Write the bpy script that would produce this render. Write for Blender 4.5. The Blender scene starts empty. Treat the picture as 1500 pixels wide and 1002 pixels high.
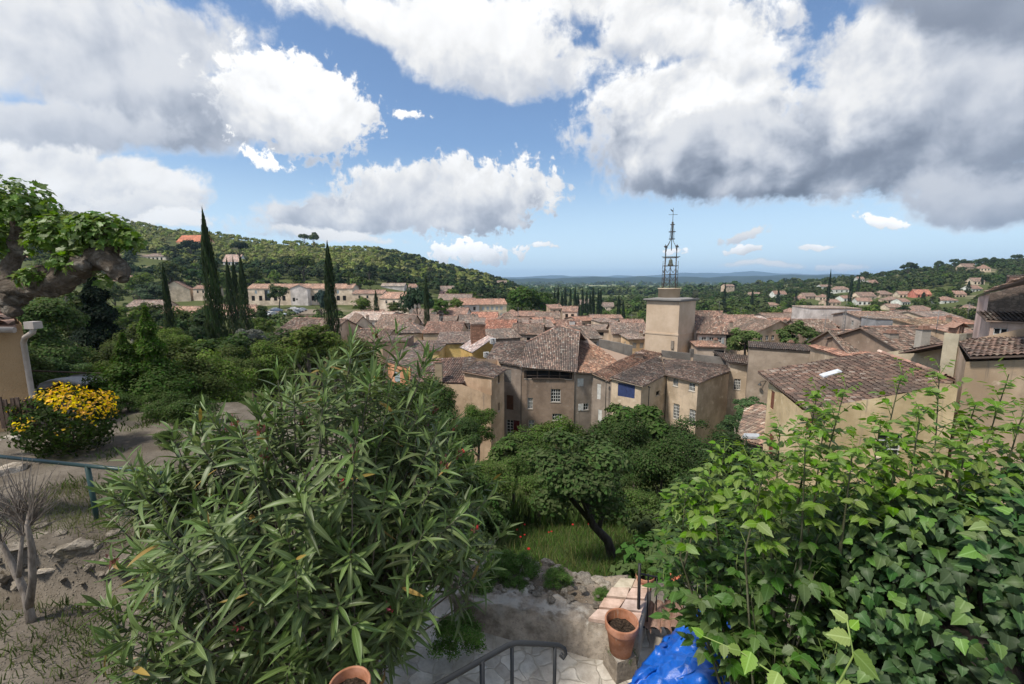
import bpy, bmesh, math, random
import numpy as np
from math import radians, sin, cos, tan, atan2, sqrt, pi
from mathutils import Vector, Matrix

SC = bpy.context.scene
COL = SC.collection
rnd = random.Random(7)

# ------------------------------------------------------------------ camera
# eye at the origin (z = 0 is eye height), looking along +Y and tilted down
F_PX, PITCH = 625.0, radians(8.1)
cam_d = bpy.data.cameras.new('camera'); cam = bpy.data.objects.new('camera', cam_d); COL.objects.link(cam)
cam_d.sensor_width = 36.0; cam_d.lens = 36.0 * F_PX / 1500.0
cam_d.clip_start = 0.05; cam_d.clip_end = 60000
cam.location = (0, 0, 0); cam.rotation_euler = (radians(90) - PITCH, 0, 0)
SC.camera = cam
cP, sP = cos(PITCH), sin(PITCH)

def ray(px, py):
    u, v = (px - 750) / F_PX, (py - 501) / F_PX
    return Vector((u, cP - v * sP, -sP - v * cP))
def P(px, py, d):            # point seen at a photo pixel, at depth d along the view axis
    return ray(px, py) * d
def PY(px, py, Y):           # the same, at world distance Y in front
    r = ray(px, py); return r * (Y / r.y)
def PZ(px, py, z):
    r = ray(px, py); return r * (z / r.z)

# ------------------------------------------------------------------ node helper
class G:
    def __init__(self, tree):
        self.t = tree; self.n = tree.nodes; self.l = tree.links
    def node(self, typ, **kw):
        nd = self.n.new(typ)
        for k, v in kw.items(): setattr(nd, k, v)
        return nd
    def put(self, sock, v):
        if isinstance(v, bpy.types.NodeSocket): self.l.new(v, sock)
        elif v is not None: sock.default_value = v
    def m(self, op, a, b=None, c=None, clamp=False):
        nd = self.node('ShaderNodeMath', operation=op, use_clamp=clamp)
        self.put(nd.inputs[0], a)
        if b is not None: self.put(nd.inputs[1], b)
        if c is not None: self.put(nd.inputs[2], c)
        return nd.outputs[0]
    def v(self, op, a, b=None, scale=None):
        nd = self.node('ShaderNodeVectorMath', operation=op)
        self.put(nd.inputs[0], a)
        if b is not None: self.put(nd.inputs[1], b)
        if scale is not None: self.put(nd.inputs[3], scale)
        return nd.outputs['Value'] if op in ('LENGTH', 'DOT_PRODUCT', 'DISTANCE') else nd.outputs[0]
    def sep(self, a):
        nd = self.node('ShaderNodeSeparateXYZ'); self.put(nd.inputs[0], a); return nd.outputs
    def comb(self, x, y, z):
        nd = self.node('ShaderNodeCombineXYZ')
        for i, q in enumerate((x, y, z)): self.put(nd.inputs[i], q)
        return nd.outputs[0]
    def ss(self, x, a, b, lo=0.0, hi=1.0):
        nd = self.node('ShaderNodeMapRange', interpolation_type='SMOOTHSTEP')
        for i, q in enumerate((x, a, b, lo, hi)): self.put(nd.inputs[i], q)
        return nd.outputs[0]
    def lin(self, x, a, b, lo=0.0, hi=1.0):
        nd = self.node('ShaderNodeMapRange')
        for i, q in enumerate((x, a, b, lo, hi)): self.put(nd.inputs[i], q)
        return nd.outputs[0]
    def mix(self, f, a, b, blend='MIX'):
        nd = self.node('ShaderNodeMix', data_type='RGBA', blend_type=blend)
        self.put(nd.inputs[0], f)
        for s, q in ((nd.inputs[6], a), (nd.inputs[7], b)):
            self.put(s, (*q, 1) if isinstance(q, tuple) and len(q) == 3 else q)
        return nd.outputs[2]
    def mixf(self, f, a, b):
        nd = self.node('ShaderNodeMix', data_type='FLOAT')
        for i, q in ((0, f), (2, a), (3, b)): self.put(nd.inputs[i], q)
        return nd.outputs[0]
    def noise(self, vec, scale, detail=2.0, rough=0.5, lac=2.0, dist=0.0, out=0, typ=None):
        nd = self.node('ShaderNodeTexNoise')
        if typ: nd.noise_type = typ
        self.put(nd.inputs['Vector'], vec); self.put(nd.inputs['Scale'], scale)
        nd.inputs['Detail'].default_value = detail; nd.inputs['Roughness'].default_value = rough
        nd.inputs['Lacunarity'].default_value = lac; nd.inputs['Distortion'].default_value = dist
        return nd.outputs[out]
    def voro(self, vec, scale, feature='F1', out='Distance', rand=1.0):
        nd = self.node('ShaderNodeTexVoronoi', feature=feature)
        self.put(nd.inputs['Vector'], vec); self.put(nd.inputs['Scale'], scale)
        nd.inputs['Randomness'].default_value = rand
        return nd.outputs[out]
    def hsv(self, col, h=0.5, s=1.0, v=1.0):
        nd = self.node('ShaderNodeHueSaturation')
        for k, q in (('Hue', h), ('Saturation', s), ('Value', v), ('Color', col)): self.put(nd.inputs[k], (*q, 1) if isinstance(q, tuple) and len(q) == 3 else q)
        return nd.outputs[0]

# ------------------------------------------------------------------ sun, sky, clouds
SUN_EL, SUN_AZ = radians(57), radians(-122)          # azimuth from +Y towards +X
sun_d = bpy.data.lights.new('sun', 'SUN'); sun = bpy.data.objects.new('sun', sun_d); COL.objects.link(sun)
sun_d.energy = 4.0; sun_d.angle = radians(7); sun_d.color = (1.0, 0.93, 0.82)
sdir = Vector((cos(SUN_EL) * sin(SUN_AZ), cos(SUN_EL) * cos(SUN_AZ), sin(SUN_EL)))
sun.rotation_euler = (-sdir).to_track_quat('-Z', 'Y').to_euler()

world = bpy.data.worlds.new('World'); SC.world = world; world.use_nodes = True
world.node_tree.nodes.clear()
w = G(world.node_tree)
sky = w.node('ShaderNodeTexSky', sky_type='NISHITA', sun_disc=False)
sky.sun_elevation = SUN_EL; sky.sun_rotation = SUN_AZ; sky.altitude = 300; sky.air_density = 1.0; sky.dust_density = 0.15; sky.ozone_density = 3.0
bgs = w.node('ShaderNodeBackground'); bgs.inputs[1].default_value = 0.13
tc = w.node('ShaderNodeTexCoord')
dirn = w.v('NORMALIZE', tc.outputs['Generated'])
dx, dy, dz = w.sep(dirn)
az = w.m('ARCTAN2', dx, dy); el = w.m('ARCSINE', dz)
pc = w.comb(az, el, 0.0)                                     # azimuth / elevation of the view into the sky
wf = w.noise(pc, 3.2, 4, 0.55, out=1)
warp = w.v('ADD', pc, w.v('SCALE', w.v('SUBTRACT', wf, (0.5, 0.5, 0.5)), scale=0.10))
def fbm(vec):
    return w.noise(vec, 5.2, 9, 0.60)
nA = fbm(warp)
nS = w.noise(warp, 6.5, 5, 0.52)
nB = w.noise(w.v('ADD', warp, (-0.020, 0.034, 0.0)), 6.5, 5, 0.52)
nsmall = w.noise(w.v('ADD', warp, (5.1, 2.7, 0)), 38.0, 6, 0.62)
nfine = w.noise(w.v('ADD', warp, (3.1, 1.7, 0)), 17.0, 7, 0.6)
relief = w.m('SUBTRACT', nS, nB)                             # bright where the puff faces the light
billow = w.m('ABSOLUTE', w.m('SUBTRACT', w.noise(w.v('ADD', warp, (7, 3, 0)), 11.0, 6, 0.55), 0.5))
nz = w.m('ADD', w.m('SUBTRACT', nA, 0.5), w.m('MULTIPLY', w.m('SUBTRACT', nfine, 0.5), 0.38))
nz = w.m('SUBTRACT', nz, w.m('MULTIPLY', w.m('SUBTRACT', billow, 0.09), 0.55))
def azel(px, py):
    r = ray(px, py).normalized(); return atan2(r.x, r.y), math.asin(r.z)
# centre px, radii px, tilt, brightness of base, of top, softness, raggedness
CLOUDS = [
 (800, -60, 480, 110, 0, .62, .97, .26, 1.2), (590, 40, 215, 46, 4, .72, 1.0, .34, 1.6), (735, 88, 165, 82, 0, .62, .97, .22, 1.0), (690, 20, 150, 60, 0, .8, 1.0, .3, 1.3),
 (95, 60, 300, 104, 3, .56, .90, .22, .9), (230, 150, 215, 80, 8, .46, .84, .25, .9), (440, 162, 128, 74, 12, .58, 1.0, .16, .9),
 (50, 185, 210, 52, 0, .55, .84, .2, .9), (105, 268, 228, 62, 6, .50, .94, .15, .8), (215, 310, 110, 32, 3, .6, .9, .2, 1.0), (275, 325, 80, 16, 0, .8, .95, .3, 1.1),
 (690, 287, 140, 66, -3, .50, .98, .15, .9), (552, 306, 208, 40, -8, .5, .92, .18, .9), (600, 275, 110, 40, -6, .6, .98, .2, 1.0),
 (700, 366, 72, 18, 0, .72, 1.0, .25, 1.2), (792, 361, 22, 8, 0, .8, .97, .3, .8), (480, 342, 130, 12, 5, .75, .95, .35, 1.2),
 (1000, 30, 200, 84, 0, .62, .98, .22, 1.3), (1010, 190, 240, 118, -6, .44, 1.0, .15, .8), (1120, 235, 280, 78, -3, .30, .86, .15, .6),
 (1330, 150, 300, 165, -4, .36, .93, .15, .7), (1430, 270, 180, 62, -5, .46, .78, .2, .9), (1500, 120, 260, 140, -8, .42, .84, .2, .7), (1420, 5, 250, 75, 14, .40, .60, .4, .9), (1060, 70, 150, 60, 10, .66, 1.0, .3, 1.3),
 (1092, 371, 40, 10, -4, .72, .98, .25, 1.0), (1196, 366, 30, 6, 0, .85, .98, .3, .8), (1085, 350, 46, 11, -8, .66, .84, .5, 1.2), (1288, 318, 44, 9, 6, .8, .98, .35, 1.1),
 (1130, 394, 90, 7, 0, .88, 1.0, .4, 1.2), (985, 365, 26, 8, 0, .85, 1.0, .3, 1.0), (590, 172, 40, 11, 8, .8, .97, .45, 1.5), (395, 232, 56, 15, 22, .8, .96, .4, 1.5), (1220, 395, 60, 6, 0, .85, .95, .4, 1.0),
]
skyc = w.hsv(sky.outputs[0], 0.5, 1.02, w.mixf(w.ss(el, 0.0, 0.35), 0.70, 1.0))
skyc = w.mix(w.ss(el, 0.30, -0.02, 0.0, 0.88), skyc, (5.0, 6.6, 8.0))       # summer haze low over the horizon
w.put(bgs.inputs[0], skyc)
ccol, cmask = None, None
def layer(c, qy, base, top, soft, rag, small=0.0):
    """one cloud: coverage field c (1 in the middle, 0 at its rim) broken up by the noise"""
    global ccol, cmask
    f = w.m('ADD', c, w.m('MULTIPLY', nz, w.lin(qy, -0.9, 0.1, 0.75 * rag, 1.5 * rag)))
    if small: f = w.m('ADD', f, w.m('MULTIPLY', w.m('SUBTRACT', nsmall, 0.53), small))
    mask = w.ss(f, -0.02, soft * (1.0 if small > 3 else 1.5))
    lit = w.m('ADD', w.m('ADD', w.m('MULTIPLY', qy, 0.62), w.m('MULTIPLY', w.m('SUBTRACT', nA, 0.5), 1.15)), w.m('MULTIPLY', relief, 3.2))
    lit = w.ss(lit, -0.80, 0.62)
    rim = w.m('MULTIPLY', w.ss(f, 0.55, 0.05), 0.75)
    lit = w.m('MAXIMUM', lit, w.m('MULTIPLY', rim, w.ss(qy, -0.75, 0.05)))
    b = w.lin(lit, 0.0, 1.0, (base + .14) ** 2, top * top * (1.25 if small > 3 else 1.04))
    if ccol is None: ccol, cmask = b, mask
    else:
        ccol = w.mixf(mask, ccol, b); cmask = w.m('MAXIMUM', cmask, mask)
# the sky outside the photograph: broken cumulus all round
front = w.m('MULTIPLY', w.ss(az, -1.1, -0.95), w.ss(az, 1.1, 0.95)); front = w.m('MULTIPLY', front, w.ss(el, 0.95, 0.72))
big = w.noise(pc, 2.1, 5, 0.5)
layer(w.m('SUBTRACT', w.m('MULTIPLY', w.m('SUBTRACT', big, 0.47), 4.5), w.m('MULTIPLY', front, 6.0)), w.m('MULTIPLY', w.m('SUBTRACT', big, 0.5), 2.0), .5, .95, .2, 1.0)
for (cx, cy, rx, ry, tilt, base, top, soft, rag) in CLOUDS:
    a0, e0 = azel(cx, cy); a1, e1 = azel(cx + rx * cos(radians(tilt)), cy + rx * sin(radians(tilt))); a2, e2 = azel(cx - ry * sin(radians(-tilt)), cy - ry)
    mp = w.node('ShaderNodeMapping', vector_type='TEXTURE'); w.put(mp.inputs[0], warp)
    mp.inputs[1].default_value = (a0, e0, 0); mp.inputs[2].default_value = (0, 0, atan2(e1 - e0, a1 - a0))
    mp.inputs[3].default_value = (sqrt((a1 - a0) ** 2 + (e1 - e0) ** 2), sqrt((a2 - a0) ** 2 + (e2 - e0) ** 2), 1)
    L = w.v('LENGTH', mp.outputs[0]); qy = w.sep(mp.outputs[0])[1]
    layer(w.m('SUBTRACT', 1.0, L), qy, base, top, soft, rag, 3.2 if rx < 75 else 1.4 if rx < 150 else .45)
above = w.ss(dz, -0.01, 0.015)
cmask = w.m('MULTIPLY', cmask, above)
ccl = w.mix(w.lin(ccol, 0.12, 0.85), (0.76, 0.91, 1.22), (1.0, 1.0, 1.0))
ccl = w.v('SCALE', ccl, scale=w.m('MULTIPLY', ccol, 1.0))
bgc = w.node('ShaderNodeBackground'); w.put(bgc.inputs[0], ccl); bgc.inputs[1].default_value = 0.89
mx = w.node('ShaderNodeMixShader'); w.put(mx.inputs[0], cmask); w.l.new(bgs.outputs[0], mx.inputs[1]); w.l.new(bgc.outputs[0], mx.inputs[2])
wo = w.node('ShaderNodeOutputWorld'); w.l.new(mx.outputs[0], wo.inputs[0])
world.cycles.sampling_method = 'MANUAL'; world.cycles.sample_map_resolution = 1024

SC.view_settings.view_transform = 'Standard'; SC.view_settings.look = 'None'
SC.view_settings.exposure = 0.28; SC.view_settings.gamma = 1.0
# ------------------------------------------------------------------ scene-tree helpers
def tag(o, label=None, cat=None, group=None, kind=None):
    if label: o['label'] = label
    if cat: o['category'] = cat
    if group: o['group'] = group
    if kind: o['kind'] = kind
    return o
def thing(name, label, cat, loc=(0, 0, 0), rz=0.0, group=None, scale=None):
    o = bpy.data.objects.new(name, None); COL.objects.link(o)
    o.location = loc; o.rotation_euler = (0, 0, rz); o.empty_display_size = 0.2
    if scale is not None: o.scale = scale if hasattr(scale, '__len__') else (scale,) * 3
    return tag(o, label, cat, group)
def link(name, me, parent=None, color=None, loc=None, rz=None, scale=None):
    o = bpy.data.objects.new(name, me); COL.objects.link(o)
    if parent is not None: o.parent = parent
    if color is not None: o.color = (*color[:3], 1)
    if loc is not None: o.location = loc
    if rz is not None: o.rotation_euler = (0, 0, rz)
    if scale is not None: o.scale = scale if hasattr(scale, '__len__') else (scale,) * 3
    return o
def bm_obj(name, bm, mats, parent=None, color=None, smooth=False, loc=None):
    me = bpy.data.meshes.new(name); bm.to_mesh(me); bm.free()
    for m_ in (mats if isinstance(mats, (list, tuple)) else [mats]): me.materials.append(m_)
    if smooth: me.polygons.foreach_set('use_smooth', [True] * len(me.polygons))
    return link(name, me, parent, color, loc)
def np_mesh(name, V, Fs, mat, uv=None, uv2=None, smooth=False):
    """V (n,3); Fs list of (m,k) index arrays; uv / uv2 per vertex (n,2)"""
    me = bpy.data.meshes.new(name)
    V = np.asarray(V, np.float32); me.vertices.add(len(V)); me.vertices.foreach_set('co', V.ravel())
    Fs = [np.asarray(f, np.int32) for f in Fs if len(f)]
    loops = np.concatenate([f.ravel() for f in Fs])
    tot = np.concatenate([np.full(len(f), f.shape[1], np.int32) for f in Fs])
    st = np.concatenate(([0], np.cumsum(tot)[:-1])).astype(np.int32)
    me.loops.add(len(loops)); me.loops.foreach_set('vertex_index', loops)
    me.polygons.add(len(tot)); me.polygons.foreach_set('loop_start', st); me.polygons.foreach_set('loop_total', tot)
    if smooth: me.polygons.foreach_set('use_smooth', np.ones(len(tot), bool))
    for nm, q in (('uv', uv), ('rnd', uv2)):
        if q is not None:
            lay = me.uv_layers.new(name=nm); lay.data.foreach_set('uv', np.asarray(q, np.float32)[loops].ravel())
    me.materials.append(mat); me.update(calc_edges=True)
    return me
def box(bm, c, s, rz=0.0, taper=1.0, mi=0):
    hx, hy, hz = s[0] / 2, s[1] / 2, s[2] / 2; cz, sz = cos(rz), sin(rz); vs = []
    for z, k in ((-hz, 1.0), (hz, taper)):
        for x, y in ((-hx, -hy), (hx, -hy), (hx, hy), (-hx, hy)):
            x *= k; y *= k
            vs.append(bm.verts.new((c[0] + x * cz - y * sz, c[1] + x * sz + y * cz, c[2] + z)))
    for f in ((0, 3, 2, 1), (4, 5, 6, 7), (0, 1, 5, 4), (1, 2, 6, 5), (2, 3, 7, 6), (3, 0, 4, 7)):
        bm.faces.new([vs[i] for i in f]).material_index = mi
def tube(bm, pts, rads, n=8, cap=True, jit=0.0, rr=None):
    pts = [Vector(p) for p in pts]; rings = []
    if not hasattr(rads, '__len__'): rads = [rads] * len(pts)
    prev = None
    for i, p in enumerate(pts):
        d = (pts[min(i + 1, len(pts) - 1)] - pts[max(i - 1, 0)]).normalized()
        if prev is None:
            a = d.orthogonal().normalized()
        else:
            a = (prev - d * prev.dot(d)); a = a.normalized() if a.length > 1e-6 else d.orthogonal().normalized()
        prev = a; b = d.cross(a)
        rings.append([bm.verts.new(p + (a * cos(2 * pi * k / n) + b * sin(2 * pi * k / n)) * rads[i] * (1 + (jit * (rr or rnd).uniform(-1, 1) if jit else 0))) for k in range(n)])
    for i in range(len(rings) - 1):
        for k in range(n):
            f = bm.faces.new((rings[i][k], rings[i][(k + 1) % n], rings[i + 1][(k + 1) % n], rings[i + 1][k])); f.smooth = True
    if cap:
        bm.faces.new(rings[0][::-1]); bm.faces.new(rings[-1])
def lathe(bm, prof, n=24, c=(0, 0, 0), cap=False):
    rings = [[bm.verts.new((c[0] + r * cos(2 * pi * k / n), c[1] + r * sin(2 * pi * k / n), c[2] + z)) for k in range(n)] for r, z in prof]
    for i in range(len(rings) - 1):
        for k in range(n):
            f = bm.faces.new((rings[i][k], rings[i][(k + 1) % n], rings[i + 1][(k + 1) % n], rings[i + 1][k])); f.smooth = True
    if cap: bm.faces.new(rings[0][::-1]); bm.faces.new(rings[-1])

# value noise for terrain and stones (numpy, smooth, deterministic)
_perm = np.random.default_rng(3).random((256, 256))
def vnoise(x, y):
    x = np.asarray(x, float); y = np.asarray(y, float)
    xi = np.floor(x).astype(int); yi = np.floor(y).astype(int); fx = x - xi; fy = y - yi
    fx = fx * fx * (3 - 2 * fx); fy = fy * fy * (3 - 2 * fy); g = lambda a, b: _perm[a & 255, b & 255]
    return (g(xi, yi) * (1 - fx) + g(xi + 1, yi) * fx) * (1 - fy) + (g(xi, yi + 1) * (1 - fx) + g(xi + 1, yi + 1) * fx) * fy - 0.5
def fnoise(x, y, o=4):
    s = 0; a = 1.0
    for i in range(o):
        s = s + vnoise(np.asarray(x) * 2 ** i + 17.3 * i, np.asarray(y) * 2 ** i + 9.1 * i) * a; a *= 0.5
    return s

# ------------------------------------------------------------------ materials
MATS = {}
def newmat(name):
    m_ = bpy.data.materials.new(name); m_.use_nodes = True; m_.node_tree.nodes.clear(); MATS[name] = m_
    g = G(m_.node_tree); g.out = g.node('ShaderNodeOutputMaterial'); return m_, g
def bsdf(g, col, rough=0.8, bump=None, bstr=0.3, bdist=0.02, metal=0.0, spec=0.3):
    b = g.node('ShaderNodeBsdfPrincipled')
    g.put(b.inputs['Base Color'], (*col, 1) if isinstance(col, tuple) and len(col) == 3 else col)
    g.put(b.inputs['Roughness'], rough); g.put(b.inputs['Metallic'], metal); b.inputs['Specular IOR Level'].default_value = spec
    if bump is not None:
        bn = g.node('ShaderNodeBump'); bn.inputs['Strength'].default_value = bstr; bn.inputs['Distance'].default_value = bdist
        g.put(bn.inputs['Height'], bump); g.l.new(bn.outputs[0], b.inputs['Normal'])
    return b
def done(g, sh): g.l.new(sh.outputs[0] if hasattr(sh, 'outputs') else sh, g.out.inputs[0])
def objpos(g):
    t = g.node('ShaderNodeTexCoord'); oi = g.node('ShaderNodeObjectInfo')
    off = g.comb(g.m('MULTIPLY', oi.outputs['Random'], 37.0), g.m('MULTIPLY', oi.outputs['Random'], 91.0), 0.0)
    return g.v('ADD', t.outputs['Object'], off), oi
def worldpos(g): return g.node('ShaderNodeNewGeometry').outputs['Position']

def leaf_mat(name, var=0.35, trans=0.28, rough=0.5, rib=None, spec=0.35, hue=0.03, edge=None):
    """foliage: colour from the object, varied leaf by leaf"""
    m_, g = newmat(name)
    oi = g.node('ShaderNodeObjectInfo')
    r = g.node('ShaderNodeUVMap', uv_map='rnd'); rx, ry, _ = g.sep(r.outputs[0])
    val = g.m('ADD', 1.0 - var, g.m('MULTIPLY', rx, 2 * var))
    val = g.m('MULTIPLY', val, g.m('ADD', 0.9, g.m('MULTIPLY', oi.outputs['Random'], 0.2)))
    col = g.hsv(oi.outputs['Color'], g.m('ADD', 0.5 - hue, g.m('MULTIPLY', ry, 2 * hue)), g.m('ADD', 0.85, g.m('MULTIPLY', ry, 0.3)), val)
    if rib:
        u = g.node('ShaderNodeUVMap', uv_map='uv'); ux, uy, _ = g.sep(u.outputs[0])
        au = g.m('ABSOLUTE', g.m('SUBTRACT', ux, 0.5))
        line = g.ss(au, 0.055, 0.015)
        vein = g.m('MULTIPLY', g.ss(g.m('ABSOLUTE', g.m('SUBTRACT', g.m('FRACT', g.m('ADD', g.m('MULTIPLY', uy, rib[1]), g.m('MULTIPLY', au, -rib[2]))), 0.5)), 0.10, 0.02), 0.35)
        f = g.m('MAXIMUM', line, vein)
        col = g.mix(g.m('MULTIPLY', f, rib[0]), col, g.hsv(col, 0.5, 0.75, 2.4))
    if edge:   # a few withered leaves
        col = g.mix(g.m('GREATER_THAN', g.m('FRACT', g.m('MULTIPLY', rx, 71.0)), 1 - edge[0]), col, g.mix(g.m('FRACT', g.m('MULTIPLY', rx, 977.0)), edge[1], edge[2]))
    b = bsdf(g, col, rough, spec=spec)
    t = g.node('ShaderNodeBsdfTranslucent'); g.put(t.inputs[0], g.hsv(col, 0.485, 1.1, 1.5))
    ms = g.node('ShaderNodeMixShader'); ms.inputs[0].default_value = trans
    g.l.new(b.outputs[0], ms.inputs[1]); g.l.new(t.outputs[0], ms.inputs[2]); done(g, ms)
    return m_
M_leaf = leaf_mat('foliage', 0.5, 0.30, 0.75, spec=0.12)
M_far = leaf_mat('far_foliage', 0.36, 0.12, 0.8, spec=0.1)
M_oleander = leaf_mat('oleander_leaf', 0.48, 0.20, 0.42, rib=(0.55, 0.0, 0.0), spec=0.28, hue=0.018, edge=(0.014, (0.36, 0.26, 0.06), (0.20, 0.12, 0.05)))
M_maple = leaf_mat('maple_leaf', 0.36, 0.38, 0.45, rib=(0.30, 6.0, 5.0), hue=0.02)
M_ivy = leaf_mat('ivy_leaf', 0.48, 0.20, 0.48, rib=(0.35, 4.0, 6.0), spec=0.25, hue=0.02)
M_petal = leaf_mat('petal', 0.2, 0.35, 0.6, hue=0.01)

def m_bark():
    m_, g = newmat('bark'); p, oi = objpos(g)
    n = g.noise(g.v('MULTIPLY', p, (9, 9, 2.2)), 2.0, 6, 0.65)
    col = g.mix(g.ss(n, .3, .7), g.hsv(oi.outputs['Color'], .5, 1, .55), g.hsv(oi.outputs['Color'], .5, .8, 1.35))
    done(g, bsdf(g, col, .9, n, .6, .03)); return m_
M_bark = m_bark()
def m_plane_bark():
    m_, g = newmat('plane_tree_bark'); p, oi = objpos(g)
    n = g.noise(p, 9.0, 9, 0.70, dist=.8); v_ = g.voro(g.v('ADD', p, g.v('SCALE', g.noise(p, 6, 3, .5, out=1), scale=.3)), 7.0)
    col = g.mix(g.ss(n, .35, .68), (.035, .03, .024), (.36, .315, .26)); col = g.mix(g.ss(v_, .15, .5, .0, .75), col, (.12, .092, .068))
    done(g, bsdf(g, col, .9, g.m('ADD', n, g.m('MULTIPLY', v_, .5)), 1.0, .09, spec=.1)); return m_
M_planebark = m_plane_bark()
def m_plaster(name='plaster', rough_b=.25, dirt=1.0, stone=0.0):
    m_, g = newmat(name); p, oi = objpos(g)
    big = g.noise(p, .35, 6, .62); mid = g.noise(p, 2.2, 6, .65); fine = g.noise(p, 30, 3, .6)
    streak = g.noise(g.v('MULTIPLY', p, (2.6, 2.6, .16)), 1.3, 5, .7)
    c = oi.outputs['Color']
    col = g.mix(g.ss(big, .35, .68), g.hsv(c, .5, 1.05, 1 - .22 * dirt), g.hsv(c, .5, .95, 1.08))
    col = g.mix(g.ss(mid, .54, .78, 0, .5 * dirt), col, g.hsv(c, .49, .8, .55))
    col = g.mix(g.ss(streak, .58, .80, 0, .65 * dirt), col, g.hsv(c, .5, .5, .30))
    col = g.mix(g.ss(g.noise(p, 1.1, 4, .6), .60, .72, 0, .45 * dirt), col, g.hsv(c, .51, .8, 1.25))
    h = g.m('ADD', fine, g.m('MULTIPLY', mid, 2.0))
    if stone:
        vd = g.voro(g.v('MULTIPLY', p, (1, 1, 1.6)), 2.6, 'DISTANCE_TO_EDGE'); vc = g.voro(g.v('MULTIPLY', p, (1, 1, 1.6)), 2.6, 'F1', 'Color')
        col = g.mix(stone, col, g.mix(g.ss(vd, .02, .09), g.hsv(c, .5, .6, .45), g.hsv(c, .5, .9, g.lin(g.sep(vc)[0], 0, 1, .55, 1.25))))
        h = g.m('ADD', h, g.ss(vd, 0, .12))
    done(g, bsdf(g, col, .92, h, rough_b, .03, spec=.15)); return m_
M_plaster = m_plaster(dirt=1.55)
M_clean = m_plaster('clean_plaster', .2, .45)
M_stone = m_plaster('stone_wall', .5, 1.0, .85)
def m_tile():
    m_, g = newmat('roof_tile'); oi = g.node('ShaderNodeObjectInfo')
    u = g.node('ShaderNodeUVMap', uv_map='uv'); ux, uy, _ = g.sep(u.outputs[0])
    off = g.m('MULTIPLY', oi.outputs['Random'], 533.0)
    cid = g.comb(g.m('ADD', g.m('FLOOR', ux), off), g.m('FLOOR', uy), 0.0)
    wn = g.node('ShaderNodeTexWhiteNoise', noise_dimensions='2D'); g.put(wn.inputs['Vector'], cid)
    rp = g.node('ShaderNodeValToRGB'); g.put(rp.inputs[0], wn.outputs['Value']); cr = rp.color_ramp; cr.interpolation = 'CONSTANT'
    cols = [(0, (.155, .105, .085)), (.17, (.23, .145, .112)), (.36, (.30, .185, .140)), (.50, (.20, .150, .122)), (.64, (.115, .085, .072)), (.74, (.34, .215, .162)), (.85, (.31, .24, .185)), (.94, (.40, .35, .30))]
    while len(cr.elements) < len(cols): cr.elements.new(1.0)
    for e, (q, c) in zip(cr.elements, cols): e.position = q; e.color = (*c, 1)
    p = g.comb(g.m('ADD', ux, off), uy, 0.0)
    st = g.noise(p, .09, 5, .62); li = g.noise(p, .9, 4, .65)
    col = g.mix(g.ss(st, .42, .68, 0, .75), rp.outputs[0], (.115, .098, .088))
    col = g.mix(g.ss(li, .60, .74, 0, .75), col, (.36, .33, .29))
    col = g.mix(g.ss(g.noise(p, 2.3, 3, .6), .56, .7, 0, .7), col, (.075, .062, .055))
    col = g.mix(1.0, g.hsv(col, .505, .84, 1.16), oi.outputs['Color'], 'MULTIPLY')
    fu = g.m('FRACT', ux); fv = g.m('FRACT', uy)
    hgt = g.m('ADD', g.m('SINE', g.m('MULTIPLY', fu, pi)), g.m('MULTIPLY', g.m('SUBTRACT', 1.0, fv), .35))
    gap = g.m('MAXIMUM', g.ss(g.m('ABSOLUTE', g.m('SUBTRACT', fu, .5)), .36, .5), g.ss(fv, .10, .0))
    col = g.mix(g.m('MULTIPLY', gap, .55), col, g.hsv(col, .5, 1, .3))
    done(g, bsdf(g, col, .9, hgt, .8, .05, spec=.15)); return m_
M_tile = m_tile()
def m_paint(name, rough=.5, var=.25, slat=0.0):
    m_, g = newmat(name); p, oi = objpos(g); n = g.noise(p, 3, 5, .6)
    col = g.hsv(oi.outputs['Color'], .5, 1.0, g.lin(n, .3, .7, 1 - var, 1 + var * .5)); h = n
    if slat: h = g.m('SINE', g.m('MULTIPLY', g.sep(p)[2], slat))
    done(g, bsdf(g, col, rough, h, .4 if slat else .1, .02)); return m_
M_paint = m_paint('paint'); M_shutter = m_paint('shutter_paint', .6, .3, 75.0); M_metal = m_paint('painted_metal', .35, .25); M_iron = m_paint('iron', .5, .4)
def m_glass():
    m_, g = newmat('window_glass'); p, oi = objpos(g)
    done(g, bsdf(g, g.mix(g.noise(p, 1.5, 2), (.012, .014, .016), (.035, .038, .04)), .12, spec=.5)); return m_
M_glass = m_glass()
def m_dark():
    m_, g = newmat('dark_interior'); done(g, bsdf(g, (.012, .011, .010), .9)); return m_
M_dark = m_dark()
def m_earth():
    m_, g = newmat('potting_earth'); p, oi = objpos(g); n = g.noise(p, 60, 4, .7)
    done(g, bsdf(g, g.mix(g.ss(n, .4, .7), (.022, .016, .012), (.085, .062, .045)), .95, n, 1.0, .01, spec=.1)); return m_
M_earth = m_earth()
def m_terracotta():
    m_, g = newmat('terracotta'); p, oi = objpos(g); n = g.noise(p, 9, 6, .65); n2 = g.noise(p, 40, 3)
    col = g.mix(g.ss(n, .35, .7), g.hsv(oi.outputs['Color'], .5, 1, .75), g.hsv(oi.outputs['Color'], .5, .85, 1.2))
    col = g.mix(g.ss(g.noise(g.v('MULTIPLY', p, (4, 4, 1.2)), 4, 5, .7), .58, .75, 0, .5), col, (.40, .33, .27))
    done(g, bsdf(g, col, .85, n2, .2, .005)); return m_
M_terra = m_terracotta()
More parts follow.
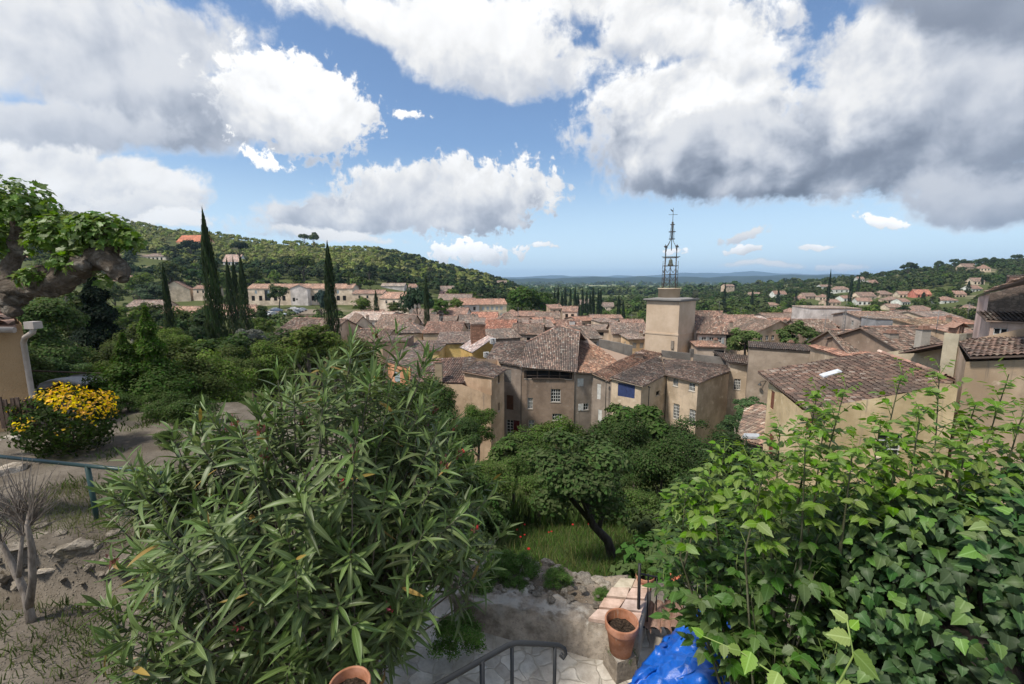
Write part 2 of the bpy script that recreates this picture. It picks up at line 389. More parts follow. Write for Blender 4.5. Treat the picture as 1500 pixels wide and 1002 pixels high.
def m_rock(name='rock', a=(.20, .175, .145), b=(.44, .40, .345), sc=2.0):
    m_, g = newmat(name); p, oi = objpos(g); n = g.noise(p, sc, 9, .68); n2 = g.noise(p, sc * 6, 6, .6)
    col = g.mix(g.ss(n, .34, .66), a, b); col = g.mix(g.ss(n2, .52, .72, 0, .8), col, (.085, .08, .07)); col = g.mix(g.ss(g.noise(p, sc * 1.3, 4), .56, .7, 0, .5), col, (.15, .135, .075))
    col = g.mix(1.0, col, oi.outputs['Color'], 'MULTIPLY')
    done(g, bsdf(g, col, .95, g.m('ADD', n, g.m('MULTIPLY', n2, .5)), .9, .04, spec=.15)); return m_
M_rock = m_rock()
def m_soil():
    m_, g = newmat('soil'); p = worldpos(g); n = g.noise(p, 1.1, 7, .62); n2 = g.noise(p, 14, 6, .7); vd = g.voro(p, 28)
    col = g.mix(g.ss(n, .35, .65), (.16, .125, .092), (.30, .25, .195)); col = g.mix(g.ss(n2, .5, .75, 0, .7), col, (.09, .072, .052)); col = g.mix(g.ss(vd, .28, .1, 0, .6), col, (.38, .345, .295))
    done(g, bsdf(g, col, .97, g.m('ADD', n2, g.m('MULTIPLY', g.ss(vd, .4, .1), .5)), .8, .03, spec=.1)); return m_
M_soil = m_soil()
def m_paving():
    m_, g = newmat('crazy_paving'); p = worldpos(g); q = g.v('ADD', p, g.v('SCALE', g.noise(p, 3.0, 3, .5, out=1), scale=.22))
    q = g.v('MULTIPLY', q, (1, 1, .05))
    vd = g.voro(q, 6.3, 'DISTANCE_TO_EDGE'); vc = g.sep(g.voro(q, 6.3, 'F1', 'Color'))
    n = g.noise(p, 9, 6, .65)
    st = g.mix(g.ss(n, .3, .7), (.40, .375, .33), (.64, .61, .55)); st = g.hsv(st, .5, 1, g.lin(vc[0], 0, 1, .62, 1.15)); st = g.mix(g.m('MULTIPLY', vc[1], .3), st, (.46, .36, .27))
    jn = g.mix(g.noise(p, 25, 4, .6), (.30, .27, .225), (.48, .44, .375))
    col = g.mix(g.ss(g.m('ADD', vd, g.m('MULTIPLY', g.m('SUBTRACT', n, .5), .11)), .005, .06), jn, st)
    col = g.mix(g.ss(g.noise(p, 1.4, 5, .6), .52, .7, 0, .55), col, (.16, .14, .115))
    done(g, bsdf(g, col, .85, g.m('ADD', g.m('MULTIPLY', g.ss(vd, .0, .06), .5), g.m('MULTIPLY', n, .9)), .5, .03)); return m_
M_paving = m_paving()
def m_concrete():
    m_, g = newmat('old_mortar'); p = worldpos(g); n = g.noise(p, 4, 8, .68); n2 = g.noise(p, 40, 4, .65)
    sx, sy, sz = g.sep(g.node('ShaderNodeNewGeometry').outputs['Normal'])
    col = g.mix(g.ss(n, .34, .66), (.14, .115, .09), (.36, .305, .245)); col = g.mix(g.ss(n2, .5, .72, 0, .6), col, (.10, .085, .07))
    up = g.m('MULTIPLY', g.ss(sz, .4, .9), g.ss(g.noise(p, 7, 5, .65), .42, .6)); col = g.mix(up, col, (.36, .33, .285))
    done(g, bsdf(g, col, .95, g.m('ADD', n, g.m('MULTIPLY', n2, .4)), .9, .03, spec=.15)); return m_
M_mortar = m_concrete()
# ------------------------------------------------------------------ the land
def ratio(py):               # height per metre of depth for a photo row
    v = (py - 501) / F_PX; return (-sP - v * cP) / (cP - v * sP)
_PX = [-900, -300, 0, 100, 200, 300, 400, 520, 600, 700, 740, 790, 850, 950, 1050, 1150, 1250, 1330, 1400, 1500, 1700, 2400]
_YF = [210] * 11 + [240] * 3 + [250] + [230] * 7
_ZF = [210 * ratio(q) for q in (430, 436, 442, 450, 457, 452, 447, 447, 455, 462, 466)] + [-25, -26, -26, -26, -25, -24, -23, -22, -20, -18, -14]
_YR = [600, 560, 540, 540, 540, 550, 560, 580, 600, 660, 700, 850, 950, 950, 900, 850, 700, 650, 620, 600, 600, 600]
_ZR = [y * ratio(q) for y, q in zip(_YR[:11], (292, 288, 302, 312, 329, 343, 355, 365, 377, 404, 414))] + [-31, -32, -32] + [y * ratio(q) for y, q in zip(_YR[14:], (428, 418, 409, 398, 390, 383, 374, 368))]
_Z48 = [-9, -10, -11, -12, -13, -15, -17, -19, -21, -23, -23, -23, -23, -23, -23, -22, -20, -19, -18, -16, -14, -12]
def zt(x, y):
    x = np.asarray(x, float); y = np.asarray(y, float)
    px = 750 + 628 * x / np.maximum(y, 4.0)
    I = lambda t: np.interp(px, _PX, t)
    yf, zf, yr, zr, z48 = I(_YF), I(_ZF), I(_YR), I(_ZR), I(_Z48)
    def seg(a, za, b, zb): return za + (zb - za) * np.clip((y - a) / (b - a), 0, 1)
    near = np.interp(y, [-40, 0, 4.4, 4.9, 9.2, 20, 34], [-2.0, -3.25, -3.35, -4.5, -6.4, -11.5, -16.5])
    k = np.clip((y - 20) / 28, 0, 1); k = k * k * (3 - 2 * k)
    z = near * (1 - k) + z48 * k
    z = np.where(y > 48, seg(48, z48, 110, np.where(px < 760, z48 * .45 + zf * .55, z48)), z)
    z110 = np.where(px < 760, z48 * .45 + zf * .55, z48)
    z = np.where(y > 110, z110 + (zf - z110) * np.clip((y - 110) / np.maximum(yf - 110, 1), 0, 1), z)
    t = np.clip((y - yf) / (yr - yf), 0, 1)
    z = np.where(y > yf, zf + (zr - zf) * t ** 1.12, z)
    t2 = np.clip((y - yr) / 420, 0, 1); t2 = t2 * t2 * (3 - 2 * t2)
    z = np.where(y > yr, zr + (-33 - zr) * t2, z)
    # left-hand garden terrace
    terr = -3.32 - np.maximum(0, y - 11.5) * .42 - np.maximum(0, x + 2.3 + .12 * np.maximum(y - 5, 0)) * 1.3 - np.clip((5.15 + .25 * np.sin(x * 2.1) - y) / .35, 0, 1) * .36
    terr = np.where(y < 2, -3.62, terr)
    z = np.where((x < 3) & (y < 60), np.maximum(z, np.where(y > 5, terr, -99)), z)
    z = np.where(y < 5.2, z - .32 * np.clip((-x - 1.6) / 1.2, 0, 1) * np.clip((5.0 - y) / .5, 0, 1), z)
    far = np.clip((y - 60) / 300, 0, 1)
    z = z + fnoise(x / 60, y / 60, 4) * 5 * far * np.clip((y - 100) / 200, 0, 1) + fnoise(x * .35, y * .35, 3) * .35 * np.clip((y - 11) / 10, 0, 1) * (1 - far) + fnoise(x * 1.7, y * 1.7, 4) * .07
    z = z + np.clip((y - 900) / 2500, 0, 1) * fnoise(x / 700, y / 700, 3) * 14
    return z
def Z(x, y): return float(zt(np.array([x]), np.array([y]))[0])

def m_land():
    m_, g = newmat('land'); p = worldpos(g); px_, py_, pz_ = g.sep(p)
    n = g.noise(p, .9, 7, .62); n2 = g.noise(p, 14, 6, .7); vd = g.voro(p, 26)
    soil = g.mix(g.ss(n, .35, .65), (.100, .084, .066), (.185, .160, .130)); soil = g.mix(g.ss(n2, .48, .75, 0, .75), soil, (.075, .062, .045)); soil = g.mix(g.ss(vd, .24, .08, 0, .6), soil, (.27, .245, .21))
    gr = g.mix(g.noise(p, 5, 6, .65), (.035, .055, .016), (.10, .115, .04))
    soil = g.mix(g.ss(g.noise(p, .7, 5, .6), .54, .70, 0, .55), soil, gr)
    slope = g.mix(g.noise(p, 1.5, 6, .65), (.030, .050, .014), (.085, .10, .032))
    near = g.mix(g.ss(py_, 11.0, 14.0), soil, slope)
    near = g.mix(g.m('MULTIPLY', g.ss(py_, 4.8, 5.4), g.ss(px_, -2.6, -1.4)), near, slope)
    q = g.v('MULTIPLY', p, (1, 1, 0))
    ff = g.mix(g.noise(q, .05, 6, .65), (.040, .058, .020), (.115, .125, .045)); ff = g.mix(g.ss(g.noise(q, .02, 5, .6), .56, .66), ff, (.21, .185, .12))
    fc = g.voro(g.v('MULTIPLY', q, (.0035, .0016, 0)), 1.0, 'F1', 'Color'); fx, fy, fz = g.sep(fc)
    field = g.mix(fx, (.09, .13, .035), (.24, .27, .10)); field = g.mix(g.ss(fy, .72, .78), field, (.30, .26, .15)); field = g.mix(g.ss(g.noise(q, .0035, 6, .65), .52, .58), field, (.030, .048, .018))
    far = g.mix(g.ss(py_, 750, 1100), ff, field)
    col = g.mix(g.ss(py_, 45, 70), near, far)
    done(g, bsdf(g, col, .97, g.m('ADD', n2, g.ss(vd, .4, .1)), .6, .03, spec=.1)); return m_
M_land = m_land()
ys = np.concatenate([np.arange(-14, 14, .14), np.arange(14, 60, .5), np.geomspace(60, 900, 150), np.geomspace(930, 9000, 60)])
us = np.concatenate([np.linspace(-2.6, -1.2, 40, endpoint=False), np.linspace(-1.2, 1.2, 260), np.linspace(1.2, 2.6, 41)[1:]])
uu, yy = np.meshgrid(us, ys); xx = uu * (np.maximum(yy, 0) + 9)
V = np.stack([xx, yy, zt(xx, yy)], -1).reshape(-1, 3)
nr, nc = uu.shape; idx = np.arange(nr * nc).reshape(nr, nc)
F = np.stack([idx[:-1, :-1], idx[:-1, 1:], idx[1:, 1:], idx[1:, :-1]], -1).reshape(-1, 4)
tag(link('ground', np_mesh('ground', V, [F], M_land, smooth=True)), kind='structure')

# far ridges that close the valley
def m_hills():
    m_, g = newmat('far_wood'); p = worldpos(g); n = g.noise(g.v('MULTIPLY', p, (1, 1, 2.0)), .006, 8, .68)
    done(g, bsdf(g, g.mix(g.ss(n, .35, .65), (.012, .022, .012), (.035, .050, .025)), 1.0, spec=0)); return m_
M_hills = m_hills()
def far_ridge(name, Y, prof, depth, seed, rough):
    xs = np.linspace(-1.7 * Y, 1.7 * Y, 420); zs = np.interp(750 + 628 * xs / Y, [q[0] for q in prof], [Y * ratio(q[1]) for q in prof])
    zs = zs + fnoise(xs / (Y * .05) + seed, xs * 0 + seed, 5) * rough
    rows = [(-.6, -60), (-.4, None), (-.2, None), (0, None), (.5, None), (1.0, -60)]; V = []
    for t, z0 in rows:
        f = 1 - abs(t) ** 1.3 if t < 0 else 1 - t ** 1.5
        zz = np.full_like(xs, z0) if z0 is not None else -50 + (zs + 50) * f + fnoise(xs / (Y * .02), xs * 0 + t * 9 + seed, 4) * rough * (.9 if t else 0)
        V.append(np.stack([xs, np.full_like(xs, Y + t * depth), zz], -1))
    V = np.array(V).reshape(-1, 3); n = len(xs); idx = np.arange(len(V)).reshape(-1, n)
    F = np.stack([idx[:-1, :-1], idx[:-1, 1:], idx[1:, 1:], idx[1:, :-1]], -1).reshape(-1, 4)
    tag(link(name, np_mesh(name, V, [F], M_hills, smooth=True)), kind='structure')
far_ridge('distant_hills', 6800, [(-2000, 414), (600, 411), (790, 407.5), (900, 405.5), (1000, 406.5), (1100, 404), (1240, 402.5), (1400, 405), (3000, 412)], 2200, 3.0, 26)
far_ridge('distant_mountains', 13500, [(-2000, 408), (700, 406), (860, 404), (960, 403), (1000, 401), (1060, 399), (1100, 397.5), (1150, 401), (1250, 401.5), (1400, 405), (3000, 408)], 3000, 8.0, 50)
# ------------------------------------------------------------------ buildings
def RP(pts, k=-1):
    """roof plane through photo points (px, py, d) 0, 1 and k; the others are laid on that plane"""
    w_ = [P(*q) for q in pts]; o = w_[0]; n = (w_[1] - o).cross(w_[k] - o).normalized()
    return [tuple(ray(q[0], q[1]) * (o.dot(n) / ray(q[0], q[1]).dot(n))) for q in pts]
HOUSES = []
def tile_sheet(bm, poly, colw=.24, rowh=.36, detail=2, thick=.10, lift=0.0):
    """one roof plane of canal tiles; poly is convex, poly[0]-poly[1] is the eave"""
    poly = [Vector(p) for p in poly]
    e = (poly[1] - poly[0]).normalized(); n = Vector((0, 0, 0))
    for i in range(len(poly)): n += (poly[i]).cross(poly[(i + 1) % len(poly)])
    n.normalize()
    if n.z < 0: n = -n
    up = n.cross(e); up = up if up.z > 0 else -up
    o = poly[0]; L = [((p - o).dot(e), (p - o).dot(up)) for p in poly]
    s0, s1 = min(q[0] for q in L), max(q[0] for q in L); t0, t1 = min(q[1] for q in L), max(q[1] for q in L)
    uvl = bm.loops.layers.uv.get('uv') or bm.loops.layers.uv.new('uv')
    def P3(s, t, h): return o + e * s + up * t + n * h
    if detail == 0:
        top = [bm.verts.new(p + n * lift) for p in poly]; bot = [bm.verts.new(p - n * (thick - lift)) for p in poly]
        f = bm.faces.new(top)
        for l, q in zip(f.loops, L): l[uvl].uv = (q[0] / colw, q[1] / rowh)
        bm.faces.new(bot[::-1])
        for i in range(len(top)):
            j = (i + 1) % len(top); f = bm.faces.new((top[i], bot[i], bot[j], top[j]))
            for l in f.loops: l[uvl].uv = (.5 + i * 3, .6)
        return
    tmp = bmesh.new(); tu = tmp.loops.layers.uv.new('uv')
    nc = max(1, int(math.ceil((s1 - s0) / colw))); nr = max(1, int(math.ceil((t1 - t0) / rowh))) if detail == 2 else 1
    rh = rowh if detail == 2 else (t1 - t0)
    prof = [(0, 0), (.12, .035), (.3, .075), (.5, .09), (.7, .075), (.88, .035), (1.0, 0)]
    wob = [[rnd.uniform(-.012, .012) for _ in range(nc + 1)] for _ in range(nr + 1)]
    sag = fnoise(np.arange(nc)[None, :] * colw * .32 + o.x, np.arange(nr)[:, None] * rh * .4 + o.y, 3) * .12
    for r in range(nr):
        ta, tb = t0 + r * rh, t0 + (r + 1) * rh
        ga = []; gb = []
        for c in range(nc):
            ju = rnd.uniform(-.014, .014); jd = rnd.uniform(-.02, .015)
            a = []; b = []
            for fu, hh in prof:
                s = s0 + (c + fu) * colw; hh = hh + sag[min(r, nr - 1)][c]
                a.append(tmp.verts.new(P3(s, ta + jd, hh + .035 + ju + wob[r][c]))); b.append(tmp.verts.new(P3(s, tb + .02, hh * .85 + wob[r + 1][c])))
            for k in range(len(prof) - 1):
                f = tmp.faces.new((a[k], a[k + 1], b[k + 1], b[k]))
                for l, (uu_, vv_) in zip(f.loops, ((prof[k][0], .02), (prof[k + 1][0], .02), (prof[k + 1][0], .98), (prof[k][0], .98))):
                    l[tu].uv = (c + min(max(uu_, .02), .98), (r + vv_) if detail == 2 else (t0 + vv_ * (t1 - t0)) / rowh)
                f.smooth = True
    cen = sum(poly, Vector()) / len(poly)
    for i in range(1, len(poly)):
        a, b = poly[i], poly[(i + 1) % len(poly)]
        d = (b - a)
        if d.length < 1e-4: continue
        no = d.cross(n).normalized()
        if (cen - a).dot(no) > 0: no = -no
        bmesh.ops.bisect_plane(tmp, geom=tmp.verts[:] + tmp.edges[:] + tmp.faces[:], plane_co=a + no * 1e-3, plane_no=no, clear_outer=True)
    vm = {v: bm.verts.new(v.co) for v in tmp.verts}
    for f in tmp.faces:
        nf = bm.faces.new([vm[v] for v in f.verts]); nf.smooth = True
        for l0, l1 in zip(f.loops, nf.loops): l1[uvl].uv = l0[tu].uv
    tmp.free()
    top = [bm.verts.new(p - n * .012) for p in poly]; bot = [bm.verts.new(p - n * thick) for p in poly]
    bm.faces.new(bot[::-1])
    f = bm.faces.new(top)
    for l in f.loops: l[uvl].uv = (.5, .6)
    for i in range(len(top)):
        j = (i + 1) % len(top); f = bm.faces.new((top[i], bot[i], bot[j], top[j]))
        for l in f.loops: l[uvl].uv = (.5 + 7 * i, .6)

def ridge_caps(bm, a, b, r=.13, step=.38):
    a, b = Vector(a), Vector(b); d = b - a; n = max(1, int(d.length / step)); d_ = d / n; u = d.normalized()
    s = u.cross(Vector((0, 0, 1))).normalized(); up = s.cross(u)
    uvl = bm.loops.layers.uv.get('uv') or bm.loops.layers.uv.new('uv')
    for i in range(n):
        p0 = a + d_ * i; p1 = a + d_ * (i + 1.06); r0 = r * rnd.uniform(.95, 1.1); r1 = r * .86; A = []; B = []
        for k in range(6):
            t = pi * k / 5
            A.append(bm.verts.new(p0 + s * (cos(t) * r0) + up * (sin(t) * r0))); B.append(bm.verts.new(p1 + s * (cos(t) * r1) + up * (sin(t) * r1)))
        c = rnd.randint(0, 400)
        for k in range(5):
            f = bm.faces.new((A[k], A[k + 1], B[k + 1], B[k])); f.smooth = True
            for l in f.loops: l[uvl].uv = (c + .5, .6)

def wall_faces(bm, A, B, zb, za, zc, holes, inward, rev=.16):
    """a wall standing on A-B (plan points) with openings cut through it; holes (s0, s1, z0, z1)"""
    A = Vector((A[0], A[1], 0)); B = Vector((B[0], B[1], 0)); L = (B - A).length; e = (B - A) / L
    zt_ = min(za, zc)
    def p(s, z, d=0.0): q = A + e * s + inward * d; return (q.x, q.y, z)
    def quad(a, b, c, d):
        bm.faces.new([bm.verts.new(q) for q in (a, b, c, d)])
    top = lambda s: za + (zc - za) * s / L
    hs = []
    for s0, s1, z0, z1 in holes:
        s0, s1 = max(.05, s0), min(L - .05, s1); z0 = max(zb + .02, z0); z1 = min(z1, min(top(s0), top(s1)) - .04)
        if s1 - s0 > .05 and z1 - z0 > .05: hs.append((s0, s1, z0, z1))
    S = sorted({0, L, *[h[0] for h in hs], *[h[1] for h in hs]})
    for i in range(len(S) - 1):
        a, b = S[i], S[i + 1]
        if b - a < 1e-5: continue
        zz = sorted([(h[2], h[3]) for h in hs if h[0] <= a + 1e-5 and h[1] >= b - 1e-5]); z = zb
        for z0, z1 in zz:
            if z0 > z + 1e-5: quad(p(a, z), p(b, z), p(b, z0), p(a, z0))
            z = max(z, z1)
        quad(p(a, z), p(b, z), p(b, top(b)), p(a, top(a)))
    for s0, s1, z0, z1 in hs:
        quad(p(s0, z0), p(s1, z0), p(s1, z0, rev), p(s0, z0, rev)); quad(p(s0, z1), p(s0, z1, rev), p(s1, z1, rev), p(s1, z1))
        quad(p(s0, z0), p(s0, z0, rev), p(s0, z1, rev), p(s0, z1)); quad(p(s1, z0), p(s1, z1), p(s1, z1, rev), p(s1, z0, rev))
    return hs

def obox(bm, o, e, inw, s0, s1, z0, z1, d0, d1):
    """box in wall coordinates (along, height, inwards)"""
    vs = [bm.verts.new(Vector((o.x, o.y, 0)) + e * s + inw * d + Vector((0, 0, z))) for z in (z0, z1) for (s, d) in ((s0, d0), (s1, d0), (s1, d1), (s0, d1))]
    for f in ((0, 3, 2, 1), (4, 5, 6, 7), (0, 1, 5, 4), (1, 2, 6, 5), (2, 3, 7, 6), (3, 0, 4, 7)): bm.faces.new([vs[i] for i in f])

WHITE = (.62, .62, .60)
def add_window(root, o, e, inw, h, style, small=False):
    """an opening filled as the photo shows: style is 'glass', 'bars', 'dark', 'shut', 'side', 'pair' (+ colour)"""
    kind, colr = style if isinstance(style, tuple) else (style, WHITE)
    s0, s1, z0, z1 = h; w_, hh = s1 - s0, z1 - z0; off = Vector(root.location)
    loc = Vector((o.x - off.x, o.y - off.y, -off.z)); oo = Vector((loc.x, loc.y, 0)); zo = loc.z
    if kind == 'shut':
        bm = bmesh.new()
        if w_ > .7: mid = (s0 + s1) / 2; obox(bm, oo, e, inw, s0 + .01, mid - .008, z0 + zo + .01, z1 + zo - .01, .03, .07); obox(bm, oo, e, inw, mid + .008, s1 - .01, z0 + zo + .01, z1 + zo - .01, .03, .07)
        else: obox(bm, oo, e, inw, s0 + .01, s1 - .01, z0 + zo + .01, z1 + zo - .01, .03, .07)
        bm_obj('shutter', bm, M_shutter, root, colr); return
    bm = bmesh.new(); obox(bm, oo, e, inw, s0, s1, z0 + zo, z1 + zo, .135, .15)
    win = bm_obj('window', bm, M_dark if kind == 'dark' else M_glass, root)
    if small: return
    if kind in ('glass', 'bars', 'side', 'pair'):
        bm = bmesh.new(); t = min(.06, w_ * .1)
        for a, b, c, d in ((s0, s0 + t, z0, z1), (s1 - t, s1, z0, z1), (s0 + t, s1 - t, z0, z0 + t), (s0 + t, s1 - t, z1 - t, z1)): obox(bm, oo, e, inw, a, b, c + zo, d + zo, .09, .13)
        mid = (s0 + s1) / 2
        if w_ > .5: obox(bm, oo, e, inw, mid - t * .6, mid + t * .6, z0 + t + zo, z1 - t + zo, .088, .128)
        nb = max(2, int(hh / .38)); bt = t * .45
        for k in range(1, nb): z = z0 + hh * k / nb; obox(bm, oo, e, inw, s0 + t, s1 - t, z - bt + zo, z + bt + zo, .094, .125)
        if kind == 'bars':
            for s in (s0 + w_ * .27, s0 + w_ * .73): obox(bm, oo, e, inw, s - bt, s + bt, z0 + t + zo, z1 - t + zo, .096, .126)
        bm_obj('frame', bm, M_paint, win, WHITE)
    bm = bmesh.new(); obox(bm, oo, e, inw, s0 - .06, s1 + .06, z0 - .07 + zo, z0 + zo - .003, -.05, .08); bm_obj('sill', bm, M_stone if False else M_clean, win, (.42, .39, .34))
    if kind in ('side', 'pair'):
        for sd in ((-1,) if kind == 'side' else (-1, 1)):
            bm = bmesh.new(); sw = w_ * (.98 if kind == 'side' else .5)
            a, b = (s0 - sw - .02, s0 - .02) if sd < 0 else (s1 + .02, s1 + .02 + sw)
            obox(bm, oo, e, inw, a, b, z0 + zo, z1 + zo, -.055, -.012); bm_obj('shutter', bm, M_shutter, root, colr)

def pixrect(A, B, r):
    """a rectangle seen in the photo laid on the upright wall plane A-B"""
    A = Vector((A[0], A[1], 0)); B = Vector((B[0], B[1], 0)); e = (B - A).normalized(); n = Vector((-e.y, e.x, 0))
    def hit(px, py):
        d = ray(px, py); t = A.dot(n) / Vector((d.x, d.y, 0)).dot(n); q = d * t
        return (Vector((q.x, q.y, 0)) - A).dot(e), q.z
    x0, y0, x1, y1 = r; ym, xm = (y0 + y1) / 2, (x0 + x1) / 2
    s = sorted((hit(x0, ym)[0], hit(x1, ym)[0])); z = sorted((hit(xm, y0)[1], hit(xm, y1)[1]))
    return (s[0], s[1], z[0], z[1])

def building(name, label, cat, pts, zb, roofs, color, wins=(), group=None, roofcol=(1, 1, 1), detail=1, mat=None, ridges=(), small=False, colw=.24, rowh=.36, chimneys=(), open_top=False):
    """pts: plan corners with the wall-top height at each (x, y, z); roofs: lists of world points"""
    c = sum((Vector((p[0], p[1], 0)) for p in pts), Vector()) / len(pts)
    root = thing(name, label, cat, (c.x, c.y, zb), group=group); off = Vector((c.x, c.y, zb))
    bm = bmesh.new(); hs_all = []
    for i in range(len(pts)):
        A, B = pts[i], pts[(i + 1) % len(pts)]
        if (Vector(A[:2]) - Vector(B[:2])).length < .05: continue
        e = Vector((B[0] - A[0], B[1] - A[1], 0)).normalized(); inw = Vector((-e.y, e.x, 0))
        if (c - Vector((A[0], A[1], 0))).dot(inw) < 0: inw = -inw
        hw = []
        for wi, rect, st in wins:
            if wi != i: continue
            if len(rect) == 5: rect = rect[1:]
            else: rect = pixrect(A, B, rect)
            hw.append((rect, st))
        al, bl = Vector((A[0] - off.x, A[1] - off.y, 0)), Vector((B[0] - off.x, B[1] - off.y, 0))
        got = wall_faces(bm, al, bl, 0.0, A[2] - zb, B[2] - zb, [(r[0], r[1], r[2] - zb, r[3] - zb) for r, _ in hw], inw)
        for h in got:
            st = min(hw, key=lambda q: abs(q[0][0] - h[0]) + abs(q[0][2] - zb - h[2]))[1]
            hs_all.append((Vector((A[0], A[1], 0)), e, inw, (h[0], h[1], h[2] + zb, h[3] + zb), st))
    bmesh.ops.recalc_face_normals(bm, faces=bm.faces[:])
    bm_obj('wall', bm, mat or M_plaster, root, (min(.75, color[0] * 1.24), color[1] * 1.15, color[2] * 1.12))
    if roofs:
        bm = bmesh.new()
        for r in roofs: tile_sheet(bm, [Vector(q) - off for q in r], colw, rowh, detail)
        rf = bm_obj('roof', bm, M_tile, root, roofcol)
        if ridges:
            bm = bmesh.new()
            for a, b in ridges: ridge_caps(bm, Vector(a) - off + Vector((0, 0, .05)), Vector(b) - off + Vector((0, 0, .05)))
            bm_obj('ridge_tiles', bm, M_tile, rf, (1.25, 1.05, 1.0))
        for (x, y, z, w_, h_, cc) in chimneys:
            bm = bmesh.new(); box(bm, (x - off.x, y - off.y, z - off.z + h_ / 2 - .4), (w_, w_ * .8, h_ + .8)); ch = bm_obj('chimney', bm, M_plaster, rf, cc)
            bm = bmesh.new(); box(bm, (x - off.x, y - off.y, z - off.z + h_ + .06), (w_ + .14, w_ * .8 + .14, .1))
            for s in (-1, 1): box(bm, (x - off.x + s * w_ * .25, y - off.y, z - off.z + h_ + .24), (w_ * .22, w_ * .6, .24))
            bm_obj('chimney_cap', bm, M_terra, ch, (.30, .17, .12))
    for (o, e, inw, h, st) in hs_all: add_window(root, o, e, inw, h, st, small)
    return root

def gen_house(name, label, cat, px0, px1, py_e, py_r, d, depth, ang=0.0, kind='gx', color=(.42, .35, .26), wins=None, zb=None, **kw):
    """an ordinary house: front wall between two photo columns at depth d, turned by ang degrees"""
    A = P(px0, py_e, d); a = radians(ang); u = Vector((cos(a), sin(a), 0)); n = Vector((-sin(a), cos(a), 0))
    k = (px1 - 750) / F_PX                                   # march the front wall until it reaches column px1
    den = u.x - k * u.y * cP; W = (k * (A.y * cP - A.z * sP) - A.x) / den if abs(den) > .05 else (px1 - px0) / F_PX * d
    W = abs(W)
    dd = d + depth * (.5 if kind in ('gx', 'hip') else 1.0 if kind == 'shed' else 0.0)
    ze = A.z; zr = P((px0 + px1) / 2, py_r, dd).z; zr = max(zr, ze + .12)
    HOUSES.append((px0, px1, d, depth))
    Q = lambda s, t, z: (A.x + u.x * s + n.x * t, A.y + u.y * s + n.y * t, z)
    if zb is None:
        zb = min(Z(*Q(0, 0, 0)[:2]), Z(*Q(W, 0, 0)[:2]), Z(*Q(W / 2, depth, 0)[:2]), ze - 3) - .8
        if d > 180: zb = max(zb, ze - 12)
    o = kw.pop('over', .3); rise = zr - ze; ridges = []
    if kind == 'gx':
        m_ = depth / 2; pts = [Q(0, 0, ze), Q(W, 0, ze), Q(W, m_, zr), Q(W, depth, ze), Q(0, depth, ze), Q(0, m_, zr)]; sl = rise / m_; lo = ze - sl * o + .06
        roofs = [[Q(-o, -o, lo), Q(W + o, -o, lo), Q(W + o, m_, zr + .06), Q(-o, m_, zr + .06)], [Q(W + o, depth + o, lo), Q(-o, depth + o, lo), Q(-o, m_, zr + .06), Q(W + o, m_, zr + .06)]]
        ridges = [(Q(-o, m_, zr + .06), Q(W + o, m_, zr + .06))]; wl = {'F': 0, 'R': 1, 'L': 5, 'B': 3}
    elif kind == 'gy':
        m_ = W / 2; pts = [Q(0, 0, ze), Q(m_, 0, zr), Q(W, 0, ze), Q(W, depth, ze), Q(m_, depth, zr), Q(0, depth, ze)]; sl = rise / m_; lo = ze - sl * o + .06
        roofs = [[Q(-o, depth + o, lo), Q(-o, -o, lo), Q(m_, -o, zr + .06), Q(m_, depth + o, zr + .06)], [Q(W + o, -o, lo), Q(W + o, depth + o, lo), Q(m_, depth + o, zr + .06), Q(m_, -o, zr + .06)]]
        ridges = [(Q(m_, -o, zr + .06), Q(m_, depth + o, zr + .06))]; wl = {'F': 0, 'R': 2, 'L': 5, 'B': 3}
    elif kind in ('shed', 'flat'):
        if kind == 'flat': zr = ze + .1; rise = .1
        pts = [Q(0, 0, ze), Q(W, 0, ze), Q(W, depth, zr), Q(0, depth, zr)]; sl = rise / depth
        roofs = [[Q(-o, -o, ze - sl * o + .06), Q(W + o, -o, ze - sl * o + .06), Q(W + o, depth + o, zr + sl * o + .06), Q(-o, depth + o, zr + sl * o + .06)]]; wl = {'F': 0, 'R': 1, 'L': 3, 'B': 2}
    elif kind in ('shedr', 'shedl'):
        zl, zz = (ze, zr) if kind == 'shedr' else (zr, ze); pts = [Q(0, 0, zl), Q(W, 0, zz), Q(W, depth, zz), Q(0, depth, zl)]; sl = (zz - zl) / W
        if kind == 'shedr': roofs = [[Q(-o, depth + o, zl - sl * o + .06), Q(-o, -o, zl - sl * o + .06), Q(W + o, -o, zz + sl * o + .06), Q(W + o, depth + o, zz + sl * o + .06)]]
        else: roofs = [[Q(W + o, -o, zz + sl * o + .06), Q(W + o, depth + o, zz + sl * o + .06), Q(-o, depth + o, zl - sl * o + .06), Q(-o, -o, zl - sl * o + .06)]]
        wl = {'F': 0, 'R': 1, 'L': 3, 'B': 2}
    else:  # hip
        m_ = depth / 2; hp = min(m_, W * .45); sl = rise / m_; lo = ze - sl * o + .06; z2 = zr + .06
        pts = [Q(0, 0, ze), Q(W, 0, ze), Q(W, depth, ze), Q(0, depth, ze)]
        r0, r1 = Q(hp, m_, z2), Q(W - hp, m_, z2); a0, a1, a2, a3 = Q(-o, -o, lo), Q(W + o, -o, lo), Q(W + o, depth + o, lo), Q(-o, depth + o, lo)
        roofs = [[a0, a1, r1, r0], [a1, a2, r1], [a2, a3, r0, r1], [a3, a0, r0]]; ridges = [(r0, r1), (a0, r0), (a1, r1)]; wl = {'F': 0, 'R': 1, 'L': 3, 'B': 2}
    ww = []
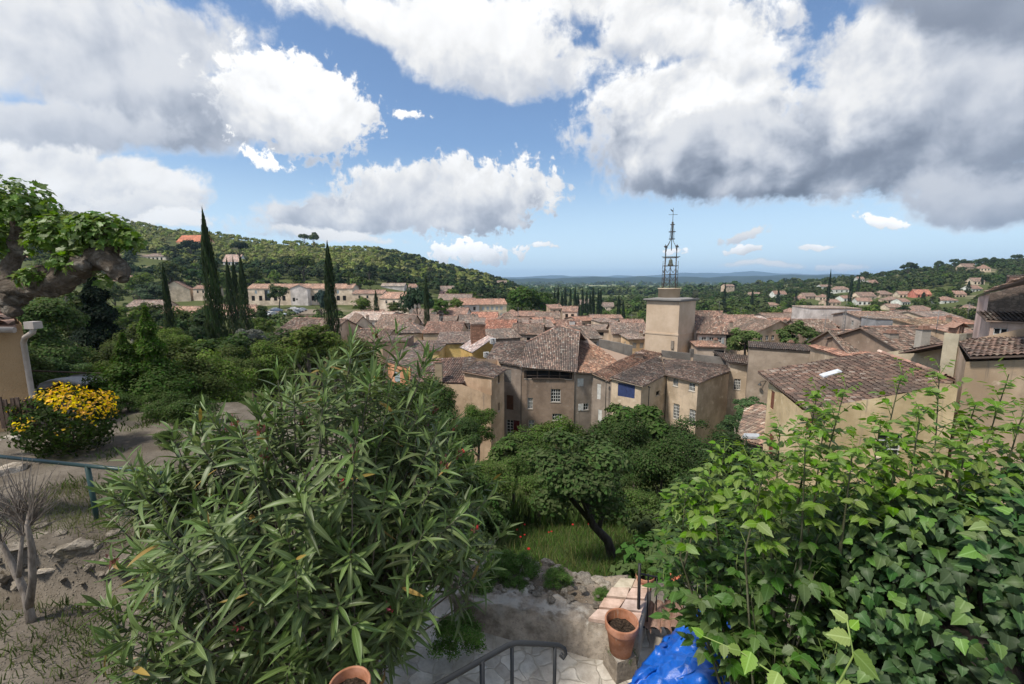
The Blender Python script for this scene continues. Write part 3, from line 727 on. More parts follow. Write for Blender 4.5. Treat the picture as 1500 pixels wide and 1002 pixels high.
    for item in (wins or []):
        f, s, zd, w_, h_, st = item                           # s is a fraction along the wall, zd metres below the eave
        i = wl[f]; L = (Vector(pts[i][:2]) - Vector(pts[(i + 1) % len(pts)][:2])).length
        if f == 'F' and kind == 'gy': L *= 1.0
        ww.append((i, ('m', s * L - w_ / 2, s * L + w_ / 2, ze - zd - h_, ze - zd), st))
    return building(name, label, cat, pts, zb, roofs, color, ww, ridges=ridges, **kw)
def grid(face, n, rows, w_=1.0, h_=1.4, st='glass', top=.9, pitch=2.8, lo=.1, hi=.9):
    return [(face, lo + (hi - lo) * (i + .5) / n, top + r * pitch, w_, h_, st) for i in range(n) for r in range(rows)]
# ------------------------------------------------------------------ the old town
def W3(px, py, d): q = P(px, py, d); return (q.x, q.y, q.z)
def mv(p, dx, dy, dz=0.0): return (p[0] + dx, p[1] + dy, p[2] + dz)
TOWN = 'houses of the old town'
BEIGE, CREAM, GREYW, BROWN, YEL, OCHRE, PINK, PALE = (.42, .335, .245), (.56, .48, .345), (.26, .23, .20), (.255, .205, .16), (.60, .45, .185), (.52, .33, .08), (.50, .36, .28), (.55, .50, .43)
ZB = -24.5
# tall brown house with the loggia under its eave
a, b = W3(764, 539.5, 56.3), W3(842, 543, 56.0); c = mv(b, 3.0, 15); d = mv(a, 3.0, 15)
r = RP([(761, 538, 56), (845, 545.5, 55.4), (850, 486, 64.5), (818, 477.5, 65), (771, 502, 61)], 3)
building('tall_house', 'tall brown rendered house with a dark open loggia under a broad mottled tile roof', 'house', [a, b, c, d], ZB,
  [r, [mv(r[2], 4.5, 13, -4.6), mv(r[3], -1, 13, -4.8), r[3], r[2]], [mv(r[3], -1, 13, -4.8), r[4], r[3]]], BROWN,
  [(0, (768, 542, 838, 555), 'dark'), (0, (807, 570, 821, 589), 'bars'), (0, (773, 583, 780.5, 599), 'bars'), (0, (774.5, 615, 782.5, 626), 'bars'), (0, (809, 606, 823, 616), 'bars')],
  group=TOWN, detail=2, ridges=[(r[3], r[2]), (r[4], r[3])])
hs_ = bpy.data.objects['tall_house']; A_, B_ = Vector(a) - Vector(hs_.location), Vector(b) - Vector(hs_.location); bm = bmesh.new(); zl_ = P(803, 555, 56).z - ZB; zh_ = P(803, 541, 56).z - ZB
for f in (.08, .3, .52, .72, .92): q = A_.lerp(B_, f); box(bm, (q.x, q.y + .10, (zl_ + zh_) / 2), (.16, .14, zh_ - zl_))
q = A_.lerp(B_, .5); box(bm, (q.x, q.y + .02, zl_ + .35), ((B_ - A_).length * .8, .06, .08), atan2(B_.y - A_.y, B_.x - A_.x)); box(bm, (q.x, q.y - .10, zl_ - .02), ((B_ - A_).length * .62, .16, .14), atan2(B_.y - A_.y, B_.x - A_.x)); bm_obj('loggia_posts', bm, M_bark, hs_, (.085, .06, .045))
# narrow grey house to its left
a, b = W3(713, 530.5, 58.5), W3(763.4, 538.5, 56.4); r = RP([(711, 528, 58.3), (765, 537, 56), (773, 499, 62.5), (726, 502, 64)])
building('narrow_house', 'narrow grey rendered house with a brown shutter between the cream gable and the loggia house', 'house', [a, b, mv(b, 2, 9), mv(a, 2, 9)], ZB,
  [r, [mv(r[2], 2, 8, -3), mv(r[3], 1, 8, -3), r[3], r[2]]], GREYW, [(0, (742, 579, 752, 600), ('shut', (.10, .045, .025))), (0, (742, 615, 752, 637), 'glass'), (0, (752.3, 616, 761, 638), ('shut', (.10, .012, .014))), (0, (738, 541, 749, 560), ('shut', (.20, .19, .18)))], group=TOWN, detail=2)
# grey house with white shutters, right of the loggia house
a, b, c = W3(842.5, 548, 56.2), W3(867.5, 549, 56.8), W3(897, 560, 55.0)
r1 = RP([(841, 546, 55.6), (868, 547.5, 56.5), (926, 523, 66), (877, 508, 67.5), (851, 488, 67)], 3)
r2 = RP([(867, 547, 56.4), (892, 558, 55.0), (972, 518, 68), (942, 512, 70), (920, 522, 66.5)], 2)
building('corner_house', 'grey house with three white shutters and an orange tile roof beside the loggia house', 'house', [a, b, c, mv(c, 4, 11), mv(a, 4, 12)], ZB, [r1, r2], (.27, .24, .205),
  [(0, (846, 554.5, 855, 566), ('shut', WHITE)), (0, (854.5, 591, 862, 600.5), ('side', WHITE)), (1, (874.5, 562.5, 880, 585), ('shut', WHITE)), (1, (876, 600, 881.5, 619), ('shut', WHITE))], group=TOWN, detail=2, roofcol=(1.35, 1.1, .95))
# curved parapet wall above it
bm = bmesh.new(); q0 = [W3(877, 511, 67.8), W3(893, 513, 67.5), W3(910, 518, 67), W3(926, 523, 66.8)]; tp = [497.5, 500, 502.5, 506]; pxs = [877, 893, 910, 926]
for i in range(3):
    A, B = Vector(q0[i]), Vector(q0[i + 1]); ta, tb = P(pxs[i], tp[i], 67.4).z, P(pxs[i + 1], tp[i + 1], 66.9).z; n = Vector((.12, .5, 0))
    vs = [bm.verts.new(v) for v in ((A.x, A.y, A.z - 2), (B.x, B.y, B.z - 2), (B.x, B.y, tb), (A.x, A.y, ta), (A.x + n.x, A.y + n.y, A.z - 2), (B.x + n.x, B.y + n.y, B.z - 2), (B.x + n.x, B.y + n.y, tb), (A.x + n.x, A.y + n.y, ta))]
    for f in ((0, 1, 2, 3), (5, 4, 7, 6), (3, 2, 6, 7), (0, 3, 7, 4), (1, 5, 6, 2)): bm.faces.new([vs[k] for k in f])
tag(bm_obj('parapet_wall', bm, M_plaster, None, (.20, .185, .165)), 'dark grey curved parapet wall between the orange tile roof and the bell tower', 'wall')
building('stair_house', 'small beige block with a tiled top and square chimney in front of the bell tower', 'house', [W3(930, 520, 64), W3(942, 520, 64), mv(W3(942, 520, 64), .3, 1.0), mv(W3(930, 520, 64), .3, 1.0)], -14, [[W3(929, 519, 63.8), W3(943, 519, 63.8), mv(W3(943, 516, 65), .2, 0), mv(W3(929, 516, 65), .2, 0)]], (.34, .29, .23), group=TOWN)
# cream house with blue shutters
a, b, c = W3(896, 556, 54.8), W3(939.5, 566, 52.5), W3(977.5, 550, 57.5); tl = W3(971, 525, 66)
building('cream_house', 'cream rendered house with a blue shutter in front of the bell tower', 'house', [a, b, c, mv(c, 1, 6, .4), mv(a, 5, 8, .8)], ZB,
  [RP([(893, 553.5, 54.6), (942, 566.5, 52), (979, 547.5, 57.2), (973, 523.5, 66), (960, 523, 67)], 3)], (.47, .40, .30), [(0, (905, 561, 930, 582), ('shut', (.035, .055, .16))), (0, (912, 596, 923, 608), ('shut', (.035, .07, .22))), (1, (961, 573, 966, 579), 'dark')], group=TOWN, detail=2)
# cream corner house with white barred windows
a, b, c = W3(977.6, 551, 57), W3(1022.5, 561, 53.5), W3(1068, 546.5, 59.5)
building('cream_corner_house', 'pale cream house with four small paned windows and black damp streaks at its corner', 'house', [a, b, c, mv(c, -2, 6, .2), mv(a, 2, 8, 1.2)], ZB,
  [RP([(975, 549, 56.6), (1025, 561, 53), (1070, 543.5, 59.6), (1068, 536, 62), (971.5, 523.5, 66.5)], 4)], (.46, .395, .30),
  [(0, (986, 554, 993.5, 566), 'bars'), (0, (1009, 561, 1018, 573), 'bars'), (0, (986, 591.5, 995, 614), 'bars'), (0, (1009.5, 600, 1020.5, 620.5), 'bars')], group=TOWN, detail=2)
bm = bmesh.new()
for (x0, t0, b0, d0), (x1, t1, b1, d1) in (((969, 513.5, 527, 67.6), (1012, 518, 535, 65.5)), ((1016, 519, 536, 65.4), (1068.5, 525, 546, 62))):
    A, B, A2, B2 = P(x0, b0, d0), P(x1, b1, d1), P(x0, t0, d0), P(x1, t1, d1); n = Vector((.15, .45, 0))
    vs = [bm.verts.new(v) for v in (A - Vector((0, 0, 2)), B - Vector((0, 0, 2)), B2, A2, A + n - Vector((0, 0, 2)), B + n - Vector((0, 0, 2)), B2 + n, A2 + n)]
    for f in ((0, 1, 2, 3), (5, 4, 7, 6), (3, 2, 6, 7), (0, 3, 7, 4), (1, 5, 6, 2)): bm.faces.new([vs[k] for k in f])
q = P(1014, 518, 65.5); box(bm, (q.x, q.y + .2, q.z + .05), (.5, .5, 1.3))
tag(bm_obj('parapet_wall', bm, M_plaster, None, (.17, .155, .14)), 'dark stained parapet wall along the top of the pale cream house', 'wall')
# cream annex
a, b, c = W3(1068.6, 533, 60), W3(1099.5, 536.5, 59), W3(1142, 541, 57)
building('annex_house', 'cream annex with one paned window and a flat dark coping above the ivy', 'house', [a, b, c, mv(c, 1, 6), mv(a, 2, 7)], ZB,
  [[W3(1067, 531, 59.7), W3(1144, 540, 56.6), mv(W3(1144, 540, 56.6), 1, 6, .4), mv(W3(1067, 531, 59.7), 1, 7, .4)]], (.50, .435, .335), [(0, (1075, 555, 1084.6, 571), 'bars')], group=TOWN, detail=1, roofcol=(.5, .5, .5))
# low lean-to under the ivy
r = [W3(1078, 643, 38), W3(1123, 655, 35), W3(1124, 597, 42), W3(1098, 601, 44)]
rt = building('lean_to', 'low lean-to with a rough stone and tile roof and a skylight below the ivy', 'shed', [W3(1082, 650, 38.2), W3(1121, 661, 35.5), mv(W3(1121, 661, 35.5), 1.5, 4, .9), mv(W3(1082, 650, 38.2), 1.5, 4, .9)], -19, [r], (.36, .32, .26), detail=2, roofcol=(1.25, 1.15, 1.05), rowh=.5, colw=.3)
bm = bmesh.new(); q = [P(1087, 641, 37.2), P(1112, 642, 36.4), P(1112.5, 637, 37.4), P(1090, 636.5, 38.0)]; up = Vector((0, 0, .12))
vs = [bm.verts.new(v + k * up - Vector(rt.location)) for k in (-.6, 1) for v in q]
for f in ((4, 5, 6, 7), (0, 1, 5, 4), (1, 2, 6, 5), (2, 3, 7, 6), (3, 0, 4, 7)): bm.faces.new([vs[k] for k in f])
bm_obj('skylight', bm, M_paint, rt, (.42, .44, .46))
# big house at the lower right
a, b, c = W3(1126, 560, 29.9), W3(1176, 601, 24.3), W3(1404, 563, 22.6); dn = mv(c, 2.6, 7.6)
rA, rB, rC, rD = W3(1110, 545, 30.6), W3(1192, 607.5, 23.9), W3(1412, 559, 22.1), W3(1287, 515.5, 30.4)
rm = RP([(1110, 545, 30.6), (1192, 607.5, 23.9), (1396, 560, 22.1), (1384.5, 551, 23.0), (1287, 515.5, 30.4)], 4)
bh = building('gable_house', 'large ochre house with a wide brown tile roof and skylight at lower right', 'house', [a, b, c, mv(c, 3.0, 7.8, -1.6), mv(rD, -3, -.3, -.9)], -15.5,
  [rm, [mv(rm[3], 9, -1, -3.4), mv(rm[4], 9, -1, -3.4), rm[4], rm[3]]], (.58, .485, .30),
  [(0, (1128.6, 572, 1134, 600), ('shut', (.20, .075, .045))), (0, (1126, 635, 1132.5, 667), ('shut', (.20, .06, .045))), (1, (1181, 613, 1192, 630), ('shut', (.19, .075, .05))), (1, (1284, 634, 1320, 671), 'glass'), (1, (1276.5, 725, 1311, 737), 'dark')],
  group=TOWN, detail=2, ridges=[(rm[4], rm[3])], colw=.23, rowh=.34, roofcol=(.74, .68, .66))
bm = bmesh.new(); off = Vector(bh.location); q = [Vector(v) for v in RP([(1110, 545, 30.6), (1192, 607.5, 23.9), (1200, 551.5, 1), (1207, 555, 1), (1234, 547, 1), (1227, 543.5, 1), (1287, 515.5, 30.4)], 6)[2:6]]; up = Vector((-.03, 0, .15))
vs = [bm.verts.new(v + k * up - off) for k in (-.5, 1) for v in q]
for f in ((4, 5, 6, 7), (0, 1, 5, 4), (1, 2, 6, 5), (2, 3, 7, 6), (3, 0, 4, 7)): bm.faces.new([vs[k] for k in f])
bm_obj('skylight', bm, M_metal, bh, (.60, .63, .66))
# right-hand neighbour with big tiles and chimney
a, b, c = W3(1311, 514, 26.5), W3(1400, 498.5, 20), W3(1418, 527, 17.2)
r9 = RP([(1421, 523, 22.2), (1680, 514, 20.2), (1640, 489, 25), (1403, 498.5, 26.4)], 3)
building('tiled_house', 'beige house with heavy round roof tiles and a tall chimney at the right edge', 'house', [W3(1415, 530, 22.5), W3(1660, 521, 20.6), mv(W3(1660, 521, 20.6), 1, 5, .9), W3(1402, 502, 26.6)], -16,
  [r9, [mv(r9[2], 1, 5, -1.6), mv(r9[3], 1, 5, -1.6), r9[3], r9[2]]], (.46, .37, .265), group=TOWN, detail=2, colw=.27, rowh=.42, roofcol=(.85, .8, .78))
building('side_wall', 'cream lean-to wall sloping up behind the large ochre house to the chimney', 'wall', [W3(1300, 517, 34), W3(1402, 503, 28), mv(W3(1402, 503, 28), .15, .3), mv(W3(1300, 517, 34), .15, .3)], -13, [], (.47, .42, .30))
q = W3(1391, 549, 26.5); rt = thing('chimney', 'tall pale rendered chimney with a tile cap beside the heavy round tiles', 'chimney', (q[0], q[1], -9.5))
bm = bmesh.new(); zt0 = P(1391, 487, 26.5).z; box(bm, (0, 0, (zt0 + 9.5) / 2), (.80, .7, zt0 + 9.5), rz=.35); bm_obj('shaft', bm, M_plaster, rt, (.47, .42, .31))
bm = bmesh.new(); box(bm, (0, 0, zt0 + 9.5 + .22), (.10, .5, .44), .35); box(bm, (.24, .1, zt0 + 9.5 + .22), (.08, .5, .44), .35); box(bm, (-.24, -.1, zt0 + 9.5 + .22), (.08, .5, .44), .35)
for s in (-1, 1): vs = [bm.verts.new(v) for v in ((s * .5, -.38, zt0 + 9.86), (s * .5, .38, zt0 + 9.86), (0, .38, zt0 + 10.16), (0, -.38, zt0 + 10.16))]; bm.faces.new(vs)
bm_obj('cap', bm, M_terra, rt, (.30, .17, .12))
# house with the corrugated tile roof, lower left of centre
a, b, c = W3(649, 562, 51.5), W3(719, 579, 49), W3(719, 552, 50)
r = [W3(600, 559, 53), W3(681, 562, 51), W3(681, 524.5, 57), W3(606, 524.5, 58)]
building('lean_roof_house', 'low beige house with a dark ribbed tile roof and a chimney rising through it', 'house', [W3(602, 561, 53.3), W3(679, 563, 51.3), mv(W3(679, 563, 51), .6, 5.5, 1.6), mv(W3(602, 561, 53), .6, 5.5, 1.6)], ZB, [r], BEIGE, group=TOWN, detail=2, roofcol=(.72, .66, .66), colw=.30, rowh=.42,
  chimneys=[(P(643, 553, 51.8).x, P(643, 553, 51.8).y, P(643, 553, 51.8).z, .85, 1.9, (.40, .31, .21))])
a, b, c = W3(680, 543, 51.3), W3(720, 551.5, 49.0), W3(738.5, 545, 52.5)
building('beige_gable_house', 'beige house with a sunlit narrow gable wall and low sloping tile roof', 'house', [a, b, c, mv(c, -1, 5, .6), mv(a, 1, 5, .6)], ZB,
  [RP([(677, 544, 51.0), (724, 553, 48.6), (743, 541, 52.8), (690.5, 522.5, 57.5), (677, 524, 57)], 2)], (.45, .345, .24), [(1, (729.5, 548, 732, 561), 'dark'), (1, (730, 590, 732, 602), 'dark')], group=TOWN, detail=2)
building('terrace_house', 'beige annex with a pale coping line under the ribbed tile roof', 'house', [W3(649, 562.5, 50.6), W3(676, 563, 49.9), W3(719, 579.5, 48.6), mv(W3(719, 579, 48.6), .5, 2), mv(W3(649, 562, 50.6), .5, 2)], ZB, [], (.42, .325, .225), group=TOWN)
building('salmon_house', 'salmon walled house partly hidden by the oleander tips', 'house', [W3(568, 530, 60), W3(601, 541, 57), mv(W3(601, 541, 57), 1, 7), mv(W3(568, 530, 60), 1, 8)], ZB, [[W3(566, 528.5, 60), W3(603, 540, 56.6), mv(W3(603, 540, 57), 1, 7, .8), mv(W3(566, 528, 60), 1, 8, .8)]], (.55, .30, .18), [(0, (578, 545, 586, 560), ('shut', (.35, .42, .45)))], group=TOWN)
def pipe(pts_, lab):
    rt = thing('drainpipe', lab, 'drainpipe', tuple(pts_[0])); bm = bmesh.new(); tube(bm, [Vector(q) - Vector(pts_[0]) for q in pts_], .055, 6); bm_obj('pipe', bm, M_iron, rt, (.10, .09, .08)); bm = bmesh.new(); box(bm, (0, 0, .08), (.24, .2, .2)); bm_obj('hopper', bm, M_iron, rt, (.10, .09, .08))
for (px, y0, y1, d, lab) in ((763.5, 541, 650, 55.7, 'dark drainpipe between the narrow grey house and the loggia house'), (842.3, 548, 640, 55.3, 'dark drainpipe on the right corner of the loggia house'), (888, 560, 620, 54.9, 'dark drainpipe on the grey house beside the cream house'), (951, 568, 625, 53.3, 'dark drainpipe on the side of the cream house')):
    a_ = P(px, y0, d); pipe([a_, (a_.x, a_.y, a_.z - 1), (a_.x, a_.y, ZB)], lab)
# yellow houses and the brick stack
gen_house('yellow_house', 'pale yellow house with a small square window and low brown roof', 'house', 596, 643, 513, 499, 74, 7, -4, 'shed', (.62, .49, .24), [('F', .72, 2.0, .5, .5, 'dark')], group=TOWN, detail=1)
gen_house('yellow_house', 'deep yellow house standing behind the pale yellow one beside the brick stack', 'house', 640, 688, 503.5, 487, 78, 7, 3, 'shed', (.64, .48, .19), group=TOWN, detail=1)
gen_house('ochre_house', 'bright ochre house with white roof edge beside the brick stack', 'house', 692, 722, 516, 497, 68, 6, 25, 'shedr', (.46, .33, .12), [('F', .8, 1.1, .7, 1.2, 'dark')], group=TOWN, detail=0, roofcol=(1.6, 1.7, 1.9), over=.15)
gen_house('brick_stack', 'tall rust brown brick block rising above the yellow houses', 'house', 690, 711, 476, 475, 71, 3, 8, 'flat', (.24, .13, .08), group=TOWN, mat=M_stone, zb=-18, over=.08)
gen_house('brown_house', 'plain brown house end just above the oleander leaves', 'house', 560, 594, 499.5, 497, 72, 6, 0, 'flat', (.22, .175, .14), group=TOWN, over=.1)
# ------- middle distance, listed left to right / front to back
def many(rows, **kw0):
    for row in rows:
        lab, x0, x1, ye, yr, d, dep, ang, kind, colr, wins, extra = row
        if not wins and kind in ('gx', 'gy', 'hip', 'shed') and 'name' not in extra: wins = grid('F', 2 + len(lab) % 2, 1, .8, 1.1, ['glass', ('shut', (.30, .27, .23)), ('pair', (.36, .38, .38))][len(lab) % 3], top=.7) + [('L', .5, .8, .7, 1.0, 'glass')]
        if 'chimneys' not in extra and len(lab) % 5 < 3: qc = P(x0 * .35 + x1 * .65, yr + 2, d + dep * .45); extra['chimneys'] = [(qc.x, qc.y, qc.z - .3, .55 + .1 * (len(lab) % 3), .7 + .15 * (len(lab) % 4), (.40, .33, .26))]
        kk = dict(group=TOWN, detail=1 if d < 105 else 0, small=d > 120); kk.update(kw0); kk.update(extra)
        gen_house(kk.pop('name', 'town_house'), lab, 'house', x0, x1, ye, yr, d, dep, ang, kind, colr, wins, **kk)
PK, BR, GY = (1.20, 1.0, .92), (.88, .84, .80), (.82, .84, .84)
many([
 ('long brown tile roof left of the thick cypress, in front of the car park', 398, 478, 491, 466, 84, 13, -14, 'gx', BEIGE, grid('F', 3, 1, top=1.2), {'roofcol': BR}),
 ('small tiled house tucked against the thick cypress', 456, 502, 481, 470, 92, 9, 18, 'gy', (.50, .41, .30), [], {'roofcol': PK}),
 ('white sheet-roofed shed right of the thick cypress', 500, 562, 468, 456, 118, 14, -10, 'gx', PALE, [], {'roofcol': (1.7, 1.75, 1.75)}),
 ('house with a broad cream gable right of the thick cypress', 513, 552, 484, 464, 100, 12, 28, 'gy', (.60, .53, .42), [], {'roofcol': BR}),
 ('low dark roof with cream gable just above the oleander', 514, 562, 500, 482, 84, 9, -8, 'gx', BEIGE, [], {'roofcol': BR}),
 ('wide mottled roof behind the cream gable', 548, 600, 482, 461, 110, 11, -6, 'gx', BEIGE, grid('F', 2, 1), {'roofcol': BR}),
 ('hipped roof over a beige wall with one small window', 570, 618, 488, 471, 97, 10, 6, 'hip', (.48, .39, .27), [('F', .4, .8, .8, .7, 'dark')], {}),
 ('broad pink tile roof left of the brick stack', 620, 674, 488, 472, 96, 10, -3, 'gx', (.48, .40, .30), [('F', .85, .8, .9, 1.2, 'glass')], {'roofcol': PK}),
 ('brown roof with a long white chimney behind the pink roof', 596, 642, 475, 462, 116, 9, 10, 'gx', BEIGE, [], {'roofcol': BR, 'chimneys': []}),
 ('white walled house with a pink roof by the slim cypress', 640, 682, 462, 451, 140, 11, -4, 'gx', (.56, .54, .50), grid('F', 4, 1), {'roofcol': PK}),
 ('small grey roof between the pink roof and the brick stack', 676, 702, 473, 461, 113, 8, 14, 'gx', GREYW, [], {'roofcol': GY}),
 ('salmon tile roof right behind the brick stack', 708, 752, 484, 468, 96, 9, -8, 'gx', (.46, .36, .27), grid('F', 2, 1), {'roofcol': (1.5, 1.0, .85)}),
 ('long low roof with a grey gutter beside the air units', 716, 762, 497, 483, 82, 6, 20, 'shed', GREYW, [], {'roofcol': GY}),
 ('orange roof in front of the pale public building', 690, 728, 468, 457, 128, 9, 0, 'gx', (.48, .38, .28), [], {'roofcol': (1.5, 1.0, .85)}),
 ('brown hipped roof below the plane trees', 726, 768, 472, 459, 122, 10, 8, 'hip', BEIGE, grid('F', 3, 1), {'roofcol': BR}),
 ('pink gabled roof directly below the plane trees', 762, 792, 463, 456, 150, 9, 4, 'gx', (.54, .46, .36), grid('F', 2, 1), {'roofcol': PK}),
 ('white house with four dark windows below the plane trees', 785, 820, 466, 457, 138, 9, -3, 'gx', (.58, .55, .50), grid('F', 4, 1), {'roofcol': BR}),
 ('grey tiled roof left of the tall apex roof', 748, 792, 489, 474, 92, 8, -12, 'gx', (.33, .28, .23), [('F', .6, .7, .8, .7, 'dark')], {'roofcol': BR}),
 ('open topped brown attic house behind the tall apex roof', 770, 812, 480, 469, 100, 7, 5, 'shed', BROWN, grid('F', 3, 1, st='dark'), {}),
 ('reddish roof behind the tall apex roof with a white chimney', 816, 852, 483, 469, 98, 9, -5, 'gx', BEIGE, [], {'roofcol': PK, 'chimneys': [(P(838, 474, 100).x, P(838, 474, 100).y, P(838, 474, 100).z - .6, 1.2, 1.2, (.60, .58, .55))]}),
 ('three storey cream house with a balcony at the edge of the valley', 824, 845, 456, 449, 150, 8, -12, 'gx', (.62, .51, .41), grid('F', 2, 2, st='dark'), {'roofcol': PK}),
 ('long wall and roof left of the cream balcony house', 806, 826, 452, 446, 168, 9, 5, 'shed', BEIGE, [], {'roofcol': PK}),
 ('flat grey roofed house with a dark loggia left of the bell tower', 858, 898, 483, 475, 98, 8, -14, 'shed', (.48, .42, .34), [('F', .55, .5, 1.4, .8, 'dark')], {'roofcol': (1.3, 1.3, 1.25)}),
 ('grey brown roof falling left of the flat loggia house', 846, 880, 497, 478, 88, 9, 20, 'gx', GREYW, [], {'roofcol': GY}),
 ('beige house with one brown window left of the bell tower', 898, 948, 489, 473, 90, 9, -5, 'gx', (.50, .41, .30), [('F', .42, .7, .9, 1.3, ('shut', (.20, .12, .07)))], {}),
 ('small ochre house wall touching the bell tower', 922, 948, 497, 490, 83, 5, 4, 'shed', (.54, .40, .24), [], {}),
 ('low pale long roof at the edge of the plain left of the tower', 866, 912, 466, 461, 165, 10, -4, 'gx', PALE, [], {'roofcol': PK}),
 ('brown roof with a grey gable rising right of the bell tower', 1022, 1064, 488, 456, 80, 11, -14, 'gx', (.42, .37, .32), [], {'roofcol': (1.05, .95, .9)}),
 ('dark open attic house right of the bell tower', 1050, 1082, 487, 474, 84, 7, 0, 'shed', BROWN, [('F', .6, .5, 2.0, 1.2, 'dark')], {'roofcol': BR}),
 ('pink tile awning house at the foot of the bell tower', 1022, 1062, 508, 499, 74, 6, -12, 'shed', (.46, .40, .33), [('F', .8, .5, 1.6, 1.6, 'dark')], {'roofcol': PK}),
 ('long pinkish roof behind the dark open attic', 1062, 1120, 475, 462, 112, 10, 6, 'gx', (.52, .43, .34), grid('F', 3, 1), {'roofcol': PK}),
 ('white sheeted roof corner above the pinkish roof', 1108, 1128, 470, 463, 118, 6, -8, 'shed', PALE, [], {'roofcol': (1.9, 1.95, 2.0)}),
 ('yellow ochre wall under a brown roof left of the two green trees', 1100, 1126, 480, 474, 100, 6, 10, 'shed', (.56, .42, .20), [], {}),
 ('brown tile gable with white edging behind the green trees', 1108, 1172, 487, 471, 92, 10, 14, 'gy', BEIGE, [], {'roofcol': BR}),
 ('grey house with a weathered roof behind the two green trees', 1128, 1186, 468, 459, 128, 11, 0, 'gx', (.44, .37, .31), [], {'roofcol': BR}),
 ('dark brown roof to the left of the long white parapet', 1176, 1230, 486, 468, 88, 9, -6, 'gx', BROWN, [], {'roofcol': BR}),
 ('long white walled house with a flat top right of the green trees', 1188, 1262, 452, 450, 96, 9, -10, 'flat', (.50, .49, .47), [], {'over': .1, 'roofcol': (1.2, 1.2, 1.2)}),
 ('grey house with a low tiled roof beside the long white parapet', 1260, 1332, 465, 457, 86, 8, -4, 'gx', (.33, .30, .27), [], {'roofcol': BR}),
 ('blue grey wall carrying two satellite dishes', 1284, 1348, 468, 466, 77, 4, -8, 'flat', (.30, .32, .34), [], {'over': .08, 'roofcol': GY}),
 ('narrow awning roof of light tiles above two dark openings', 1348, 1412, 477, 468, 66, 5, -2, 'shed', BEIGE, [('F', .28, .3, .9, 1.5, 'dark'), ('F', .48, .3, .9, 1.5, 'dark')], {'roofcol': (1.3, 1.2, 1.0), 'detail': 2}),
 ('low blackened wall house with a dark doorway left of the pink roof', 1098, 1190, 510, 507, 56, 6, -28, 'flat', (.30, .26, .21), [('F', .85, 2.2, 1.6, 1.2, 'dark')], {'over': .12, 'roofcol': (.45, .45, .45)}),
 ('jumbled dark tile roofs with two stub chimneys behind the ochre house', 1246, 1330, 517, 484, 44, 8, -10, 'gx', BROWN, [], {'detail': 2, 'roofcol': BR, 'chimneys': [(P(1304, 500, 42).x, P(1304, 500, 42).y, P(1304, 500, 42).z, .9, .8, (.36, .31, .26))]}),
 ('dark mossy roof with a stub chimney left of the tall chimney', 1318, 1396, 512, 480, 40, 8, 6, 'gx', BROWN, [], {'detail': 2, 'roofcol': (.75, .72, .7), 'chimneys': [(P(1351, 497, 39).x, P(1351, 497, 39).y, P(1351, 497, 39).z, .8, .9, (.42, .38, .33))]}),
 ('rust brick stack block on the right edge roofline', 1479, 1530, 405, 403, 52, 3, -45, 'flat', (.20, .12, .095), [], {'mat': M_stone, 'zb': -6.0, 'over': .05}),
 ('low pink house with a slanting grey roof below the brick gable', 1452, 1600, 470, 456, 31, 5, -42, 'shed', (.50, .40, .34), [('F', .12, .5, .7, .9, 'glass')], {'detail': 2, 'roofcol': GY}),
])
a, b, c = W3(1434, 434, 47), W3(1450, 429, 41), W3(1640, 386, 38)
building('tall_house', 'tall house with a narrow pink side and a dark brick front at the right edge', 'house', [a, b, c, mv(c, 9, 7), mv(a, 9.5, 8)], -15, [RP([(1432, 432, 47.4), (1449, 427, 40.6), (1660, 380, 37.6), (1600, 372, 50)], 2)], (.17, .135, .115), [(0, (1438, 448, 1443, 462), ('shut', (.30, .24, .22)))], group=TOWN, mat=M_stone, roofcol=BR)
building('pink_wall', 'pink rendered side wall of the tall brick fronted house', 'wall', [mv(a, -.12, -.06, -.1), mv(b, -.12, -.06, -.1), mv(b, -.02, 0, -.1), mv(a, -.02, 0, -.1)], -15, [], (.60, .46, .40))
rp_ = RP([(1184, 506.5, 51), (1232, 523.5, 43), (1291, 515, 42.5), (1242, 496.5, 51)], 3)
building('town_house', 'pink flat pitched roof below the lattice mast', 'house', [mv(rp_[0], .3, 0, -.1), mv(rp_[1], .1, .3, -.1), mv(rp_[2], -.3, .2, -.1), mv(rp_[3], -.3, -.3, -.1)], -18, [rp_], (.42, .35, .26), group=TOWN, detail=2, roofcol=(1.45, 1.1, 1.0))
# fill of smaller roofs deeper in the town
deep = [(735, 760, 462, 454, 150, 'brown roof left of the plane trees'), (650, 680, 470, 463, 128, 'grey roof beneath the white walled house'), (700, 716, 474, 466, 112, 'tiny gable roof above the brick stack'), (560, 590, 466, 458, 140, 'pale pink roof below the villa garden'), (530, 560, 462, 454, 145, 'low tile roof under the public terrace'),
 (600, 628, 461, 453, 150, 'rose tile roof left of the slim cypress'), (880, 905, 472, 466, 130, 'long brown roof in front of the plain'), (848, 872, 470, 464, 140, 'tile roof next to the cream balcony house'), (912, 945, 476, 468, 118, 'brown roof against the left side of the tower'), (1024, 1050, 476, 464, 118, 'pink roof beyond the right side of the tower'),
 (1040, 1070, 466, 460, 140, 'brown roof at the foot of the woods right of the tower'), (1150, 1190, 474, 466, 116, 'low tile roof behind the second green tree'), (1226, 1262, 478, 470, 92, 'brown roof under the long white parapet'), (1330, 1362, 462, 455, 110, 'tile roof above the satellite dishes'), (1362, 1410, 466, 456, 104, 'wide tile roof above the light awning'),
 (1408, 1438, 474, 463, 74, 'grey roof left of the tall pink wall'), (1396, 1436, 488, 477, 60, 'tile roof below the tall pink wall'), (755, 785, 474, 466, 124, 'grey roof in the middle of the town'), (640, 662, 480, 472, 110, 'roof with lichen left of the brick stack'), (786, 815, 474, 465, 118, 'red brown roof right of the grey attic')]
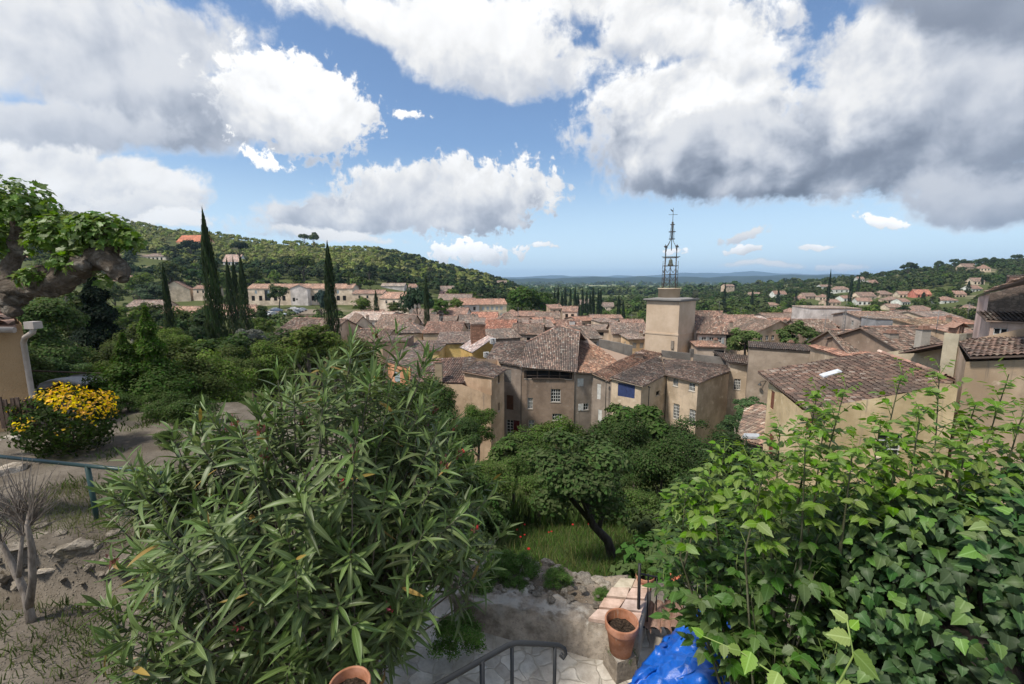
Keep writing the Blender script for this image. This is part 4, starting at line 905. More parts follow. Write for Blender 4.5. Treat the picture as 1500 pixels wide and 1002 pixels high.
for i, (x0, x1, ye, yr, d, lab) in enumerate(deep):
    gen_house('town_house', lab, 'house', x0, x1, ye, yr, d, 8 + i % 4, [-12, 6, 18, -5, 10][i % 5], 'gx' if i % 3 else 'hip', [BEIGE, PALE, (.50, .42, .32), (.38, .31, .24)][i % 4], grid('F', 2, 1) if i % 2 else [], group=TOWN, detail=0, small=True, roofcol=[PK, BR, (1, 1, 1), (1.4, 1.0, .85)][i % 4])

# pale public buildings at the foot of the left hill
L_ = 'large buildings at the foot of the hill'
mus = gen_house('long_building', 'long cream two storey public building with a turquoise glass bay above the car park', 'building', 362, 516, 422.5, 416, 208, 11, 3, 'gx', (.62, .53, .42),
  [('F', s, 3.6, 1.6, 2.4, ('dark')) for s in (.05, .12, .26, .34, .62, .70, .79, .86, .92)] + [('F', s, 1.0, 1.0, 1.6, ('shut', (.30, .36, .40))) for s in (.08, .2, .58, .68, .86)] + [('F', .185, .8, 2.6, 5.2, 'glass')], small=True, detail=0, roofcol=(1.5, 1.25, 1.1), group=L_, zb=-24)
gen_house('portal_block', 'pale grey gabled centre block projecting from the long public building', 'building', 425, 450, 422, 417.2, 205, 5, 3, 'gy', (.58, .56, .54), [('F', .35, 4.6, 1.2, 1.8, 'dark'), ('F', .7, 5.0, .7, .8, 'dark')], small=True, detail=0, roofcol=(1.4, 1.2, 1.1), group=L_, zb=-24)
gen_house('wide_house', 'low beige wing stepping down right of the long public building', 'house', 516, 560, 430, 425, 200, 9, -2, 'gx', (.54, .46, .36), grid('F', 3, 1), small=True, detail=0, roofcol=PK, group=L_)
gen_house('wide_house', 'pink roofed wing facing the villa garden below the wood', 'house', 556, 598, 437, 428, 192, 12, -14, 'gx', (.60, .52, .43), grid('F', 3, 1), small=True, detail=0, roofcol=(1.6, 1.3, 1.15), group=L_)
gen_house('apartment_house', 'three storey pale apartment house with rows of shutters and a pink roof', 'house', 700, 742, 446, 438, 172, 12, 12, 'gx', (.62, .54, .40), grid('F', 5, 2, st=('shut', (.38, .42, .44))), small=True, detail=0, roofcol=(1.5, 1.15, 1.0), group=L_, zb=-26)
gen_house('apartment_house', 'grey end of the apartment block with a plain gable', 'house', 678, 702, 446.5, 437, 166, 12, 22, 'gx', (.48, .45, .42), grid('F', 2, 2), small=True, detail=0, roofcol=(1.5, 1.15, 1.0), group=L_, zb=-26)
gen_house('wide_house', 'low long house with a brown roof behind the apartment block', 'house', 642, 690, 439, 431, 205, 9, 0, 'gx', (.50, .42, .33), grid('F', 4, 1), small=True, detail=0, group=L_)
# left of the big cypresses
gen_house('farm_house', 'farmhouse with a brown roof and pale blue shutters left of the tall cypress', 'house', 184, 236, 449, 440, 150, 9, 6, 'gx', (.46, .39, .30), [('F', s, .5, 1.1, 1.2, ('shut', (.45, .52, .56))) for s in (.2, .4, .6)], small=True, detail=0, group=L_)
gen_house('barn', 'long pink barn roof over a blind beige wall behind the leaning cypress', 'house', 235, 372, 461, 449, 150, 10, 2, 'gx', (.56, .48, .36), [('F', .7, 1.2, 1.5, 2, ('shut', (.42, .44, .42)))], small=True, detail=0, roofcol=(1.5, 1.25, 1.1), group=L_)
gen_house('farm_house', 'beige gabled house below the hedge left of the tall cypress', 'house', 234, 278, 424, 412, 225, 12, 20, 'gy', (.58, .50, .38), [], small=True, detail=0, roofcol=PK, group=L_)
gen_house('farm_house', 'long low pink roof between the two tallest cypresses', 'house', 282, 312, 423, 418, 230, 8, 0, 'gx', (.58, .50, .40), grid('F', 3, 1), small=True, detail=0, roofcol=PK, group=L_)
gen_house('farm_house', 'small ruin-like house with bare pinkish walls above the barn', 'house', 290, 365, 452, 446, 178, 8, -6, 'gx', (.60, .50, .40), [], small=True, detail=0, roofcol=PK, group=L_)
gen_house('barn', 'weathered sheet roofed shed among trees at the left', 'shed', 190, 222, 492, 481, 78, 6, 10, 'gx', (.36, .33, .29), [], small=True, detail=0, roofcol=(1.1, 1.1, 1.1))
# villas on the left hill
HV = 'villas on the left hillside'
def foot(px, py, lo=190.0, hi=690.0):                        # where the hillside meets the view of a house's foot
    d = lo
    while d < hi:
        q = P(px, py, d)
        if q.z <= Z(q.x, q.y): return d
        d += 6
    return hi
gen_house('villa', 'cream two storey villa with a row of dark windows on the hillside', 'villa', 205, 243, 375.5, 371.5, foot(224, 381.5), 12, 4, 'hip', (.64, .58, .48), grid('F', 5, 1, 1.4, 2.0, 'dark', top=.9), small=True, detail=0, group=HV)
gen_house('villa', 'orange roofed villa high under the pines', 'villa', 258, 296, 354, 345, foot(277, 360), 16, -8, 'gx', (.62, .38, .24), [], small=True, detail=0, roofcol=(2.0, 1.0, .7), group=HV)
gen_house('villa', 'white villa with dark window gaps just right of the tallest cypress', 'villa', 326, 350, 383, 373, foot(338, 389), 11, 0, 'gx', (.68, .66, .66), grid('F', 4, 1, 1.6, 2.0, 'dark'), small=True, detail=0, roofcol=(1.8, 1.7, 1.7), group=HV)
gen_house('villa', 'pink roofed villa behind the gnarled plane branch', 'villa', 160, 190, 411, 404, foot(175, 417), 10, 6, 'gx', (.56, .42, .36), [], small=True, detail=0, roofcol=PK, group=HV)
gen_house('villa', 'villa half hidden behind the leaves of the plane branch', 'villa', 14, 42, 378, 369, foot(28, 384), 11, 8, 'gx', (.58, .46, .38), grid('F', 2, 1), small=True, detail=0, roofcol=PK, group=HV)
gen_house('villa', 'small white cottage at the foot of the dark wood', 'villa', 598, 610, 421, 416, foot(604, 427), 7, 0, 'gx', (.66, .62, .58), grid('F', 2, 1), small=True, detail=0, roofcol=PK, group=HV)
gen_house('villa', 'rose coloured villa at the foot of the wood by the cypresses', 'villa', 644, 664, 426, 419, foot(654, 432), 8, 0, 'gx', (.58, .38, .36), grid('F', 2, 1), small=True, detail=0, group=HV)
gen_house('villa', 'long low white villa in the shrubs below the wood', 'villa', 558, 592, 419, 415, foot(575, 425), 8, 0, 'gx', (.50, .50, .48), [], small=True, detail=0, roofcol=(1.3, 1.4, 1.4), group=HV)
gen_house('villa', 'beige villa among trees at the end of the hill', 'villa', 728, 742, 415, 411, foot(735, 421), 9, 0, 'gx', (.56, .44, .36), [], small=True, detail=0, group=HV)
gen_house('villa', 'pale villa in the cypress grove left of the tower', 'villa', 842, 862, 447, 439, foot(852, 453), 9, -8, 'gx', (.60, .54, .46), grid('F', 2, 1), small=True, detail=0, group=HV)
gen_house('villa', 'cream villa behind the cypress grove left of the tower', 'villa', 884, 900, 449, 443, foot(892, 455), 9, 4, 'gx', (.62, .54, .44), grid('F', 2, 1), small=True, detail=0, group=HV)
# villas on the right hill
RV = 'villas on the right hillside'
vil = [(1221, 1246, 424, 419.5, 'white', 'white villa with a long terrace in the middle of the right hillside'), (1135, 1153, 431, 426, 'white', 'white villa furthest left on the right hillside'), (1179, 1197, 434, 429, 'beige', 'beige villa left of the long white terrace villa'), (1200, 1215, 435, 431, 'cream', 'small cream villa under the long white terrace villa'),
 (1257, 1267, 409, 405.5, 'white', 'white house high on the ridge in the woods'), (1275, 1287, 415, 410, 'grey', 'grey house just under the ridge pines'), (1290, 1309, 431, 426, 'beige', 'beige house in the upper row left of the red house'), (1317, 1335, 431, 426.5, 'cream', 'cream house touching the red house'),
 (1342, 1365, 431, 424, 'red', 'salmon red long house on the right hillside'), (1381, 1404, 440, 434.5, 'white', 'white house right of the red house'), (1260, 1284, 434, 428, 'cream', 'cream house with two roofs below the long white terrace villa'), (1256, 1278, 441, 436, 'white', 'white gabled house in the lower row of the right hillside'), (1299, 1321, 439, 434, 'beige', 'brown roofed house in the lower row below the red house'),
 (1322, 1334, 442, 437, 'white', 'tiny white house below the red house'), (1413, 1432, 391, 386, 'beige', 'beige villa beside the umbrella pines on the ridge'), (1436, 1452, 393, 388, 'cream', 'cream villa at the right end of the ridge'), (1426, 1443, 412, 407, 'cream', 'cream house at the upper right of the hillside'), (1424, 1440, 423, 418, 'white', 'white walled house below the upper right cream house'),
 (1340, 1371, 455, 448, 'grey', 'wide grey roofed house at the foot of the right hill'), (1400, 1416, 431, 426, 'beige', 'low house with brown roof right of the white house on the slope'), (1098, 1114, 431, 428, 'beige', 'beige house far left among the woods right of the tower'), (1123, 1144, 447, 443, 'cream', 'cream house low in the woods right of the tower'), (1204, 1221, 420, 417, 'white', 'flat white house above the terrace villa'),
 (1167, 1180, 437, 433, 'pink', 'pink house half hidden in the woods'), (1415, 1436, 452, 446, 'beige', 'tile roofed house beside the tall pink wall'), (1236, 1250, 437, 433, 'white', 'white house edge between trees below the terrace villa'), (1062, 1076, 419, 416.5, 'beige', 'tiny beige house on the wood crest right of the tower'), (1150, 1170, 457, 451, 'cream', 'cream house just above the town roofs on the right'), (1302, 1322, 450, 445, 'cream', 'cream house low above the satellite dish wall'), (1212, 1232, 443, 438.5, 'beige', 'beige roofed house above the long white parapet')]
vc = {'white': (.68, .66, .62), 'beige': (.52, .43, .33), 'cream': (.62, .53, .41), 'grey': (.42, .41, .39), 'red': (.52, .20, .15), 'pink': (.58, .42, .36)}
for i, (x0, x1, ye, yr, cn, lab) in enumerate(vil):
    d = foot((x0 + x1) / 2, ye + 5)
    gen_house('villa', lab, 'villa', x0, x1, ye, yr, d, 9, [-8, 5, 14, -16][i % 4], 'gx' if i % 3 else 'hip', vc[cn], grid('F', 3, 1, 1.4, 1.8, 'dark', lo=.05, hi=.95), group=RV, detail=0, small=True, roofcol=(1.7, 1.0, .85) if cn == 'red' else PK if i % 2 else (1.1, 1.0, .95))

# ------------------------------------------------------------------ bell tower with its iron campanile
L0, L1, L2 = P(947, 441, 80), P(996, 442, 76), P(1020, 441, 81); ztop = L1.z
cx, cy = (L0.x + L2.x) / 2, (L0.y + L2.y) / 2; L3 = Vector((L0.x + L2.x - L1.x, L0.y + L2.y - L1.y, 0))
rt = thing('bell_tower', 'square beige bell tower carrying an open iron cage with a bell', 'tower', (cx, cy, -24))
off = Vector((cx, cy, -24)); sq = [Vector((q.x - cx, q.y - cy, 0)) for q in (L0, L1, L2, L3)]
def prism(bm, k, z0, z1, k1=None):
    vs = [bm.verts.new((q.x * k, q.y * k, z0)) for q in sq] + [bm.verts.new((q.x * (k1 or k), q.y * (k1 or k), z1)) for q in sq]
    for f in ((3, 2, 1, 0), (4, 5, 6, 7), (0, 1, 5, 4), (1, 2, 6, 5), (2, 3, 7, 6), (3, 0, 4, 7)): bm.faces.new([vs[i] for i in f])
zt_ = ztop + 24; zl = P(996, 492, 76).z + 24
bm = bmesh.new(); prism(bm, 1.0, 0, zl); prism(bm, .985, zl + .002, zt_); prism(bm, 1.022, zl - .12, zl + .16); bmesh.ops.recalc_face_normals(bm, faces=bm.faces[:]); bm_obj('shaft', bm, M_clean, rt, (.55, .43, .32))
bm = bmesh.new(); prism(bm, 1.05, zt_ - .02, zt_ + .16); prism(bm, 1.13, zt_ + .162, zt_ + .42); prism(bm, 1.0, zt_ + .422, zt_ + .62, .6); bm_obj('cornice', bm, M_clean, rt, (.24, .23, .22))
bm = bmesh.new(); e_ = (sq[1] - sq[0]).normalized(); e2 = (sq[2] - sq[1]).normalized(); c_ = sq[1] + e_ * -.9; box(bm, (c_.x - .05, c_.y - .08, zl - 1.8), (.5, .25, 1.5), atan2(e_.y, e_.x)); bm_obj('plaque', bm, M_paint, rt, (.26, .22, .18))
zd = P(981, 422, 80).z + 24
bm = bmesh.new(); lathe(bm, [(1.95, zt_ + .4), (1.95, zd - .2), (2.08, zd - .18), (2.08, zd)], 28, cap=True); bm_obj('drum', bm, M_clean, rt, (.50, .40, .29), loc=(-.55, 0, 0))
bm = bmesh.new()                                            # small roof-edge railing
p0 = sq[2] * 1.05; p1 = sq[1] * .35 + sq[2] * .72
for k in range(9): q = p0.lerp(p1, k / 8); tube(bm, [(q.x, q.y, zt_ + .4), (q.x, q.y, zt_ + 2.0)], .03, 5)
tube(bm, [(p0.x, p0.y, zt_ + 2.0), (p1.x, p1.y, zt_ + 2.0)], .04, 5); bm_obj('railing', bm, M_iron, rt, (.06, .055, .05))
bm = bmesh.new(); IR = .058; za, zb_, zc_ = zd, P(981, 377, 80).z + 24, P(981, 361, 80).z + 24
legs = [(1.40 * cos(t), 1.40 * sin(t)) for t in (pi / 8 + k * pi / 4 for k in range(8))]
for k, (x, y) in enumerate(legs):
    big = k % 2 == 0
    if big: tube(bm, [(x * 1.16, y * 1.16, za), (x * 1.0, y, za + 1.0), (x * .96, y * .96, zb_)], IR * 1.25, 6); tube(bm, [(x * .96, y * .96, zb_), (x * .98, y * .98, zb_ + .9), (x * 1.0, y, zc_ + .25)], IR * .8, 6); box(bm, (x, y, zc_ - .1), (.34, .34, .2), pi / 4); tube(bm, [(x - .32, y, zc_ - .15), (x + .32, y, zc_ - .15)], .04, 5); tube(bm, [(x, y - .32, zc_ - .15), (x, y + .32, zc_ - .15)], .04, 5)
    else: tube(bm, [(x * 1.0, y * 1.0, za), (x * .95, y * .95, zb_ - .7)], IR * .7, 5)
    x2, y2 = legs[(k + 1) % 8]
    for zz in (.35, 1.35, 2.5, 4.1, zb_ - za - .1): tube(bm, [(x, y, za + zz), (x2, y2, za + zz)], IR * (.9 if zz > 3 else .7), 5)
    for zz, rr_ in ((.9, .42), (1.95, .46), (3.3, .5)):     # scrolls
        mx_, my_ = (x + x2) / 2, (y + y2) / 2; tx, ty = (x2 - x), (y2 - y); L = sqrt(tx * tx + ty * ty); tx /= L; ty /= L
        for s in (-1, 1): tube(bm, [(mx_ + tx * s * (.04 + .24 * (1 - cos(t))), my_ + ty * s * (.04 + .24 * (1 - cos(t))), za + zz + rr_ * (t / pi * 2 - 1)) for t in np.linspace(0, pi * 1.35, 9)], IR * .45, 4, cap=False)
for (x, y) in legs[::2]:                                     # ribs of the crown sweep in to the lantern
    tube(bm, [(x * .96, y * .96, zb_ - .1), (x * .98, y * .98, zb_ + .9), (x * .80, y * .80, zb_ + 1.9), (x * .42, y * .42, zb_ + 2.6), (x * .16, y * .16, zb_ + 3.3)], IR * .8, 6)
for zz, w_ in ((3.3, .55), (4.6, .62), (5.9, .4)):
    for s in (0, pi / 4): tube(bm, [(w_ * cos(t + s), w_ * sin(t + s), zb_ + zz) for t in np.linspace(0, 2 * pi, 9)], .05, 5, cap=False)
for k in range(4): x, y = .36 * cos(k * pi / 2), .36 * sin(k * pi / 2); tube(bm, [(x, y, zb_ + 3.2), (x * .9, y * .9, zb_ + 4.6), (x * .3, y * .3, zb_ + 6.4)], .05, 5)
bm_obj('iron_cage', bm, M_iron, rt, (.075, .07, .065), loc=(-.55, 0, 0))
zs = P(981, 307, 80).z + 24
bm = bmesh.new(); tube(bm, [(0, 0, zb_ + 1.2), (0, 0, zb_ + 6), (0, 0, zs)], [.07, .06, .035], 6); zx = P(981, 316.5, 80).z + 24; tube(bm, [(-.75, .2, zx), (.75, -.2, zx)], .035, 5); tube(bm, [(.2, .6, zx - .15), (-.2, -.6, zx - .15)], .03, 5)
vs = [bm.verts.new(v) for v in ((0, 0, zs - .5), (-.5, .1, zs - .15), (-.4, .1, zs - .45), (0, 0, zs - .8))]; bm.faces.new(vs); bm_obj('weather_vane', bm, M_iron, rt, (.06, .055, .05), loc=(-.55, 0, 0))
bz = P(981, 389, 80).z + 24
bm = bmesh.new(); lathe(bm, [(.55, 0), (.50, .12), (.40, .35), (.33, .75), (.30, 1.0), (.16, 1.16), (.05, 1.2)], 16, (0, 0, bz), cap=True); tube(bm, [(0, 0, bz + 1.15), (0, 0, bz + 1.6)], .07, 6); tube(bm, [(-1.5, .6, bz + 1.6), (1.5, -.6, bz + 1.6)], .06, 5); bm_obj('bell', bm, M_metal, rt, (.10, .11, .085), loc=(-.55, 0, 0))

# ------------------------------------------------------------------ small things on the roofs
rt = thing('lattice_mast', 'thin lattice radio mast rising above the pink flat pitched roof', 'antenna', tuple(P(1231, 524, 47)))
bm = bmesh.new(); H_ = P(1233, 452, 47).z - P(1231, 524, 47).z
for k in range(3): t = k * 2.094; tube(bm, [(.13 * cos(t), .13 * sin(t), -.8), (.13 * cos(t), .13 * sin(t), H_)], .018, 4)
for i in range(14):
    for k in range(3): t, t2 = k * 2.094, (k + 1) * 2.094; tube(bm, [(.13 * cos(t), .13 * sin(t), H_ * i / 14), (.13 * cos(t2), .13 * sin(t2), H_ * (i + 1) / 14)], .010, 4)
bm_obj('lattice', bm, M_iron, rt, (.16, .16, .16))
bm = bmesh.new(); tube(bm, [(0, 0, H_), (0, 0, H_ + 1.2)], .015, 4); tube(bm, [(-.4, 0, H_ + .5), (.4, 0, H_ + .5)], .012, 4); bm_obj('aerial', bm, M_iron, rt, (.2, .2, .2))
def aerial(px, py, d, h, lab):
    q = P(px, py, d); rt = thing('roof_aerial', lab, 'antenna', tuple(q)); bm = bmesh.new(); tube(bm, [(0, 0, -.6), (0, 0, h)], .03, 5); bm_obj('pole', bm, M_iron, rt, (.2, .2, .2))
    bm = bmesh.new(); tube(bm, [(-.7, 0, h - .2), (.7, .1, h - .2)], .02, 4)
    for k in range(7): x = -.6 + k * .2; tube(bm, [(x, -.28, h - .2), (x, .28, h - .2)], .012, 4)
    bm_obj('rods', bm, M_iron, rt, (.25, .25, .25))
aerial(1207, 493, 56, 3.0, 'television aerial on a pole left of the lattice mast'); aerial(1053, 456, 92, 2.2, 'television aerial above the grey gable right of the tower'); aerial(759, 484, 84, 4.6, 'slim aerial pole standing behind the long low gutter roof'); aerial(549, 482, 97, 2.0, 'short aerial on the broad cream gable')
for px, py, d, h, lab in ((585, 470, 108, 2.2, 'small aerial above the wide mottled roof behind the cream gable'), (648, 473, 101, 2.4, 'aerial standing on the broad pink tile roof'), (735, 469, 101, 2.0, 'aerial on the salmon roof behind the brick stack'), (790, 470, 105, 2.2, 'aerial above the open topped attic house'), (868, 474, 103, 2.4, 'aerial on the flat loggia house'), (925, 474, 94, 2.0, 'aerial on the roof left of the bell tower'), (1085, 462, 116, 2.2, 'aerial above the long pinkish roof right of the tower'), (1268, 485, 47, 1.8, 'aerial on the jumbled dark tile roofs'), (1372, 481, 43, 1.8, 'aerial left of the tall pale chimney'), (1418, 462, 70, 2.0, 'aerial in front of the pink wall house')): aerial(px, py, d, h, lab)
for k, (px, lab) in enumerate(((1308, 'round white satellite dish on the blue grey wall, left of two'), (1327, 'round grey satellite dish on the blue grey wall, right of two'))):
    q = P(px, 479, 73.5 - k * .9); rt = thing('satellite_dish', lab, 'satellite dish', tuple(q)); bm = bmesh.new(); lathe(bm, [(.02, .0), (.35, .05), (.62, .17), (.66, .2)], 20)
    bmesh.ops.rotate(bm, verts=bm.verts, cent=(0, 0, 0), matrix=Matrix.Rotation(radians(78), 3, 'X')); bm_obj('dish', bm, M_paint, rt, (.55, .56, .57) if k == 0 else (.36, .37, .38))
    bm = bmesh.new(); tube(bm, [(0, .02, 0), (0, .3, -.2), (0, 1.8, -.25)], .035, 5); tube(bm, [(0, -.1, -.6), (0, -.55, -.15)], .02, 4); bm_obj('arm', bm, M_iron, rt, (.2, .2, .2))
for k, (px, py, lab) in enumerate(((722, 499, 'upper white air conditioning unit beside the ochre house'), (712.5, 519, 'lower white air conditioning unit beside the ochre house'))):
    q = P(px, py, 66); rt = thing('air_conditioner', lab, 'air conditioner', tuple(q)); bm = bmesh.new(); box(bm, (0, 0, 0), (.85, .4, .7), .3); box(bm, (0, .2, -.45), (.8, .8, .1), .3); bm_obj('casing', bm, M_paint, rt, (.62, .62, .6))
    bm = bmesh.new(); lathe(bm, [(.05, 0), (.28, .02), (.30, .05)], 18); bmesh.ops.rotate(bm, verts=bm.verts, cent=(0, 0, 0), matrix=Matrix.Rotation(radians(90), 3, 'X')); bmesh.ops.translate(bm, verts=bm.verts, vec=(0, -.2, 0)); bm_obj('fan_grille', bm, M_iron, rt, (.12, .12, .12))
# wall lamp bracket on the annex
q = P(1113, 562, 55.5); rt = thing('wall_lamp', 'small dark lamp on a curved bracket beside the annex wall', 'lamp', tuple(q)); bm = bmesh.new(); tube(bm, [(1.6, .3, .1), (.8, .1, .35), (.1, 0, .3), (0, 0, 0)], .04, 6); bm_obj('bracket', bm, M_iron, rt, (.04, .04, .04)); bm = bmesh.new(); lathe(bm, [(.05, .1), (.2, -.1), (.24, -.22)], 12); bm_obj('lamp_shade', bm, M_iron, rt, (.05, .05, .05))
# car park with its cars and a floodlight mast
q0 = P(417, 461, 168); zc = Z(q0.x, q0.y) + .5
bm = bmesh.new(); box(bm, (q0.x, q0.y + 6, zc - 2), (30, 26, 4), .05); tag(bm_obj('car_park', bm, M_soil, None), kind='structure')
def car(px, py, ang, colr, lab):
    r_ = ray(px, py); d = zc / r_.z; q = r_ * d; rt = thing('parked_car', lab, 'car', (q.x, q.y, zc), radians(ang), 'cars in the car park below the long public building')
    bm = bmesh.new(); prof = [(-2.1, .35), (-2.1, .75), (-1.35, .9), (-.7, 1.38), (.75, 1.42), (1.5, .95), (2.1, .85), (2.12, .35)]
    A = [bm.verts.new((x, -.85 * (1 if z < 1 else .8), z)) for x, z in prof]; B = [bm.verts.new((x, .85 * (1 if z < 1 else .8), z)) for x, z in prof]
    bm.faces.new(A[::-1]); bm.faces.new(B)
    for i in range(len(prof)): j = (i + 1) % len(prof); bm.faces.new((A[i], A[j], B[j], B[i]))
    bmesh.ops.recalc_face_normals(bm, faces=bm.faces[:]); bm_obj('body', bm, M_metal, rt, colr)
    bm = bmesh.new()
    for s in (-1, 1): bm.faces.new([bm.verts.new(v) for v in ((-1.15, s * .80, .98), (1.25, s * .80, .98), (.70, s * .72, 1.33), (-.66, s * .72, 1.31))])
    for x0, x1 in ((1.42, .82), (-1.28, -.76)): bm.faces.new([bm.verts.new(v) for v in ((x0 * 1.02, -.66, 1.02), (x0 * 1.02, .66, 1.02), (x1 * 1.03, .6, 1.36), (x1 * 1.03, -.6, 1.36))])
    bm_obj('windows', bm, M_glass, rt)
    for x in (-1.3, 1.3):
        for s in (-1, 1):
            bm = bmesh.new(); lathe(bm, [(.12, -.1), (.32, -.1), (.32, .1), (.12, .1)], 12); bmesh.ops.rotate(bm, verts=bm.verts, cent=(0, 0, 0), matrix=Matrix.Rotation(pi / 2, 3, 'X')); bmesh.ops.translate(bm, verts=bm.verts, vec=(x, s * .82, .32)); bm_obj('wheel', bm, M_iron, rt, (.02, .02, .02))
for a in ((393, 461.5, 70, (.55, .57, .6), 'silver car nearest the left end of the car park'), (398, 462, 72, (.62, .62, .62), 'white car second from the left in the car park'), (406, 457, 15, (.12, .17, .26), 'dark blue car in the back of the car park'), (403, 455.5, 10, (.30, .33, .36), 'grey car at the back left of the car park'), (424, 462, 60, (.5, .55, .62), 'pale blue car in the front of the right row'),
          (429, 460.5, 60, (.6, .6, .62), 'white car in the middle of the right row'), (433, 459, 60, (.18, .2, .22), 'dark car in the middle of the right row'), (437, 457.5, 60, (.62, .63, .65), 'white car near the back of the right row'), (442, 456, 60, (.5, .52, .55), 'silver car last in the right row'), (430, 454.5, 15, (.6, .6, .6), 'white car behind the right row')): car(*a)
q = P(354, 479, 96); zb0 = Z(q.x, q.y); rt = thing('floodlight_mast', 'grey floodlight mast with lamps on a crossbar between the slim cypresses', 'lamp', (q.x, q.y, zb0)); hh = P(354, 458, 96).z - zb0
bm = bmesh.new(); tube(bm, [(0, 0, -.3), (0, 0, hh)], [.12, .08], 8); tube(bm, [(-.9, 0, hh), (.9, 0, hh)], .05, 6); bm_obj('pole', bm, M_iron, rt, (.35, .36, .37))
for x in (-.85, -.3, .3, .85): bm = bmesh.new(); box(bm, (x, -.1, hh + .22), (.42, .22, .32)); bm_obj('lamp_head', bm, M_iron, rt, (.30, .31, .32))
# ------------------------------------------------------------------ trees
def frames(nrm, rng, axis=None):
    """orthonormal frames with z along nrm; y along axis when given"""
    n = nrm / np.maximum(np.linalg.norm(nrm, axis=1, keepdims=True), 1e-9)
    a = rng.normal(size=n.shape) if axis is None else axis
    y = a - n * (a * n).sum(1, keepdims=True); y /= np.maximum(np.linalg.norm(y, axis=1, keepdims=True), 1e-9)
    return np.stack([np.cross(y, n), y, n], 1)            # rows: x, y, z
def place_leaves(T, pos, fr, size, rng, rnd2=None):
    """T = (verts, [faces], uv); one copy per position"""
    tv, tf, tuv = T; N, k = len(pos), len(tv)
    size = np.asarray(size, float); size = size if size.ndim == 2 else np.repeat(size[:, None], 3, 1)
    loc = tv[None] * size[:, None, :]
    V = np.einsum('nkc,ncd->nkd', loc, fr) + pos[:, None]
    F = [(np.asarray(f)[None] + (np.arange(N) * k)[:, None, None]).reshape(-1, np.asarray(f).shape[1]) for f in tf]
    r = rnd2 if rnd2 is not None else rng.random((N, 2))
    return V.reshape(-1, 3), F, np.tile(tuv, (N, 1)), np.repeat(r, k, 0)
def join(parts):
    V, F, U, R = [], {}, [], []; n = 0
    for v, f, u, r in parts:
        V.append(v); U.append(u); R.append(r)
        for q in f: F.setdefault(q.shape[1], []).append(q + n)
        n += len(v)
    return np.concatenate(V), [np.concatenate(q) for q in F.values()], np.concatenate(U), np.concatenate(R)
# leaf shapes: x across, y along, z up
T_CARD = (np.array([(0, -.5, 0), (.36, 0, .10), (0, .5, -.06), (-.36, 0, .10)], float), [[(0, 1, 2, 3)]], np.array([(.5, 0), (1, .5), (.5, 1), (0, .5)], float))
T_LEAF = (np.array([(0, 0, 0), (.26, .35, .06), (.20, .72, .03), (0, 1.0, -.10), (-.20, .72, .03), (-.26, .35, .06), (0, .5, -.02)], float), [[(0, 1, 6), (1, 2, 6), (2, 3, 6), (3, 4, 6), (4, 5, 6), (5, 0, 6)]],
          np.array([(.5, 0), (1, .35), (.9, .7), (.5, 1), (.1, .7), (0, .35), (.5, .5)], float))
def sph(rng, n, zmin=-1.0):
    z = rng.uniform(zmin, 1, n); t = rng.uniform(0, 2 * pi, n); r = np.sqrt(1 - z * z); return np.stack([r * np.cos(t), r * np.sin(t), z], 1)
